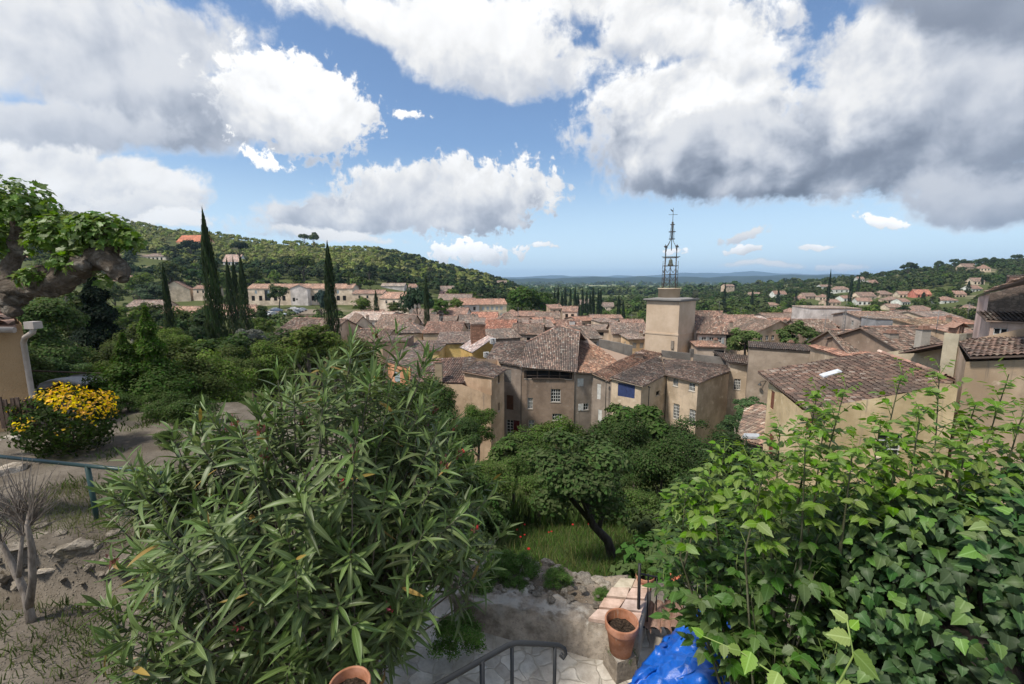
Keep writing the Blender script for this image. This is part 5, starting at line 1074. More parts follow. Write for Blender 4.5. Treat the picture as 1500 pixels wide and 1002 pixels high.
def crown(kind, seed, N, size, T=T_CARD, mat=None):
    rng = np.random.default_rng(seed)
    if kind in ('round', 'pine', 'loose', 'bush'):
        K = {'round': 34, 'pine': 20, 'loose': 26, 'bush': 30}[kind]
        c = sph(rng, K, {'round': -.75, 'pine': -.15, 'loose': -.7, 'bush': -.6}[kind]); rr = rng.uniform(.45, .86, K)[:, None]
        cr = rng.uniform(.20, .40, K) * (1.0 if kind != 'loose' else .85)
        if kind == 'pine': c = c * rr * np.array([1.0, 1.0, .42]); cr *= .85
        else: c = c * rr * (1 + .18 * rng.normal(size=(K, 1)))
        w_ = cr ** 2; idx = rng.choice(K, N, p=w_ / w_.sum()); d = sph(rng, N, -.55)
        pos = c[idx] + d * (cr[idx] * rng.uniform(.45, 1.12, N))[:, None] * np.array([1, 1, .8])
        nrm = d + c[idx] * .5 + np.array([0, 0, .5]) + rng.normal(size=(N, 3)) * .45
        rv = np.stack([np.clip(rng.random(K)[idx] * .55 + rng.random(N) * .45, 0, 1), rng.random(N)], 1)
    elif kind == 'cypress':
        t = rng.random(N) ** .85; a = rng.uniform(0, 2 * pi, N)
        prof = np.interp(t, [0, .06, .25, .55, .8, .93, 1], [.55, .85, 1.0, .86, .52, .24, .02])
        lump = 1 + .24 * np.sin(a * 3 + t * 23 + seed) * np.sin(t * 41 + a) + .16 * np.sin(a * 7 + t * 60) + .20 * (rng.random(N) < .10)
        r = prof * lump * rng.uniform(.72, 1.05, N)
        pos = np.stack([r * np.cos(a), r * np.sin(a), t], 1); nrm = np.stack([np.cos(a), np.sin(a), np.full(N, .25)], 1) + rng.normal(size=(N, 3)) * .4
        rv = np.stack([np.clip(.5 + .3 * np.sin(a * 3 + t * 23) + rng.normal(size=N) * .2, 0, 1), rng.random(N)], 1)
        ax = np.tile(np.array([0, 0, 1.0]), (N, 1)) + rng.normal(size=(N, 3)) * .25
        s = np.array([size[0], size[1], size[1]])[None] * rng.uniform(.6, 1.3, (N, 1))
        tv = T_CARD; V, F, U, R = place_leaves(tv, pos, frames(nrm, rng, ax), np.stack([s[:, 0], s[:, 1] * 1.0, s[:, 2]], 1), rng, rv)
        return np_mesh('crown_cypress', V, F, mat or M_leaf, U, R)
    elif kind == 'cone':
        t = rng.random(N) ** .7; a = rng.uniform(0, 2 * pi, N); L = (1 - t) ** .75 * (.72 + .28 * np.sin(t * 38) + .2 * np.sin(a * 4 + t * 9))
        r = L * np.sqrt(rng.uniform(.25, 1, N)); pos = np.stack([r * np.cos(a), r * np.sin(a), -1 + 2 * t - .25 * r], 1); nrm = np.stack([np.cos(a) * .6, np.sin(a) * .6, np.full(N, .8)], 1) + rng.normal(size=(N, 3)) * .45
        rv = rng.random((N, 2))
    V, F, U, R = place_leaves(T, pos, frames(nrm, rng), size * rng.uniform(.65, 1.3, N), rng, rv)
    return np_mesh('crown_' + kind, V, F, mat or M_leaf, U, R)
def trunk_mesh(seed, limbs=5, h0=.5):
    """unit trunk: foot at z = 0, crown centre at z = 1"""
    r = random.Random(seed); bm = bmesh.new(); sx, sy = r.uniform(-.05, .05), r.uniform(-.05, .05)
    tube(bm, [(0, 0, -.08), (sx, sy, h0 * .5), (sx * 2, sy * 2, h0), (sx, sy, 1.0)], [.075, .058, .05, .02], 8)
    for k in range(limbs):
        a = k * 2.4 + r.random(); z = h0 * r.uniform(.75, 1.35); L = r.uniform(.3, .5)
        tube(bm, [(sx * 2, sy * 2, z), (L * .5 * cos(a), L * .5 * sin(a), z + L * .35), (L * cos(a), L * sin(a), z + L * .8)], [.034, .022, .008], 6)
    me = bpy.data.meshes.new('trunk'); bm.to_mesh(me); bm.free(); me.materials.append(M_bark); return me
TR = [trunk_mesh(k) for k in range(3)]
CR = {'round': [crown('round', k, 2600, .15) for k in range(3)], 'near': [crown('round', 20 + k, 15000, .068, T_LEAF) for k in range(2)], 'leafy': [crown('loose', 30 + k, 6500, .135, T_LEAF) for k in range(2)], 'fine': [crown('loose', 34 + k, 16000, .065, T_LEAF) for k in range(2)],
      'pine': [crown('pine', 40 + k, 1500, .17) for k in range(3)], 'small': [crown('round', 50 + k, 520, .30, mat=M_far) for k in range(4)], 'smallpine': [crown('pine', 60 + k, 420, .28, mat=M_far) for k in range(3)],
      'cypress': [crown('cypress', 70 + k, 5200, (.16, .030)) for k in range(2)], 'smallcypress': [crown('cypress', 75 + k, 420, (.5, .10), mat=M_far) for k in range(2)], 'cone': [crown('cone', 80, 14000, .07, T_LEAF)], 'bush': [crown('bush', 90 + k, 9000, .075, T_LEAF) for k in range(2)]}
BARKC = (.12, .095, .07)
G_OAK, G_GRN, G_LITE, G_CYP, G_PINE, G_SILV, G_DARK = (.068, .092, .026), (.100, .148, .032), (.135, .180, .036), (.034, .052, .020), (.105, .122, .038), (.20, .22, .17), (.022, .036, .017)
def tree(name, label, px, py, rpx, d, kind='round', col=G_GRN, asp=1.0, group=None, var=0, cat='tree', up=0.0, trunk=True):
    c = P(px, py, d); R = rpx / F_PX * d; zg = Z(c.x, c.y); rt = thing(name, label, cat, (c.x, c.y, zg), rnd.uniform(0, 6.28), group)
    hz = max(c.z - zg, R * .6 * asp)
    if trunk: link('trunk', TR[var % 3], rt, BARKC, scale=(max(R, hz * .45), max(R, hz * .45), hz))
    link('crown', CR[kind][var % len(CR[kind])], rt, col, loc=(0, 0, hz), scale=(R, R, R * asp))
    return rt
def cypress(label, px, top, base, w_, d, group=None, kind='cypress', col=G_CYP, var=0, lean=0):
    b = P(px, base, d); zg = min(Z(b.x, b.y), b.z); t = PY(px, top, b.y); H = t.z - zg; rt = thing('cypress_tree', label, 'tree', (b.x, b.y, zg), rnd.uniform(0, 6.28), group); R = w_ / 2 / F_PX * d
    link('crown', CR[kind][var % 2], rt, col, loc=(0, 0, .25), scale=(R, R, H - .25)); bm = bmesh.new(); tube(bm, [(0, 0, -.3), (0, 0, H * .5)], [R * .22, R * .12], 7); bm_obj('trunk', bm, M_bark, rt, BARKC)
    if lean: rt.rotation_euler = (0, radians(lean), 0)
# tall cypresses of the left half
cypress('tallest and thickest cypress, leaning, left of the slim trio', 324, 311, 505, 27, 45, lean=-1.5)
cypress('slender cypress with a broken thin tip, far left', 256, 388, 515, 14, 50, var=1, lean=-1.0)
cypress('slim cypress, left one of the trio right of the tallest cypress', 341, 380, 478, 13, 80); cypress('slim cypress, middle one of the trio right of the tallest cypress', 350, 379, 478, 12, 83, var=1); cypress('slim cypress, right one of the trio right of the tallest cypress', 361, 375, 482, 15, 77)
cypress('thick lone cypress rising in front of the long brown roof', 487, 357, 488, 22, 62, var=1)
cypress('thin dark cypress standing alone among the middle roofs', 625.5, 402, 470, 9, 108); cypress('short cypress beside the villa garden terrace', 551.5, 427, 460, 8, 140, kind='smallcypress'); cypress('small cypress at the right end of the long public building', 511, 404, 424, 6, 215, kind='smallcypress', var=1)
for i, (px, t) in enumerate(((812, 425), (817, 421), (828, 427), (835, 424), (842, 423), (846, 430), (853, 424), (859, 428), (868, 424), (876, 427), (879, 424), (906, 434), (913, 442), (864, 431), (823, 431))):
    cypress('dark cypress in the grove at the edge of the plain left of the tower', px, t, 452 + (i * 7) % 12, 5.5 + (i % 3), 205 + (i * 17) % 60, 'cypresses at the edge of the plain', 'smallcypress', (.022, .036, .020), i)
for i, (px, t, b) in enumerate(((1216, 398, 408), (1247, 408, 420), (1258, 404, 416), (1417, 412, 432), (1437, 405, 422), (1352, 428, 440), (1166, 424, 436), (1414, 425, 440), (1102, 424, 434), (1140, 424, 436), (1062, 416, 426))):
    cypress('small dark cypress among the villas of the right hillside', px, t, b, 4.5 + i % 2, 330 + (i * 37) % 90, 'cypresses on the right hillside', 'smallcypress', (.022, .036, .020), i)
# single trees
tree('plane_tree', 'big round bright plane tree, the left and larger of two beside the apartment house', 766, 441, 26, 185, 'round', (.065, .115, .025), .82); tree('plane_tree', 'round bright plane tree, the right and smaller of two beside the apartment house', 796, 444, 20, 190, 'round', (.06, .105, .025), .8, var=1)
tree('garden_tree', 'round tree standing in front of the long public building', 407, 428, 14, 190, 'round', (.055, .085, .03), .95, var=2); tree('blue_cedar', 'dark blue green conifer right of the car park', 470, 452, 20, 145, 'pine', (.035, .06, .05), 2.2)
tree('garden_tree', 'leafy tree left of the car park behind the slim trio', 379, 460, 13, 130, 'round', (.05, .08, .024), 1.0, var=1); tree('garden_tree', 'round tree in the garden below the pink roofed wing', 531, 446, 14, 150, 'round', G_GRN, .9, var=2)
tree('cedar_tree', 'layered dark cedar left of the thin dark cypress', 612, 446, 24, 130, 'pine', (.035, .062, .032), 2.0, var=1); tree('garden_tree', 'bright green tree right of the thin dark cypress', 645, 449, 15, 140, 'round', (.08, .14, .03), .8); tree('garden_tree', 'small round tree left of the apartment house', 668, 446, 12, 150, 'round', G_GRN, .9, var=2)
tree('garden_tree', 'low bush trees over the villa garden wall', 583, 452, 16, 145, 'round', G_OAK, .6, var=1)
tree('umbrella_pine', 'dark umbrella pine beside the white villa on the hill', 350, 362, 14, 330, 'pine', G_DARK, 1.1, var=1); tree('umbrella_pine', 'dark umbrella pine in front of the orange roofed villa', 278, 362, 16, 360, 'pine', G_DARK, 1.3, var=2); tree('hill_tree', 'rounded green tree left of the tallest cypress on the slope', 291, 405, 19, 240, 'round', (.045, .085, .025), .75)
tree('umbrella_pine', 'wide dark pine above the right end of the long public building', 445, 386, 20, 270, 'pine', G_OAK, 1.1); tree('umbrella_pine', 'pair of tall pines breaking the ridge line', 460, 349, 10, 520, 'smallpine', (.06, .08, .03), 1.4, var=1); tree('umbrella_pine', 'leftmost tall pine breaking the ridge line', 445, 348, 8, 520, 'smallpine', (.06, .08, .03), 1.3, var=2)
tree('lime_tree', 'light green rounded tree right of the bell tower, left of two', 1090, 502, 27, 66, 'leafy', (.125, .175, .06), .95); tree('lime_tree', 'light green rounded tree right of the bell tower, right of two', 1165, 494, 30, 70, 'leafy', (.115, .165, .055), .75, var=1)
for i, (px, py, r_, lab) in enumerate(((1330, 391, 11, 'broad umbrella pine leading the ridge of the right hill'), (1375, 387, 7, 'first of the small umbrella pines beside the ridge villa'), (1398, 383, 6, 'tall thin umbrella pine above the ridge villa'), (1413, 384, 7, 'umbrella pine touching the ridge villa roof'), (1441, 383, 7, 'umbrella pine right of the ridge villa'), (1490, 377, 7, 'tall umbrella pine at the right end of the ridge'), (1268, 402, 7, 'umbrella pine beside the white ridge house'), (1456, 381, 6, 'small pine near the right end of the ridge'))):
    tree('umbrella_pine', lab, px, py, r_, 560, 'smallpine', (.04, .06, .024), 1.2, var=i)
# left garden and its hedges
tree('acacia_tree', 'feathery mid green acacia mass behind the ochre wall', 55, 505, 75, 24, 'fine', (.075, .115, .035), .85, var=1); tree('acacia_tree', 'lower feathery green acacia behind the yellow bush', 105, 560, 50, 19, 'fine', (.06, .10, .035), .8)
tree('dark_conifer', 'black green conifer behind the gnarled plane branch', 146, 487, 62, 32, 'cone', (.012, .021, .011), 1.35); tree('hedge_tree', 'dark tree filling the gap beside the black conifer', 100, 470, 40, 36, 'round', G_OAK, 1.1)
tree('laurel_shrub', 'bright green laurel with a tall pointed top left of the oleander', 222, 535, 48, 13.5, 'cone', (.07, .125, .022), 1.75, cat='shrub'); tree('laurel_shrub', 'shorter bright laurel shoot left of the pointed one', 186, 550, 42, 13.2, 'cone', (.065, .115, .022), 1.45, cat='shrub'); tree('laurel_shrub', 'broad base of the laurel in shade', 210, 585, 62, 13.0, 'bush', (.05, .09, .02), .8, cat='shrub')
tree('hedge_tree', 'dark round tree at the foot of the tallest cypress', 290, 492, 34, 60, 'round', (.035, .06, .022), 1.1, var=1); tree('hedge_tree', 'green tree mass right behind the slender cypress', 272, 475, 28, 78, 'round', G_OAK, 1.0, var=2); tree('silver_shrub', 'silvery grey shrub below the slim cypress trio', 366, 497, 22, 48, 'leafy', (.17, .18, .15), .9, cat='shrub'); tree('garden_tree', 'yellow green round shrub just above the oleander', 455, 500, 42, 34, 'round', (.10, .135, .03), .6, var=1)
tree('hedge_tree', 'green garden tree below the silvery shrub', 330, 520, 45, 36, 'round', (.05, .085, .024), .8, var=2); tree('garden_tree', 'olive green tree right of the silvery shrub', 410, 505, 34, 52, 'round', (.06, .09, .03), .7)
for i, (px, py, r_, d, c_) in enumerate(((215, 462, 22, 105, G_OAK), (165, 430, 18, 190, G_OAK), (205, 415, 20, 200, G_GRN), (250, 400, 20, 235, G_OAK), (180, 470, 26, 90, G_GRN), (310, 462, 20, 110, G_OAK), (225, 432, 22, 180, (.06, .09, .045)), (385, 480, 18, 95, G_GRN), (245, 470, 20, 92, (.05, .08, .03)), (320, 412, 16, 220, G_GRN), (372, 405, 15, 235, G_OAK), (30, 420, 34, 120, G_OAK), (90, 395, 30, 200, G_OAK), (10, 470, 36, 60, G_OAK), (-40, 470, 60, 40, G_GRN))):
    tree('hedge_tree', 'rounded green tree among the gardens below the left hillside', px, py, r_, d, 'round', c_, .85, 'trees in the gardens below the left hillside', i)
for i, (px, py, r_, d, kd, c_) in enumerate(((300, 565, 60, 22, 'near', G_GRN), (255, 545, 40, 30, 'round', G_OAK), (345, 545, 46, 28, 'near', G_OAK), (400, 540, 44, 30, 'near', G_GRN), (160, 560, 40, 17, 'bush', G_GRN), (225, 500, 34, 44, 'round', G_OAK), (190, 520, 40, 30, 'near', G_OAK), (255, 510, 30, 40, 'near', G_GRN), (305, 525, 34, 42, 'round', G_GRN), (280, 590, 60, 15, 'bush', G_OAK), (440, 525, 40, 44, 'round', G_OAK), (480, 520, 36, 48, 'near', G_GRN), (520, 525, 36, 44, 'near', G_OAK), (30, 560, 50, 16, 'bush', G_OAK), (75, 585, 30, 13.5, 'bush', G_GRN), (130, 590, 36, 14, 'bush', G_OAK), (170, 600, 40, 14.5, 'bush', G_GRN))):
    tree('garden_shrub', 'leafy green shrub packed into the gardens behind the yellow bush', px, py, r_, d, kd, c_, .95, 'shrubs packed into the gardens behind the yellow bush', i, 'shrub')
# trees of the terraced gardens below the houses
tree('garden_tree', 'dense dark tree in front of the ribbed tile roof', 626, 592, 46, 36, 'near', (.055, .090, .024), 1.0); tree('garden_tree', 'round clipped bright tree in front of the beige gable house', 698, 622, 31, 33, 'near', (.072, .120, .026), .95, var=1)
tree('garden_tree', 'rounded tree directly below the loggia house', 818, 648, 47, 24, 'near', (.074, .115, .025), .9); tree('garden_tree', 'large leafy tree below the blue shuttered house', 935, 628, 52, 27, 'leafy', (.064, .105, .028), .85); tree('garden_tree', 'dense dark tree in front of the leafy one', 912, 662, 52, 20, 'near', (.046, .076, .022), 1.0, var=1); tree('garden_tree', 'dark tree below the corner house with paned windows', 1012, 652, 52, 26, 'near', (.042, .070, .022), .85)
tree('garden_tree', 'rounded dark tree right of the leaning fruit tree', 972, 692, 56, 15.5, 'near', (.050, .082, .024), .95, var=1); tree('garden_tree', 'small tree left of the rounded one below the loggia house', 752, 668, 42, 20, 'leafy', (.068, .105, .03), .9); tree('garden_shrub', 'shrub between the oleander and the leaning fruit tree', 722, 700, 46, 14, 'bush', (.09, .135, .034), .8, cat='shrub'); tree('garden_shrub', 'shrub below the dark trees at the meadow edge', 1030, 735, 62, 12, 'bush', (.048, .08, .026), .7, cat='shrub', var=1)
tree('garden_shrub', 'leafy shrub behind the meadow, left of the dark tree', 880, 712, 40, 16, 'bush', (.05, .085, .026), .8, cat='shrub'); tree('garden_tree', 'dark tree filling the slope under the beige annex', 662, 660, 44, 24, 'near', (.05, .082, .026), .9); tree('garden_tree', 'dark green tree hidden behind the right hand shrub', 1080, 690, 60, 20, 'near', (.035, .06, .02), .9, var=1)
tree('climbing_ivy', 'green climber covering the wall between the corner house and the lean-to', 1097, 598, 26, 44, 'leafy', (.075, .125, .05), .75, cat='climber', trunk=False); tree('climbing_ivy', 'lower green climber hanging below the corner house', 1077, 622, 20, 42, 'leafy', (.06, .10, .04), .9, cat='climber', trunk=False)
for px, py, r_, d, lab in ((735, 692, 38, 17, 'loose green shrub behind the oleander tips, highest of its row'), (792, 716, 34, 15.5, 'low shrub left of the fruit tree crown'), (700, 735, 36, 12, 'shrub touching the right flank of the oleander'), (950, 742, 36, 13, 'low shrub behind the leaning trunk'), (770, 655, 34, 22, 'pale green shrub under the narrow grey house')):
    tree('garden_shrub', lab, px, py, r_, d, 'bush', (.085, .135, .034), .8, cat='shrub')
# leaning fruit tree in the meadow
b = P(896, 816, 9.6); zg = Z(b.x, b.y); rt = thing('fruit_tree', 'small fruit tree with a leaning dark trunk in the poppy meadow', 'tree', (b.x, b.y, zg)); top = P(850, 700, 9.2) - Vector((b.x, b.y, zg)); k1 = P(868, 768, 9.4) - Vector((b.x, b.y, zg))
bm = bmesh.new(); tube(bm, [(0, 0, -.2), (.0, 0, .12), k1 * .55 + Vector((.14, 0, .0)), k1, k1.lerp(top, .5), top], [.13, .115, .095, .085, .06, .03], 10, jit=.06)
tube(bm, [k1 * .8 + Vector((.04, 0, 0)), k1 + Vector((.28, .1, .45)), top + Vector((.5, 0, -.1))], [.06, .04, .015], 8)
for q in ((-.7, .1, -.1), (-.3, -.4, .2), (.3, .4, .2), (-.9, -.1, .4)): tube(bm, [k1, k1.lerp(top + Vector(q), .5) + Vector((0, 0, .08)), top + Vector(q)], [.05, .035, .012], 7)
bm_obj('trunk', bm, M_bark, rt, (.06, .05, .045)); me = crown('loose', 131, 8000, .085, T_LEAF)
link('crown', me, rt, (.070, .108, .036), loc=top + Vector((0, 0, .02)), scale=(1.32, 1.15, 1.0))
# ------------- hillside trees: the nearer ones one by one, the rest as a wood
rngF = np.random.default_rng(11)
def blocked(px, y):
    for (a, b_, d, dep) in HOUSES:
        if a - 4 < px < b_ + 4 and d - 50 < y < d + dep + 4: return True
    return False
def scatter(n, pxr, yr, name, lab, grp, kinds, cols, rr, asp):
    k = 0; tries = 0
    while k < n and tries < n * 30:
        tries += 1; px = rngF.uniform(*pxr); y = rngF.uniform(yr[0] ** .5, yr[1] ** .5) ** 2; x = (px - 750) / 628 * y
        if blocked(px, y): continue
        kd = kinds[rngF.integers(len(kinds))]; c_ = cols[rngF.integers(len(cols))]; R = rngF.uniform(*rr); zg = Z(x, y); rt = thing(name, lab, 'tree', (x, y, zg), rngF.uniform(0, 6.28), grp)
        a = asp * rngF.uniform(.8, 1.25); hz = R * (1.9 if 'pine' in kd else 1.0) * a; link('trunk', TR[k % 3], rt, BARKC, scale=(R, R, hz)); m_ = CR[kd]; link('crown', m_[k % len(m_)], rt, c_, loc=(0, 0, hz), scale=(R, R, R * a)); k += 1
scatter(75, (175, 730), (215, 330), 'hillside_tree', 'dark rounded tree in the belt below the sunlit pine wood', 'trees at the foot of the left hill', ['small', 'small', 'smallpine'], [G_OAK, G_OAK, G_GRN, (.03, .05, .02)], (2.6, 5.0), .95)
scatter(165, (1025, 1560), (205, 480), 'hillside_tree', 'rounded dark tree among the villas of the right hillside', 'trees on the right hillside', ['small', 'small', 'small', 'smallpine'], [G_OAK, G_OAK, G_GRN, (.03, .05, .02), (.08, .11, .03)], (2.2, 4.2), .9)
scatter(45, (765, 1030), (225, 400), 'valley_tree', 'green rounded tree at the near edge of the plain', 'trees at the near edge of the plain', ['small'], [G_OAK, G_GRN, (.075, .12, .03), (.09, .13, .04)], (2.4, 4.2), .9)
def wood(name, regions):
    """one mass of far trees; every tree is a handful of leaf clumps"""
    parts = []; rng = np.random.default_rng(5)
    for (n, p0, p1, y0, y1, R0, R1, nl, ls, colr, tall, thin) in regions:
        px = rng.uniform(p0, p1, n); t = rng.random(n); y = (y0 ** .5 + (y1 ** .5 - y0 ** .5) * t) ** 2 if y1 < 900 else y0 * (y1 / y0) ** t
        ridge = np.interp(px, _PX, _YR); keep = y < ridge + 30 if y1 < 900 else np.ones(n, bool)
        keep &= ~np.array([blocked(a, b_) for a, b_ in zip(px, y)])
        x = (px - 750) / 628 * y
        if thin: keep &= fnoise(x / thin, y / thin, 3) > -.06
        x, y = x[keep], y[keep]; m_ = len(x); R = rng.uniform(R0, R1, m_); zg = zt(x, y); hz = R * tall
        K = 7; cd = sph(rng, m_ * K, -.4).reshape(m_, K, 3) * np.array([.6, .6, .45]); ci = rng.integers(0, K, (m_, nl)); cc = np.take_along_axis(cd, ci[..., None].repeat(3, 2), 1)
        dd = sph(rng, m_ * nl, -.5).reshape(m_, nl, 3); pos = (cc + dd * rng.uniform(.25, .45, (m_, nl, 1))) * R[:, None, None] + np.stack([x, y, zg + hz], 1)[:, None]
        nrm = dd + cc + np.array([0, 0, .5]) + rng.normal(size=dd.shape) * .35
        tr = np.clip(rng.normal(.5, .22, m_), 0, 1); r2 = np.stack([np.clip(tr[:, None] * .75 + rng.random((m_, nl)) * .25, 0, 1), np.repeat(rng.random(m_)[:, None], nl, 1)], -1)
        parts.append((colr, place_leaves(T_CARD, pos.reshape(-1, 3), frames(nrm.reshape(-1, 3), rng), ls * np.repeat(R, nl) * rng.uniform(.7, 1.25, m_ * nl), rng, r2.reshape(-1, 2))))
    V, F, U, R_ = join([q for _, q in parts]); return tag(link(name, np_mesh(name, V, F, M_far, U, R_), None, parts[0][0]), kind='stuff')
wood('pine_wood', [(4600, -250, 760, 340, 720, 2.4, 3.8, 70, .55, (.19, .215, .066), 1.05, 0)])  # sunlight on the upper slope is put into this paler pine green
wood('shaded_wood', [(900, -250, 740, 290, 390, 2.8, 4.6, 70, .55, (.036, .054, .022), 1.0, 0), (500, 560, 790, 330, 720, 3, 5, 60, .6, G_OAK, 1.0, 0)])  # shade of the lower belt is put into this dark leaf colour
wood('hillside_scrub', [(1500, -260, 770, 115, 335, 1.0, 2.3, 46, .6, (.072, .105, .034), .75, 0), (900, 1030, 1700, 190, 640, 1.0, 2.2, 46, .6, (.07, .10, .032), .75, 0)])
wood('undergrowth', [(520, 960, 1900, 5.5, 24, .35, .85, 240, .22, (.055, .09, .026), .7, 0), (150, 560, 735, 5.2, 13, .25, .5, 240, .22, (.05, .08, .026), .7, 0)])
wood('right_hill_wood', [(2600, 1000, 1650, 400, 900, 2.6, 4.4, 60, .6, (.056, .080, .026), 1.0, 0), (1500, 940, 1560, 240, 560, 1.8, 3.2, 60, .6, (.05, .075, .025), .9, 0)])
wood('valley_wood', [(1300, 755, 1120, 330, 1000, 3, 5.5, 50, .65, (.060, .088, .028), .9, 90), (2200, 700, 1400, 900, 3200, 6, 14, 40, .7, (.06, .088, .028), .6, 260), (700, 700, 1400, 3000, 5600, 14, 30, 36, .8, (.06, .088, .028), .4, 500)])
# ------------------------------------------------------------------ the foreground garden
def ghit(px, py, d0=2.5, d1=40.0):
    d = d0
    while d < d1:
        q = P(px, py, d)
        if q.z <= Z(q.x, q.y): return q
        d += .04
    return P(px, py, d1)
def strip(lens, wid, n, fold, droop):
    """leaf blade: n cross rows of three points, folded on the rib and drooping"""
    V, U, Fq = [], [], []
    for i in range(n + 1):
        t = i / n; w_ = wid(t); z = -droop * t * t
        for s in (-1, 0, 1): V.append((s * w_, t, z + (fold * w_ if s else 0))); U.append((.5 + .5 * s, t))
    for i in range(n):
        for s in (0, 1): a = i * 3 + s; Fq.append((a, a + 1, a + 4, a + 3))
    return (np.array(V, float), [Fq], np.array(U, float))
T_OLE = strip(1, lambda t: .115 * (sin(pi * min(1, t * .97 + .03)) ** .75) * (1 - .25 * t) + .006, 6, .28, .16)
def fan(outline, fold=.12, droop=.12):
    """flat lobed leaf from half an outline (x >= 0, y along), folded on its rib"""
    R = [(x, y) for x, y in outline]; V, U, Fs = [], [], []
    m_ = max(x for x, _ in R); n = len(R)
    for x, y in R: V += [(0, y, -droop * y * y), (x, y, fold * x - droop * y * y - .10 * x * x), (-x, y, fold * x - droop * y * y - .10 * x * x)]; U += [(.5, y), (.5 + .5 * x / m_, y), (.5 - .5 * x / m_, y)]
    for i in range(n - 1):
        a, b = i * 3, i * 3 + 3; Fs += [(a, a + 1, b + 1, b), (a, b, b + 2, a + 2)]
    return (np.array(V, float), [Fs], np.array(U, float))
T_MAP = fan([(.02, 0), (.22, .10), (.30, .22), (.25, .30), (.33, .38), (.26, .50), (.29, .56), (.19, .68), (.20, .74), (.09, .88), (.0, 1.08)])
T_IVY = fan([(.0, .02), (.20, -.06), (.38, -.03), (.50, .09), (.47, .19), (.36, .29), (.40, .41), (.36, .54), (.24, .69), (.12, .88), (.0, 1.05)], .30, .34)
T_PLA = fan([(.0, .0), (.30, -.06), (.52, .16), (.36, .26), (.62, .50), (.40, .52), (.36, .64), (.22, .64), (.14, .90), (.0, 1.08)], .12, .25)
T_BLADE = (np.array([(-.03, 0, 0), (.03, 0, 0), (.022, .55, -.08), (-.022, .55, -.08), (0, 1, -.32)], float), [[(0, 1, 2, 3)], [(3, 2, 4)]], np.array([(0, 0), (1, 0), (1, .5), (0, .5), (.5, 1)], float))

def in_lobes(rng, lobes, n, shell=.55):
    v = np.array([l[3] * l[4] * l[5] for l in lobes]); idx = rng.choice(len(lobes), n, p=v / v.sum()); L = np.array(lobes)
    d = rng.normal(size=(n, 3)); d /= np.linalg.norm(d, axis=1, keepdims=True); r = rng.uniform(shell ** 3, 1, n) ** (1 / 3)
    return L[idx, :3] + d * r[:, None] * L[idx, 3:6], d, idx
def norm(v): return v / np.maximum(np.linalg.norm(v, axis=1, keepdims=True), 1e-9)

# ---- oleander
rng = np.random.default_rng(21)
OB = np.array([-1.42, 2.85, -3.25])
lobes = [(-2.38, 2.9, -1.20, .42, .4, .28), (-.80, 3.2, -1.35, .5, .5, .42), (-1.38, 2.78, -1.62, 1.12, .98, 1.14), (-.58, 3.15, -1.82, .60, .60, .58), (-2.15, 2.75, -1.42, .50, .55, .62), (-1.85, 2.30, -2.15, .66, .5, .62), (-1.15, 3.3, -.90, .85, .6, .58), (-1.02, 2.35, -2.0, .52, .45, .75), (-.28, 3.1, -1.98, .34, .4, .34), (-.05, 3.3, -1.92, .26, .3, .22), (-2.55, 2.75, -1.62, .3, .35, .3)]
tip, dout, _ = in_lobes(rng, lobes, 385, .50)
tip = tip[tip[:, 2] > -2.95]; n = len(tip)
sd = norm((tip - OB) * np.array([1, 1, .75]) + rng.normal(size=(n, 3)) * .22); sd[:, 2] += .12; sd = norm(sd)
pos, axs, nr_, sz, rv = [], [], [], [], []
for i in range(n):
    m_ = rng.integers(7, 11); Ls = rng.uniform(.26, .46)
    for k in range(m_):
        f = k / (m_ - 1); p0 = tip[i] - sd[i] * Ls * (1 - f)
        a0 = rng.uniform(0, 6.28); e1 = np.cross(sd[i], [0, 0, 1.0]); e1 /= np.linalg.norm(e1) + 1e-9; e2 = np.cross(sd[i], e1)
        for q in range(3):
            a = a0 + q * 2.094 + rng.normal() * .25; out = e1 * cos(a) + e2 * sin(a); op = np.interp(f, [0, .6, 1], [1.55, 1.05, .42]) + rng.normal() * .16
            ax = sd[i] * cos(op) + out * sin(op); ax[2] -= .22 * (1 - f) + rng.uniform(0, .12); pos.append(p0); axs.append(ax); nr_.append(np.cross(np.cross(ax, sd[i]), ax) + rng.normal(size=3) * .22)
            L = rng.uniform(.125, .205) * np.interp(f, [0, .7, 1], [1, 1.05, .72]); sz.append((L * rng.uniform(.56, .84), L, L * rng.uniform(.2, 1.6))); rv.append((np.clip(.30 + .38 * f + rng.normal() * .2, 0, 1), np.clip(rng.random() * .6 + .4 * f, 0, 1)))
pos, axs, nr_, sz, rv = map(np.array, (pos, axs, nr_, sz, rv)); half = rng.random(len(pos)); T_OLE2 = strip(1, lambda t: .118 * (sin(pi * min(1, t * .95 + .05)) ** .85) + .005, 6, .45, .48); T_OLE3 = strip(1, lambda t: .10 * (sin(pi * min(1, t * .97 + .03)) ** .7) * (1 - .3 * t) + .005, 6, .2, -.14)
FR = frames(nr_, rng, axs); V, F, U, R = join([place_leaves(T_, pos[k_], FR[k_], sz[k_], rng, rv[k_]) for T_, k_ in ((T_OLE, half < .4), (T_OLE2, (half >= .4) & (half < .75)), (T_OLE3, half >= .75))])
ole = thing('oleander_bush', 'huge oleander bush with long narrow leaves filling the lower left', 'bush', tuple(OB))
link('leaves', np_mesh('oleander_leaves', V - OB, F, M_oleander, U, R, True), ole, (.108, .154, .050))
bm = bmesh.new(); r_ = random.Random(4); base = [Vector((r_.uniform(-.28, .28), r_.uniform(-.25, .25), -.1)) for _ in range(26)]
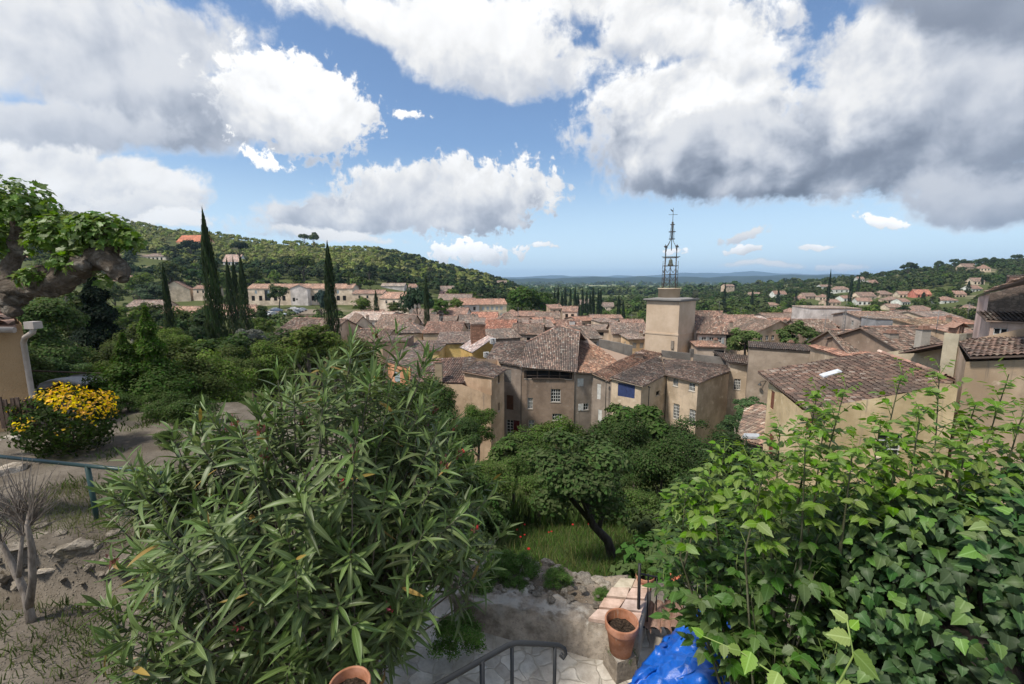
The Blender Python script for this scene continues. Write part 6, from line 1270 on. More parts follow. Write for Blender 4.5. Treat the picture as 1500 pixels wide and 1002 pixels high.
for i in range(n):
    t_ = Vector(tip[i] - OB); b_ = base[i % 26]; s_ = Vector(sd[i]); L = .3; mid = b_.lerp(t_, .5) + Vector((r_.uniform(-.1, .1), r_.uniform(-.1, .1), .12))
    if i % 4 == 0: tube(bm, [b_, b_.lerp(mid, .6), mid, t_ - s_ * L, t_], [.013, .011, .009, .005, .0025], 5, cap=False)
    else: tube(bm, [mid.lerp(b_, .15), t_ - s_ * L, t_], [.007, .004, .002], 4, cap=False)
bm_obj('stems', bm, M_bark, ole, (.15, .125, .095))
pk = rng.choice(n, 40, replace=False); q9 = rng.normal(size=(11, 3)) * .016
V, F, U, R = place_leaves(T_LEAF, q9, frames(rng.normal(size=(11, 3)), rng, rng.normal(size=(11, 3)) * .5 + np.array([0, 0, 1.0])), rng.uniform(.02, .042, 11), rng); sfm = np_mesh('spent_flower', V, F, M_petal, U, R)
for i in pk: link('spent_flower', sfm, ole, (.20, .085, .062), loc=tuple(tip[i] + sd[i] * .02 - OB), rz=i * 1.3)
V, F, U, R = place_leaves(T_LEAF, rng.normal(size=(4, 3)) * .008, frames(rng.normal(size=(4, 3)), rng), np.full(4, .032), rng); flm = np_mesh('flower', V, F, M_petal, U, R)
for i in pk[:7]: link('flower', flm, ole, (.55, .05, .07), loc=tuple(tip[i] + sd[i] * .05 - OB), rz=i * 1.1)

# ---- shrub of serrated compound leaves, right
def compound(rng, stems, leaf, nleaf, spread, ncomp, rlen, young):
    """leaves along stems: each a stalk with paired leaflets and one at the end"""
    pos, ax, nr, sz, rv, stalks = [], [], [], [], [], []
    for (p0, p1, up) in stems:
        d = p1 - p0; L = np.linalg.norm(d); d = d / L
        for k in range(ncomp):
            f = (k + .5) / ncomp; q = p0 + d * L * f; a = k * 2.2 + rng.normal() * .3
            out = np.array([cos(a), sin(a), .0]); out = out - d * out.dot(d) * .7; rd = out * 1.0 + d * np.interp(f, [0, 1], [.35, 1.0]) + np.array([0, 0, .12]); rd /= np.linalg.norm(rd); rl = rlen * np.interp(f, [0, .5, 1], [1, .9, .38]) * rng.uniform(.75, 1.15)
            stalks.append((q, q + rd * rl * .6 + np.array([0, 0, .02]), q + rd * rl + np.array([0, 0, -.18 * rl])))
            side = np.cross(rd, [0, 0, 1.0]); side /= np.linalg.norm(side) + 1e-9
            sp = [(1.0, 0)] + [(g_, s) for g_ in np.linspace(.38, .82, max(1, (nleaf - 1) // 2)) for s in (-1, 1)]
            for g_, s in sp:
                z = -.18 * rl * g_ * g_ + .03 * g_; pos.append(q + rd * rl * g_ + np.array([0, 0, z])); v = rd * (.75 if s else 1) + side * s * .85 + np.array([0, 0, -.28]) + rng.normal(size=3) * .14; ax.append(v); nr.append(np.array([0, 0, 1.0]) + out * .35 + rng.normal(size=3) * .28)
                l_ = leaf * np.interp(f, [0, .6, 1], [1.05, .95, .5]) * rng.uniform(.75, 1.2) * (1.15 if not s else 1); sz.append((l_ * 1.05, l_, l_)); rv.append((np.clip(rng.normal(.5, .2) + (.12 * f if young else 0), 0, 1), rng.random()))
    return np.array(pos), np.array(ax), np.array(nr), np.array(sz), np.array(rv), stalks
rng = np.random.default_rng(31)
MB_ = np.array([1.5, 2.15, -3.3])
tall = [(1240, 562, 2.25, .75), (1198, 572, 2.4, .5), (1322, 540, 2.3, .8), (1377, 536, 2.45, .7), (1478, 548, 2.2, .8), (1143, 622, 2.2, .5), (1430, 590, 2.3, .5), (1290, 622, 2.1, .5), (1180, 640, 2.0, .5), (1095, 668, 2.2, .4), (1040, 690, 2.3, .4), (1350, 600, 2.0, .5), (1005, 720, 2.35, .35), (1500, 600, 2.0, .5), (1420, 628, 1.95, .5), (1120, 690, 2.0, .4), (1250, 655, 1.9, .4), (1310, 668, 2.0, .4), (1062, 655, 2.5, .4), (1210, 600, 2.6, .5)]
st1 = []
for px, py, d, L in tall: e = np.array(P(px, py, d)); st1.append((e - np.array([rng.uniform(-.10, .10), rng.uniform(-.05, .05), L]), e, 1))
lob = [(1.68, 2.12, -1.66, .78, .5, .58), (1.18, 2.40, -1.72, .36, .36, .32), (1.70, 1.88, -2.2, .50, .4, .62), (2.45, 2.3, -1.55, .75, .5, .55)]
tp, do, _ = in_lobes(rng, lob, 290, .40); st2 = []
for e in tp: b_ = e - norm(((e - MB_) * np.array([1, 1, .6]))[None])[0] * rng.uniform(.3, .5); st2.append((b_, e, 0))
mp_ = thing('maple_shrub', 'bright green shrub of toothed compound leaves with upright young shoots at lower right', 'shrub', tuple(MB_))
allst = []
for nm, sts, colr, nc, lf in (('young_leaves', st1, (.120, .205, .026), 19, .054), ('leaves', st2, (.064, .125, .026), 7, .066)):
    p_, a_, n_, s_, r2, stk = compound(rng, sts, lf, 5 if nm == 'leaves' else 7, 1, nc, .175, nm != 'leaves')
    V, F, U, R = place_leaves(T_MAP, p_, frames(n_, rng, a_), s_, rng, r2); link(nm, np_mesh(nm, V - MB_, F, M_maple, U, R, False), mp_, colr); allst += stk
bm = bmesh.new()
for q0_, q1_, q2_ in allst: tube(bm, [Vector(q - MB_) for q in (q0_, q1_, q2_)], [.0022, .0018, .0012], 3, cap=False)
bm_obj('leaf_stalks', bm, M_paint, mp_, (.12, .17, .04)); bm = bmesh.new()
for k, (a_, b_, u_) in enumerate(st1 + st2):
    A, B = Vector(a_ - MB_), Vector(b_ - MB_); tube(bm, [Vector((A.x * .3, A.y * .3, max(A.z * .35, -.2))) if k % 3 == 0 else A - (B - A) * .4, A, B], [.009, .005, .002], 5, cap=False)
bm_obj('stems', bm, M_bark, mp_, (.105, .105, .05))
# single sprig of large young leaves at the bottom edge
rng = np.random.default_rng(41); rt = thing('young_sprig', 'pale green sprig of large toothed leaves rising at the bottom edge', 'sprig', tuple(P(1200, 1040, 1.35)))
o_ = np.array(rt.location); sp = [(1205, 1045, 1.35), (1130, 985, 1.4), (1085, 955, 1.42), (1030, 932, 1.45)]; sp2 = [(1205, 1045, 1.35), (1250, 960, 1.35), (1240, 905, 1.36)]
bm = bmesh.new()
for s_ in (sp, sp2): tube(bm, [P(*q) - Vector(o_) for q in s_], [.004, .003, .0025, .0015][:len(s_)], 5)
bm_obj('stem', bm, M_paint, rt, (.22, .30, .08)); pos, ax, nr, sz = [], [], [], []
for (px, py, d, tx, ty, L) in ((1100, 955, 1.42, 1085, 1010, .085), (1085, 953, 1.42, 1030, 925, .06), (1030, 932, 1.45, 1012, 880, .05), (1245, 935, 1.35, 1195, 905, .085), (1242, 910, 1.36, 1225, 862, .06), (1250, 955, 1.35, 1300, 985, .11), (1225, 1000, 1.35, 1290, 1040, .10), (1140, 985, 1.38, 1120, 1040, .08), (1246, 920, 1.36, 1275, 890, .05), (1060, 944, 1.43, 1062, 985, .05)):
    a, b = np.array(P(px, py, d)), np.array(P(tx, ty, d - .06)); pos.append(a); ax.append(b - a); nr.append(np.array([rng.normal() * .2, -.55, .8])); sz.append(L)
V, F, U, R = place_leaves(T_MAP, np.array(pos), frames(np.array(nr), rng, np.array(ax)), np.array(sz)[:, None] * np.array([[1.0, .78, .8]]), rng); link('leaves', np_mesh('sprig_leaves', V - o_, F, M_maple, U, R), rt, (.17, .26, .05))

# ---- ivy
rng = np.random.default_rng(51); IB = np.array([2.15, 1.75, -3.3])
lob = [(2.12, 1.72, -1.58, .62, .42, .66), (1.72, 1.62, -2.0, .42, .34, .5), (2.55, 1.8, -1.3, .6, .4, .5), (2.0, 1.45, -2.3, .6, .3, .5), (1.9, 1.95, -1.25, .38, .3, .28)]
pv_, do, _ = in_lobes(rng, lob, 7200, .72); iv = thing('ivy_mass', 'dark glossy ivy heaped over an added, unseen stump at the right edge', 'ivy', tuple(IB))
ax = do * .35 + np.array([0, 0, -.75]) + rng.normal(size=do.shape) * .5; nr = do + np.array([0, -.25, .55]) + rng.normal(size=do.shape) * .35
s_ = rng.uniform(.028, .060, len(pv_)); V, F, U, R = place_leaves(T_IVY, pv_, frames(nr, rng, ax), np.stack([s_ * 1.05, s_, s_ * rng.uniform(.4, 1.5, len(s_))], 1), rng); link('leaves', np_mesh('ivy_leaves', V - IB, F, M_ivy, U, R, True), iv, (.042, .084, .026))
sel = (do[:, 2] > .2) & (rng.random(len(do)) < .22); p2 = pv_[sel] + do[sel] * .06; s2 = rng.uniform(.03, .06, len(p2)); V, F, U, R = place_leaves(T_IVY, p2, frames(nr[sel], rng, ax[sel]), s2, rng); link('young_leaves', np_mesh('ivy_young_leaves', V - IB, F, M_ivy, U, R), iv, (.10, .17, .04))
bm = bmesh.new(); r_ = random.Random(6)
for k in range(90):
    i = r_.randrange(len(pv_)); t_ = Vector(pv_[i] - IB); tube(bm, [Vector((r_.uniform(-.2, .2), r_.uniform(-.1, .1), r_.uniform(0, 1.2))), t_ * .75 + Vector((0, 0, .3)), t_], [.012, .007, .003], 4, cap=False)
tube(bm, [(0, 0, -.1), (.05, .05, .8), (0, .1, 1.7)], [.28, .24, .20], 12, jit=.15); bm_obj('stems', bm, M_bark, iv, (.06, .05, .04))  # unseen trunk added inside the leaves to keep the interior dark

# ---- gnarled plane branch on the left
rng = np.random.default_rng(61); tb = Vector((-8.6, 5.0, Z(-8.6, 5.0))); rt = thing('plane_tree', 'pollarded plane tree whose gnarled grey branch reaches in from the left edge', 'tree', tuple(tb))
bm = bmesh.new(); r_ = random.Random(9)
br = [tb + Vector((0, 0, 2.2)), P(-190, 500, 5.1), P(-60, 440, 5.0), P(0, 428, 4.95), P(50, 424, 4.9), P(95, 408, 4.85), P(130, 388, 4.85), P(152, 372, 4.82), P(160, 352, 4.8), P(152, 338, 4.8)]; rr_ = [.30, .20, .145, .125, .115, .13, .105, .135, .115, .09]
def refine(p, r, k=4):
    P2, R2 = [], []
    for i in range(len(p) - 1):
        for j in range(k):
            f = j / k; a = p[max(i - 1, 0)]; b = p[i]; c = p[i + 1]; d = p[min(i + 2, len(p) - 1)]
            P2.append(.5 * ((2 * b) + (c - a) * f + (2 * a - 5 * b + 4 * c - d) * f * f + (3 * b - a - 3 * c + d) * f ** 3)); R2.append((r[i] * (1 - f) + r[i + 1] * f) * (1 + r_.uniform(-.16, .16)))
    return P2 + [p[-1]], R2 + [r[-1]]
a_, b_ = refine([q - tb for q in br], rr_); tube(bm, a_, b_, 16, jit=.10, rr=r_)
tube(bm, [Vector((0, 0, -.4)), Vector((.05, 0, 1.0)), br[0] - tb, br[0] - tb + Vector((-.2, .2, 1.4))], [.5, .42, .38, .25], 16, jit=.05)
for pts_, rs in (([P(90, 410, 4.85), P(92, 385, 4.85), P(86, 362, 4.9)], [.12, .10, .09]), ([P(10, 425, 4.95), P(18, 390, 5.0), P(28, 345, 5.0), P(30, 325, 5.0)], [.10, .08, .075, .09]), ([P(152, 378, 4.8), P(176, 398, 4.75), P(181, 408, 4.72)], [.13, .09, .05]), ([P(20, 434, 4.9), P(14, 452, 4.88), P(26, 458, 4.86)], [.10, .075, .04]), ([P(-30, 430, 4.9), P(-20, 380, 5.0), P(-10, 340, 5.1)], [.09, .07, .08]), ([P(55, 418, 4.85), P(60, 400, 4.8), P(52, 392, 4.78)], [.09, .08, .05]), ([P(110, 395, 4.8), P(118, 388, 4.7), P(126, 392, 4.66)], [.11, .08, .04])):
    a_, b_ = refine([q - tb for q in pts_], rs, 3); tube(bm, a_, b_, 12, jit=.14, rr=r_)
bmesh.ops.subdivide_edges(bm, edges=bm.edges[:], cuts=2, use_grid_fill=True)
bm.normal_update()
for v in bm.verts:
    q = v.co * 7.0; v.co += v.normal * (float(fnoise(q.x + q.z * .6, q.y - q.z * .8, 4)) * .045)
bm_obj('branch', bm, M_planebark, rt, smooth=True)
cl = [(24, 304, 4.95, .38, 700), (-40, 320, 5.0, .40, 420), (84, 350, 4.85, .28, 500), (155, 346, 4.8, .28, 540), (62, 330, 5.1, .20, 260), (48, 408, 4.75, .14, 130), (150, 410, 4.8, .10, 30), (2, 360, 5.0, .20, 220), (96, 384, 4.7, .15, 130), (130, 338, 4.8, .2, 240), (185, 352, 4.8, .16, 160)]
pos, do = [], []
for px, py, d, R0, nn in cl:
    c = np.array(P(px, py, d)); e = sph(rng, nn, -.6); pos.append(c + e * (R0 * rng.uniform(.35, 1.05, nn) ** .7)[:, None] * np.array([1, 1, .92])); do.append(e)
pos, do = np.concatenate(pos), np.concatenate(do); ax = do * .8 + np.array([0, 0, -.25]) + rng.normal(size=do.shape) * .4; nr = do * .7 + np.array([0, 0, .55]) + rng.normal(size=do.shape) * .45; s_ = rng.uniform(.030, .088, len(pos))
V, F, U, R = place_leaves(T_PLA, pos, frames(nr, rng, ax), s_, rng); link('leaves', np_mesh('plane_leaves', V - np.array(tb), F, M_maple, U, R), rt, (.092, .155, .027))

# ---- ochre house corner, gutter pipe, pickets
A, B = W3(-190, 470, 8.6), W3(32, 474, 9.4); zb = Z(-9, 9) - .3
hs = building('ochre_cottage', 'ochre roughcast cottage corner with a tiled eave at the left edge', 'house', [A, B, mv(B, -8.2, 6, .9), mv(A, -8.2, 6, .9)], zb, [[mv(A, -.1, -.28, -.02), mv(B, .20, -.28, -.02), mv(B, -8.0, 6.2, 1.3), mv(A, -8.4, 6.2, 1.3)]], (.34, .25, .145), detail=2, mat=m_plaster('roughcast', .9, .5), roofcol=(1.25, 1.1, 1.0))
off = Vector(hs.location); bm = bmesh.new(); g0, g1 = Vector(A) + Vector((0, -.36, -.10)), Vector(B) + Vector((.24, -.36, -.10)); tube(bm, [g0 - off, g1 - off], .065, 8); pp = [P(49, 479, 8.95), P(48, 487, 8.95), P(37, 494, 9.1)]; bt = Vector(B) + Vector((.05, -.07, 0)); pp += [Vector((bt.x, bt.y, pp[2].z - .15)), Vector((bt.x, bt.y, zb + .9)), Vector((bt.x + .02, bt.y - .08, zb + .75))]
tube(bm, [q - off for q in pp], .05, 10); box(bm, pp[0] - off + Vector((0, 0, .04)), (.2, .18, .15)); bm_obj('drainpipe', bm, M_paint, hs, (.40, .35, .31))
q = P(10, 622, 7.9); rt = thing('picket_fence', 'short row of dark brown wooden pickets below the ochre cottage', 'fence', (q.x, q.y, q.z))
for k in range(11): bm = bmesh.new(); x = -.65 + k * .115; box(bm, (x, .02 * (k % 2), .22), (.075, .03, .52 + .04 * (k % 3)), .1, .75); bm_obj('picket', bm, M_bark, rt, (.085, .055, .04))
bm = bmesh.new(); box(bm, (-.1, .035, .1), (1.3, .03, .06)); box(bm, (-.1, .035, .36), (1.3, .03, .06)); bm_obj('rail', bm, M_bark, rt, (.085, .055, .04))
# ---- yellow bush
c = P(97, 617, 8.3); rt = thing('yellow_bush', 'rounded bush with brilliant yellow tips beside the ochre cottage', 'bush', (c.x, c.y, Z(c.x, c.y))); hz = c.z - rt.location.z
rng = np.random.default_rng(71); N = 5200; d_ = sph(rng, N, -.9); lum = 1 + .13 * np.sin(d_[:, 0] * 5 + 1) * np.cos(d_[:, 1] * 6) + .10 * np.sin(d_[:, 2] * 9 + d_[:, 0] * 4); pz = d_ * (rng.uniform(.55, 1.0, N) ** .5 * lum)[:, None] * np.array([.74, .72, .68]); nr = d_ + rng.normal(size=d_.shape) * .5
bl = vnoise(d_[:, 0] * 2.6 + 5, d_[:, 1] * 2.6 + d_[:, 2] * 2.2); yel = (d_[:, 2] * .75 + bl * 1.5 + rng.normal(size=N) * .2 + .45 * d_[:, 0] > .42) & (d_[:, 2] > -.05 + .3 * bl) & (np.linalg.norm(pz / np.array([.74, .72, .68]), axis=1) > .82)
for nm, s, colr, L in (('foliage', ~yel, (.040, .066, .016), .075), ('yellow_tips', yel, (.62, .43, .012), .062)):
    V, F, U, R = place_leaves(T_LEAF, pz[s], frames(nr[s], rng), L * rng.uniform(.7, 1.3, s.sum()), rng); link(nm, np_mesh(nm, V, F, M_leaf, U, R), rt, colr, loc=(0, 0, hz))
bm = bmesh.new()
for k in range(9): a = k * .7; tube(bm, [(0, 0, -.1), (.3 * cos(a), .3 * sin(a), hz * .7), (.55 * cos(a), .5 * sin(a), hz + .2)], [.03, .02, .008], 5)
bm_obj('stems', bm, M_bark, rt, BARKC)
for px, py, r_, d, lab in ((186, 592, 26, 10.8, 'low dark shrub just right of the yellow bush'), (232, 596, 34, 10.4, 'green shrub on the terrace edge, middle of the three right of the yellow bush'), (285, 602, 36, 10.0, 'green shrub on the terrace edge partly behind the oleander'), (250, 640, 20, 8.6, 'small weedy shrub on the bare path left of the oleander')):
    tree('garden_shrub', lab, px, py, r_, d, 'bush', (.06, .098, .026), .8, cat='shrub')
# ---- white canopy behind it
q = P(112, 572, 13.5); rt = thing('garden_canopy', 'white cloth canopy over dark posts behind the yellow bush', 'canopy', tuple(q)); bm = bmesh.new(); V = []
for i in range(9):
    for j in range(5): x, y = -.75 + i * .1875, -.5 + j * .25; V.append(bm.verts.new((x, y, .30 + .12 * sin(pi * i / 8) - .03 * cos(j * 2.1) - (.25 if i == 0 else 0) - .06 * x)))
for i in range(8):
    for j in range(4): bm.faces.new((V[i * 5 + j], V[i * 5 + 5 + j], V[i * 5 + 6 + j], V[i * 5 + 1 + j])).smooth = True
bmesh.ops.solidify(bm, geom=bm.faces[:], thickness=.012); bm_obj('cloth', bm, M_paint, rt, (.66, .64, .62))
for x in (-.7, -.1, .45, .75): bm = bmesh.new(); tube(bm, [(x, -.45, -1.6), (x, -.45, .28)], .022, 6); bm_obj('post', bm, M_bark, rt, (.05, .035, .03))
bm = bmesh.new()
for k in range(7): tube(bm, [(-2.6 + rnd.uniform(-.2, .2), .3 + k * .1, .62 - k * .03), (.9 + rnd.uniform(-.3, .3), .2 + k * .12, .50 - k * .03)], .02, 5)
bm_obj('pergola_poles', bm, M_bark, rt, (.12, .08, .06))
# ---- green rail on the terrace edge
p0, p1, p2 = P(-120, 656, 6.2), P(128, 682.5, 5.9), P(255, 695, 5.6); rt = thing('green_railing', 'dark green tube railing with one post along the terrace edge', 'railing', (p1.x, p1.y, Z(p1.x, p1.y))); off = Vector(rt.location)
bm = bmesh.new(); tube(bm, [p0 - off, p1 - off, p2 - off], .027, 12); bm_obj('rail', bm, M_metal, rt, (.028, .062, .058))
for p in (p0, p1): bm = bmesh.new(); tube(bm, [p - off, Vector((p.x + .03, p.y, Z(p.x, p.y) - .2)) - off], .031, 12); bm_obj('post', bm, M_metal, rt, (.028, .062, .058))
# ---- rocks
def rock_mesh(seed, flat=.6, rough=.35):
    r = np.random.default_rng(seed); bm = bmesh.new(); bmesh.ops.create_icosphere(bm, subdivisions=3, radius=1.0)
    for k in range(9):                                       # chop facets
        nn = Vector(r.normal(size=3)).normalized(); dd = r.uniform(.5, .85)
        for v in bm.verts:
            h = v.co.dot(nn) - dd
            if h > 0: v.co -= nn * h * .92
    for v in bm.verts:
        q = v.co; f = float(fnoise(q.x * 2.2 + seed, q.y * 2.2 + q.z * 1.7, 4)); v.co = q * (1 + f * rough); v.co.z *= flat
    me = bpy.data.meshes.new('rock'); bm.to_mesh(me); bm.free(); me.materials.append(M_rock); return me
RK = [rock_mesh(k, .36 + .10 * (k % 3)) for k in range(7)]
def rock(px, py, r, lab, grp=None, k=0, colr=(.78, .75, .71), q=None, sink=.3, cat='rock'):
    q = q or ghit(px, py); o = link('rock', RK[k % 7], None, colr, (q.x, q.y, q.z - r * .3 * sink), rnd.uniform(0, 6), (r * rnd.uniform(.8, 1.3), r * rnd.uniform(.7, 1.1), r * rnd.uniform(.7, 1.1))); return tag(o, lab, cat, grp)
rock(200, 795, .40, 'long flat outcrop of pale grey rock below the green railing', k=1, sink=1.2); rock(110, 792, .27, 'grey outcrop directly under the railing post', k=2, sink=1); rock(68, 832, .15, 'pale flat slab lying on the bank left of the outcrop', k=3, colr=(1.4, 1.35, 1.3)); rock(20, 640, .34, 'pale stone block below the pickets', k=4, colr=(1.2, 1.2, 1.2)); rock(15, 692, .30, 'pale stone in the low wall behind the railing, left edge', k=5, colr=(1.3, 1.25, 1.2)); rock(255, 805, .3, 'pale rock half hidden by the oleander below the railing', k=0, sink=1)
for i, (px, py, r) in enumerate(((20, 800, .3), (55, 785, .22), (5, 840, .28), (35, 850, .2), (95, 845, .13), (130, 832, .15), (150, 838, .11), (120, 852, .08), (70, 862, .10), (20, 870, .2), (165, 815, .18), (235, 825, .2), (5, 715, .2), (35, 705, .16), (40, 725, .12), (12, 735, .14), (190, 850, .10), (215, 842, .12), (75, 805, .16), (140, 800, .2), (-20, 780, .4), (50, 830, .12), (170, 780, .16), (225, 790, .14), (90, 778, .14), (150, 822, .10), (180, 838, .12), (205, 828, .10), (245, 848, .12), (30, 828, .12), (85, 868, .08), (110, 872, .07), (140, 866, .08), (60, 772, .15), (15, 765, .18), (175, 862, .07))):
    rock(px, py, r * .68, 'grey limestone rock broken out of the bank under the green railing', 'rocks of the bank under the green railing', i)
for i in range(170):
    px, py = rnd.uniform(-40, 330), rnd.uniform(815, 1000); rock(px, py, rnd.choice([.02, .03, .03, .045, .06]), 'small broken stone lying on the bare earth at lower left', 'loose stones on the bare earth', i, (.9, .86, .8) if i % 3 else (1.1, 1.06, 1.0))
# small bare shrub
q = ghit(48, 915); rt = thing('bare_shrub', 'small bare stemmed grey shrub forking low at the left edge', 'shrub', tuple(q)); bm = bmesh.new(); s = q.length / sqrt(1.3); off = Vector(q)
def at(px, py, dd=0.0): r0 = ray(px, py); return r0 * (q.y + dd) * (1 / r0.y) - off
tube(bm, [Vector((0, 0, -.05)), at(44, 900), at(38, 872), at(22, 835, .05), at(5, 800, .05), at(-8, 770, .1)], [.045, .04, .036, .03, .022, .018], 10, jit=.06); tube(bm, [at(42, 890), at(48, 850, -.03), at(46, 800, -.05), at(40, 770, -.05), at(44, 745, 0)], [.036, .03, .027, .02, .013], 10, jit=.06); tube(bm, [at(28, 845), at(30, 810), at(34, 780, .1), at(28, 755, .1)], [.022, .018, .014, .01], 8); r_ = random.Random(12)
for k in range(150):
    b0 = at(*r_.choice([(-8, 772), (2, 795), (40, 772), (44, 750), (28, 757), (34, 785)])); a = r_.uniform(-1, 1); t_ = b0 + Vector((a * .42, r_.uniform(-.25, .25), r_.uniform(.08, .62))); tube(bm, [b0, b0.lerp(t_, .5) + Vector((a * .05, 0, .02)), t_], [.006, .004, .0015], 4, cap=False)
bm_obj('stem', bm, M_bark, rt, (.22, .18, .145))
# ---- weeds and meadow
def blades(name, lab_col, n, fx, fy, size, rng, keep=None, wide=1.0, clump=None):
    x, y = fx(n), fy(n)
    if clump:
        cx_, cy_ = fx(clump), fy(clump); i = rng.integers(0, clump, n); s_ = rng.uniform(.05, .22, clump); x = cx_[i] + rng.normal(size=n) * s_[i]; y = cy_[i] + rng.normal(size=n) * s_[i]
    if keep is not None: k = keep(x, y); x, y = x[k], y[k]
    m_ = len(x); pos = np.stack([x, y, zt(x, y) - .02], 1); ax = rng.normal(size=(m_, 3)) * .38 + np.array([0, 0, 1.0]); nr = rng.normal(size=(m_, 3)); nr[:, 2] *= .3; s_ = size * rng.uniform(.4, 1.3, m_)
    V, F, U, R = place_leaves(T_BLADE, pos, frames(nr, rng, ax), np.stack([s_ * wide, s_, s_], 1), rng); return tag(link(name, np_mesh(name, V, F, M_leaf, U, R), None, lab_col), kind='stuff')
rng = np.random.default_rng(81)
blades('weeds', (.085, .11, .035), 8500, lambda n: rng.uniform(-6.5, -1.4, n), lambda n: rng.uniform(2.2, 5.0, n), .12, rng, lambda x, y: y > 2, 1.7, 150)
blades('weeds', (.11, .125, .045), 7500, lambda n: rng.uniform(-7.5, -2.4, n), lambda n: rng.uniform(5.2, 6.6, n), .13, rng, None, 1.0)
blades('weeds', (.07, .10, .03), 5000, lambda n: rng.uniform(-9.5, -2.6, n), lambda n: rng.uniform(6, 12, n), .14, rng, None, 2.0, 45)
blades('meadow_grass', (.075, .135, .030), 32000, lambda n: rng.uniform(-2.5, 6.5, n), lambda n: 5 + 11 * rng.random(n) ** 1.3, .22, rng, None, 1.1)
blades('meadow_grass', (.14, .14, .05), 6000, lambda n: rng.uniform(-1.5, 5.5, n), lambda n: 5 + 9 * rng.random(n) ** 1.3, .30, rng, None, .6)
blades('meadow_grass', (.05, .085, .02), 9000, lambda n: rng.uniform(-1.0, 4.0, n), lambda n: rng.uniform(4.9, 6.6, n), .22, rng, None, 3.5)
sl = rng.uniform(-14, 18, 16000)
blades('slope_weeds', (.055, .085, .025), 22000, lambda n: rng.uniform(-3, 16, n), lambda n: rng.uniform(14, 34, n), .8, rng, None, 2.2)
# poppies
bm = bmesh.new(); lathe(bm, [(.006, 0), (.035, .012), (.052, .04), (.05, .055)], 8); fme = bpy.data.meshes.new('flower'); bm.to_mesh(fme); bm.free(); fme.materials.append(M_petal); fme.uv_layers.new(name='rnd')
bm = bmesh.new(); tube(bm, [(0, 0, -.05), (.02, 0, .25), (.0, .02, .5)], .004, 4); sme = bpy.data.meshes.new('stem'); bm.to_mesh(sme); bm.free(); sme.materials.append(M_paint)
for i in range(34):
    if i < 21: px, py = rnd.uniform(915, 1010), rnd.uniform(768, 800)
    elif i < 28: px, py = rnd.uniform(725, 800), rnd.uniform(772, 835)
    else: px, py = rnd.uniform(790, 900), rnd.uniform(770, 830)
    q = ghit(px, py, 5.0); s = rnd.uniform(.45, .7); rt = thing('poppy', 'red poppy on a thin stem in the meadow grass', 'flower', tuple(q), rnd.uniform(0, 6), 'red poppies in the meadow', s)
    link('stem', sme, rt, (.09, .13, .04)); link('flower', fme, rt, (.62, .035, .02), loc=(0, .02, .49))
# ---- paved path, low wall, planted bed
def sheet(name, corners, nx, ny, amp, mat, thick=.25, freq=3.0, kind='structure'):
    """gently uneven slab between four corners"""
    c0, c1, c2, c3 = [Vector(c) for c in corners]; V = []
    for j in range(ny + 1):
        for i in range(nx + 1):
            f, h = i / nx, j / ny; p = c0.lerp(c1, f).lerp(c3.lerp(c2, f), h); V.append((p.x, p.y, p.z + float(fnoise(p.x * freq, p.y * freq, 4)) * amp))
    top = len(V); idx = np.arange(top).reshape(ny + 1, nx + 1); Fq = np.stack([idx[:-1, :-1], idx[:-1, 1:], idx[1:, 1:], idx[1:, :-1]], -1).reshape(-1, 4).tolist()
    rim = idx[0, :].tolist() + idx[1:, -1].tolist() + idx[-1, -2::-1].tolist() + idx[-2:0:-1, 0].tolist()
    for r0 in rim: V.append((V[r0][0], V[r0][1], V[r0][2] - thick))
    m_ = len(rim)
    for k in range(m_): Fq.append((rim[k], top + k, top + (k + 1) % m_, rim[(k + 1) % m_]))
    o = link(name, np_mesh(name, V, [Fq], mat)); return tag(o, kind=kind) if kind else o
sheet('path', [(-1.25, 1.2, -3.12), (1.5, 1.2, -3.12), (1.35, 3.9, -3.10), (-1.25, 4.0, -3.10)], 50, 50, .035, M_paving)
wa, wb = PZ(664, 874, -2.80), PZ(900, 922, -2.80); e_ = (wb - wa).normalized(); n_ = Vector((-e_.y, e_.x, 0)); wd = n_ * .26
w_ = sheet('low_wall', [wa, wb, wb + wd, wa + wd], 70, 10, .05, M_mortar, .42, 7.0, None); tag(w_, 'low crumbling mortar wall along the paved path', 'wall')
b0, b1 = wa + wd * .96 - e_ * .15, wb + wd * .96; sheet('garden_bed', [b0 + Vector((0, 0, -.05)), b1 + Vector((0, 0, -.05)), PZ(920, 850, -2.9), PZ(640, 812, -2.95)], 50, 30, .10, M_soil, .9, 3.5)
for i in range(34):
    f = rnd.random(); q = wa + e_ * ((wb - wa).length * f) + wd * rnd.uniform(.75, 1.6) + Vector((0, 0, .0)); rock(0, 0, rnd.uniform(.022, .055), 'small pale rubble stone along the back of the low wall', 'rubble on the low wall', i, (1.1, 1.08, 1.04) if i % 3 == 0 else (.75, .72, .68), q)
bord = [(690, 818), (735, 820), (780, 824), (815, 832), (845, 842), (875, 848), (900, 852)]
for i in range(30):
    k = i % 6; f = rnd.random(); px = bord[k][0] * (1 - f) + bord[k + 1][0] * f; py = bord[k][1] * (1 - f) + bord[k + 1][1] * f + rnd.uniform(-4, 9); rock(0, 0, rnd.uniform(.045, .085), 'flat pale border stone at the back of the planted bed', 'border stones of the planted bed', i, (1.15, 1.12, 1.06) if i % 2 else (.85, .83, .80), PZ(px, py, -2.91))
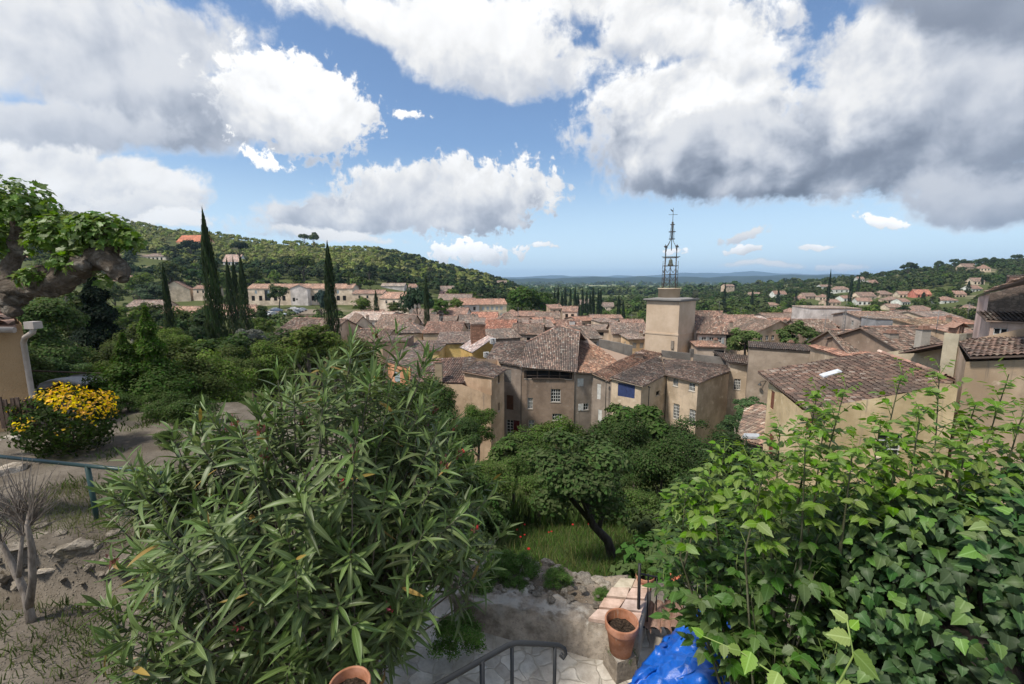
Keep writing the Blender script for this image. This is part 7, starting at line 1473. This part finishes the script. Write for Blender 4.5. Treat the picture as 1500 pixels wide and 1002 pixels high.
for i, (px, py, r, lab) in enumerate(((765, 843, 24, 'leafy green plant in the middle of the planted bed'), (815, 856, 20, 'rounded green plant at the right of the planted bed'), (758, 868, 17, 'low green plant nearest the low wall'), (722, 850, 22, 'green plant beside the oleander in the bed'), (738, 830, 18, 'small plant below the poppies in the bed'), (882, 876, 13, 'small tuft of green beside the coping tiles'), (700, 870, 20, 'green plant half under the oleander in the bed'), (668, 948, 34, 'sprawling weed at the corner of the paved path'), (912, 965, 15, 'green tuft growing behind the pot pillar'))):
    q = PZ(px, py, -2.86 if i < 7 else -3.0); R = r / F_PX * q.length * .93; rt = thing('bed_plant', lab, 'plant', (q.x, q.y, q.z - .02)); link('foliage', CR['bush'][i % 2], rt, (.085, .15, .035), loc=(0, 0, R * .6), scale=(R, R, R * .85)); bm = bmesh.new(); tube(bm, [(0, 0, -.03), (0, 0, R * .6)], .008, 5); bm_obj('stem', bm, M_bark, rt, (.1, .12, .05))
# coping slabs, pillar, pot
c4 = [PZ(862, 912, -2.78), PZ(936, 921, -2.78), PZ(955, 852, -2.79), PZ(908, 851, -2.79)]
rt = thing('tile_coping', 'row of pale orange terracotta slabs beside the flower pot', 'coping', tuple(c4[0])); off = Vector(rt.location)
for j in range(4):
    for i in range(2):
        g_ = .012; f0, f1, h0, h1 = i / 2 + g_, (i + 1) / 2 - g_, j / 4 + g_, (j + 1) / 4 - g_; L = lambda f, h: c4[0].lerp(c4[1], f).lerp(c4[3].lerp(c4[2], f), h) - off + Vector((rnd.uniform(-.011, .011), rnd.uniform(-.011, .011), 0)); bm = bmesh.new(); up = Vector((0, 0, .03)); zj = Vector((0, 0, rnd.uniform(-.006, .006)))
        q = [L(f0, h0) + zj, L(f1, h0) + zj, L(f1, h1) + zj, L(f0, h1) + zj]; vs = [bm.verts.new(v) for v in q] + [bm.verts.new(v + up) for v in q]
        for f in ((3, 2, 1, 0), (4, 5, 6, 7), (0, 1, 5, 4), (1, 2, 6, 5), (2, 3, 7, 6), (3, 0, 4, 7)): bm.faces.new([vs[k] for k in f])
        bm_obj('slab', bm, M_terra, rt, (.44 + .10 * rnd.random(), .33 + .06 * rnd.random(), .24 + .05 * rnd.random()))
sup = sheet('coping_wall', [c4[0] + Vector((0, 0, -.004)), c4[1] + Vector((0, 0, -.004)), c4[2] + Vector((0, 0, -.004)), c4[3] + Vector((0, 0, -.004))], 6, 6, .0, M_mortar, .6, 3, None); tag(sup, 'rough mortar base carrying the terracotta slabs', 'wall')
pb = P(909, 953, 3.42); rt = thing('pot_pillar', 'short rendered pillar under the terracotta flower pot', 'pillar', (pb.x, pb.y, -3.12)); bm = bmesh.new(); hgt = pb.z + 3.12; box(bm, (0, 0, hgt / 2), (.19, .19, hgt), .35, .92); bmesh.ops.subdivide_edges(bm, edges=bm.edges[:], cuts=5)
for v in bm.verts: v.co += v.co.normalized() * float(fnoise(v.co.x * 20, v.co.y * 20 + v.co.z * 14, 3)) * .014
bm_obj('block', bm, M_mortar, rt)
def pot(loc, rad, h, lab, plant=None, name='flower_pot'):
    rt = thing(name, lab, 'flower pot', tuple(loc)); bm = bmesh.new(); k = rad
    lathe(bm, [(.001, .002), (k * .66, .0), (k * .90, h * .74), (k * .91, h * .76), (k * .99, h * .765), (k * 1.0, h * .79), (k * 1.02, h * .97), (k * 1.0, h), (k * .92, h), (k * .90, h * .97), (k * .84, h * .55), (k * .80, h * .50)], 40); bm_obj('pot', bm, M_terra, rt, (.36, .145, .07))
    bm = bmesh.new(); lathe(bm, [(k * .86, h * .70), (k * .5, h * .73), (.001, h * .715)], 24)
    for v in bm.verts: v.co.z += rnd.uniform(-.006, .01)
    bm_obj('earth', bm, M_earth, rt)
    if plant: link('plant', CR['bush'][0], rt, plant, loc=(0, 0, h * 1.2), scale=rad * 1.1)
    return rt
pot(Vector((pb.x, pb.y, pb.z + .002)), .130, .27, 'large empty terracotta pot standing on the rendered pillar'); pot(P(515, 1052, 2.15), .10, .2, 'terracotta pot rim peeking from under the oleander at the bottom edge')
q = PZ(944, 866, -2.86) ; pot(Vector((q.x, q.y, -2.84)), .085, .15, 'small terracotta pot behind the iron fence posts', (.08, .13, .03)); q = PZ(984, 878, -3.0); rt = pot(Vector((q.x, q.y, -2.98)), .08, .14, 'small pot of orange flowers behind the iron fence', (.07, .12, .03))
bm = bmesh.new()
for k in range(9): a = k * .7; lathe(bm, [(.004, 0), (.016, .008), (.022, .02)], 7, (.05 * cos(a), .05 * sin(a), .20 + .02 * (k % 3)))
bm_obj('flowers', bm, M_petal, rt, (.75, .20, .03))
# half-round tiles and iron fence
for i in range(4):
    a, b = PZ(944 + i * 15, 926, -3.0), PZ(952 + i * 14, 884, -2.97); bm = bmesh.new(); d = (b - a); u = d.normalized(); s = u.cross(Vector((0, 0, 1))).normalized(); up = s.cross(u); rows = []
    for f, r in ((0, .052), (1, .04)): rows.append([bm.verts.new(d * f + s * cos(t) * r + up * sin(t) * r) for t in np.linspace(0, pi, 9)])
    for k in range(8): bm.faces.new((rows[0][k], rows[0][k + 1], rows[1][k + 1], rows[1][k])).smooth = True
    bmesh.ops.solidify(bm, geom=bm.faces[:], thickness=.010); tag(bm_obj('roof_tile', bm, M_terra, None, (.50, .31, .22) if i % 2 else (.45, .25, .16), loc=tuple(a)), 'pinkish half round clay tile laid behind the iron fence', 'roof tile', 'clay tiles laid behind the iron fence')
q = P(935, 922, 3.62); rt = thing('iron_fence', 'black iron fence of thin bars beside the terracotta pot', 'fence', (q.x, q.y, q.z)); off = Vector(rt.location)
bm = bmesh.new(); tube(bm, [q - off - Vector((0, 0, .1)), P(937, 826, 3.62) - off], .014, 8); bm_obj('post', bm, M_iron, rt, (.02, .018, .017)); bm = bmesh.new(); tube(bm, [P(1012, 926, 4.3) - off, P(1014, 852, 4.3) - off], .013, 8); bm_obj('post', bm, M_iron, rt, (.02, .018, .017))
for k in range(1, 6): f = k / 6; d = 3.62 + .68 * f; px = 937 + 76 * f; bm = bmesh.new(); tube(bm, [P(px - 2, 922 + 2 * f, d) - off, P(px, 838 + 16 * f, d) - off], .006, 6); bm_obj('bar', bm, M_iron, rt, (.02, .018, .017))
for y0, y1 in ((840, 856), (918, 922)): bm = bmesh.new(); tube(bm, [P(936, y0, 3.62) - off, P(1013, y1, 4.3) - off], .008, 6); bm_obj('rail', bm, M_iron, rt, (.02, .018, .017))
# blue tarpaulin
rng = np.random.default_rng(91); n = 24; c = [P(975, 935, 3.55), P(1050, 862, 3.7), P(1120, 1030, 2.7), P(895, 1030, 2.72)]; V = np.zeros((n + 1, n + 1, 3))
for j in range(n + 1):
    for i in range(n + 1):
        f, h = i / n, j / n; p = c[0].lerp(c[1], f).lerp(c[3].lerp(c[2], f), h); V[j, i] = p
X, Y_ = np.meshgrid(np.linspace(0, 1, n + 1), np.linspace(0, 1, n + 1)); fold = (np.abs(fnoise(X * 3.2 + 3, Y_ * 3.2, 2)) * .26 + np.abs(vnoise(X * 8 + Y_ * 4, Y_ * 9 - X * 3 + 5)) * .13 + np.abs(vnoise(X * 19 - Y_ * 8, Y_ * 17 + X * 6)) * .055 - .1 + .16 * np.sin(pi * X) * np.sin(pi * Y_))
V += (fold * 1.25 + rng.uniform(-.022, .022, fold.shape))[..., None] * np.array([-.15, -.55, .8]); V += rng.uniform(-.012, .012, V.shape); idx = np.arange((n + 1) ** 2).reshape(n + 1, n + 1); F = np.stack([idx[:-1, :-1], idx[:-1, 1:], idx[1:, 1:], idx[1:, :-1]], -1).reshape(-1, 4)
m_, g = newmat('tarpaulin'); p, oi = objpos(g); g_n = g.noise(p, 30, 4, .6); done(g, bsdf(g, g.hsv((.005, .098, .46), .5, 1, g.lin(g_n, .3, .7, .8, 1.15)), .38, g.m('ADD', g.noise(p, 12, 4, .6), g.m('MULTIPLY', g.m('SINE', g.m('MULTIPLY', g.sep(p)[0], 900)), .02)), .35, .02, spec=.5))
tp_ = link('tarpaulin', np_mesh('tarpaulin', V.reshape(-1, 3), [F], m_)); tag(tp_, 'crumpled bright blue tarpaulin at the foot of the right hand shrub', 'tarpaulin'); md = tp_.modifiers.new('thick', 'SOLIDIFY'); md.thickness = .006
# handrail of the steps
rt = thing('handrail', 'black iron handrail with a curled end coming up the steps', 'handrail', (.1, 2.5, -3.1)); off = Vector(rt.location)
hp = [P(610, 1025, 2.3), P(640, 1004, 2.38), P(700, 970, 2.55), P(744, 945.5, 2.7), P(756, 942, 2.73), P(790, 943, 2.78), P(818, 945, 2.82), P(827, 950, 2.83), P(829, 958, 2.83), P(825, 965, 2.83), P(821, 961, 2.83), P(824, 957, 2.83)]
bm = bmesh.new(); tube(bm, [q - off for q in hp], [.017] * 6 + [.015, .013, .012, .011, .010, .009], 10); bm_obj('rail', bm, M_iron, rt, (.028, .030, .033))
for k, (px, py, d) in enumerate(((706, 967, 2.56), (750, 944, 2.71), (813, 945.5, 2.81))): q = P(px, py, d); bm = bmesh.new(); tube(bm, [q - off, Vector((q.x, q.y, -3.2)) - off], .012 if k else .016, 8); bm_obj('post', bm, M_iron, rt, (.028, .030, .033))
# ------------------------------------------------------------------ the air
m_, g = newmat('haze'); pv = g.node('ShaderNodeVolumePrincipled'); pv.inputs['Color'].default_value = (.50, .73, 1.0, 1); pv.inputs['Density'].default_value = 9.0e-5; pv.inputs['Anisotropy'].default_value = .2
g.l.new(pv.outputs[0], g.out.inputs['Volume'])
bm = bmesh.new(); box(bm, (0, 8000, 135), (46000, 18600, 470)); tag(bm_obj('haze', bm, m_), kind='stuff')
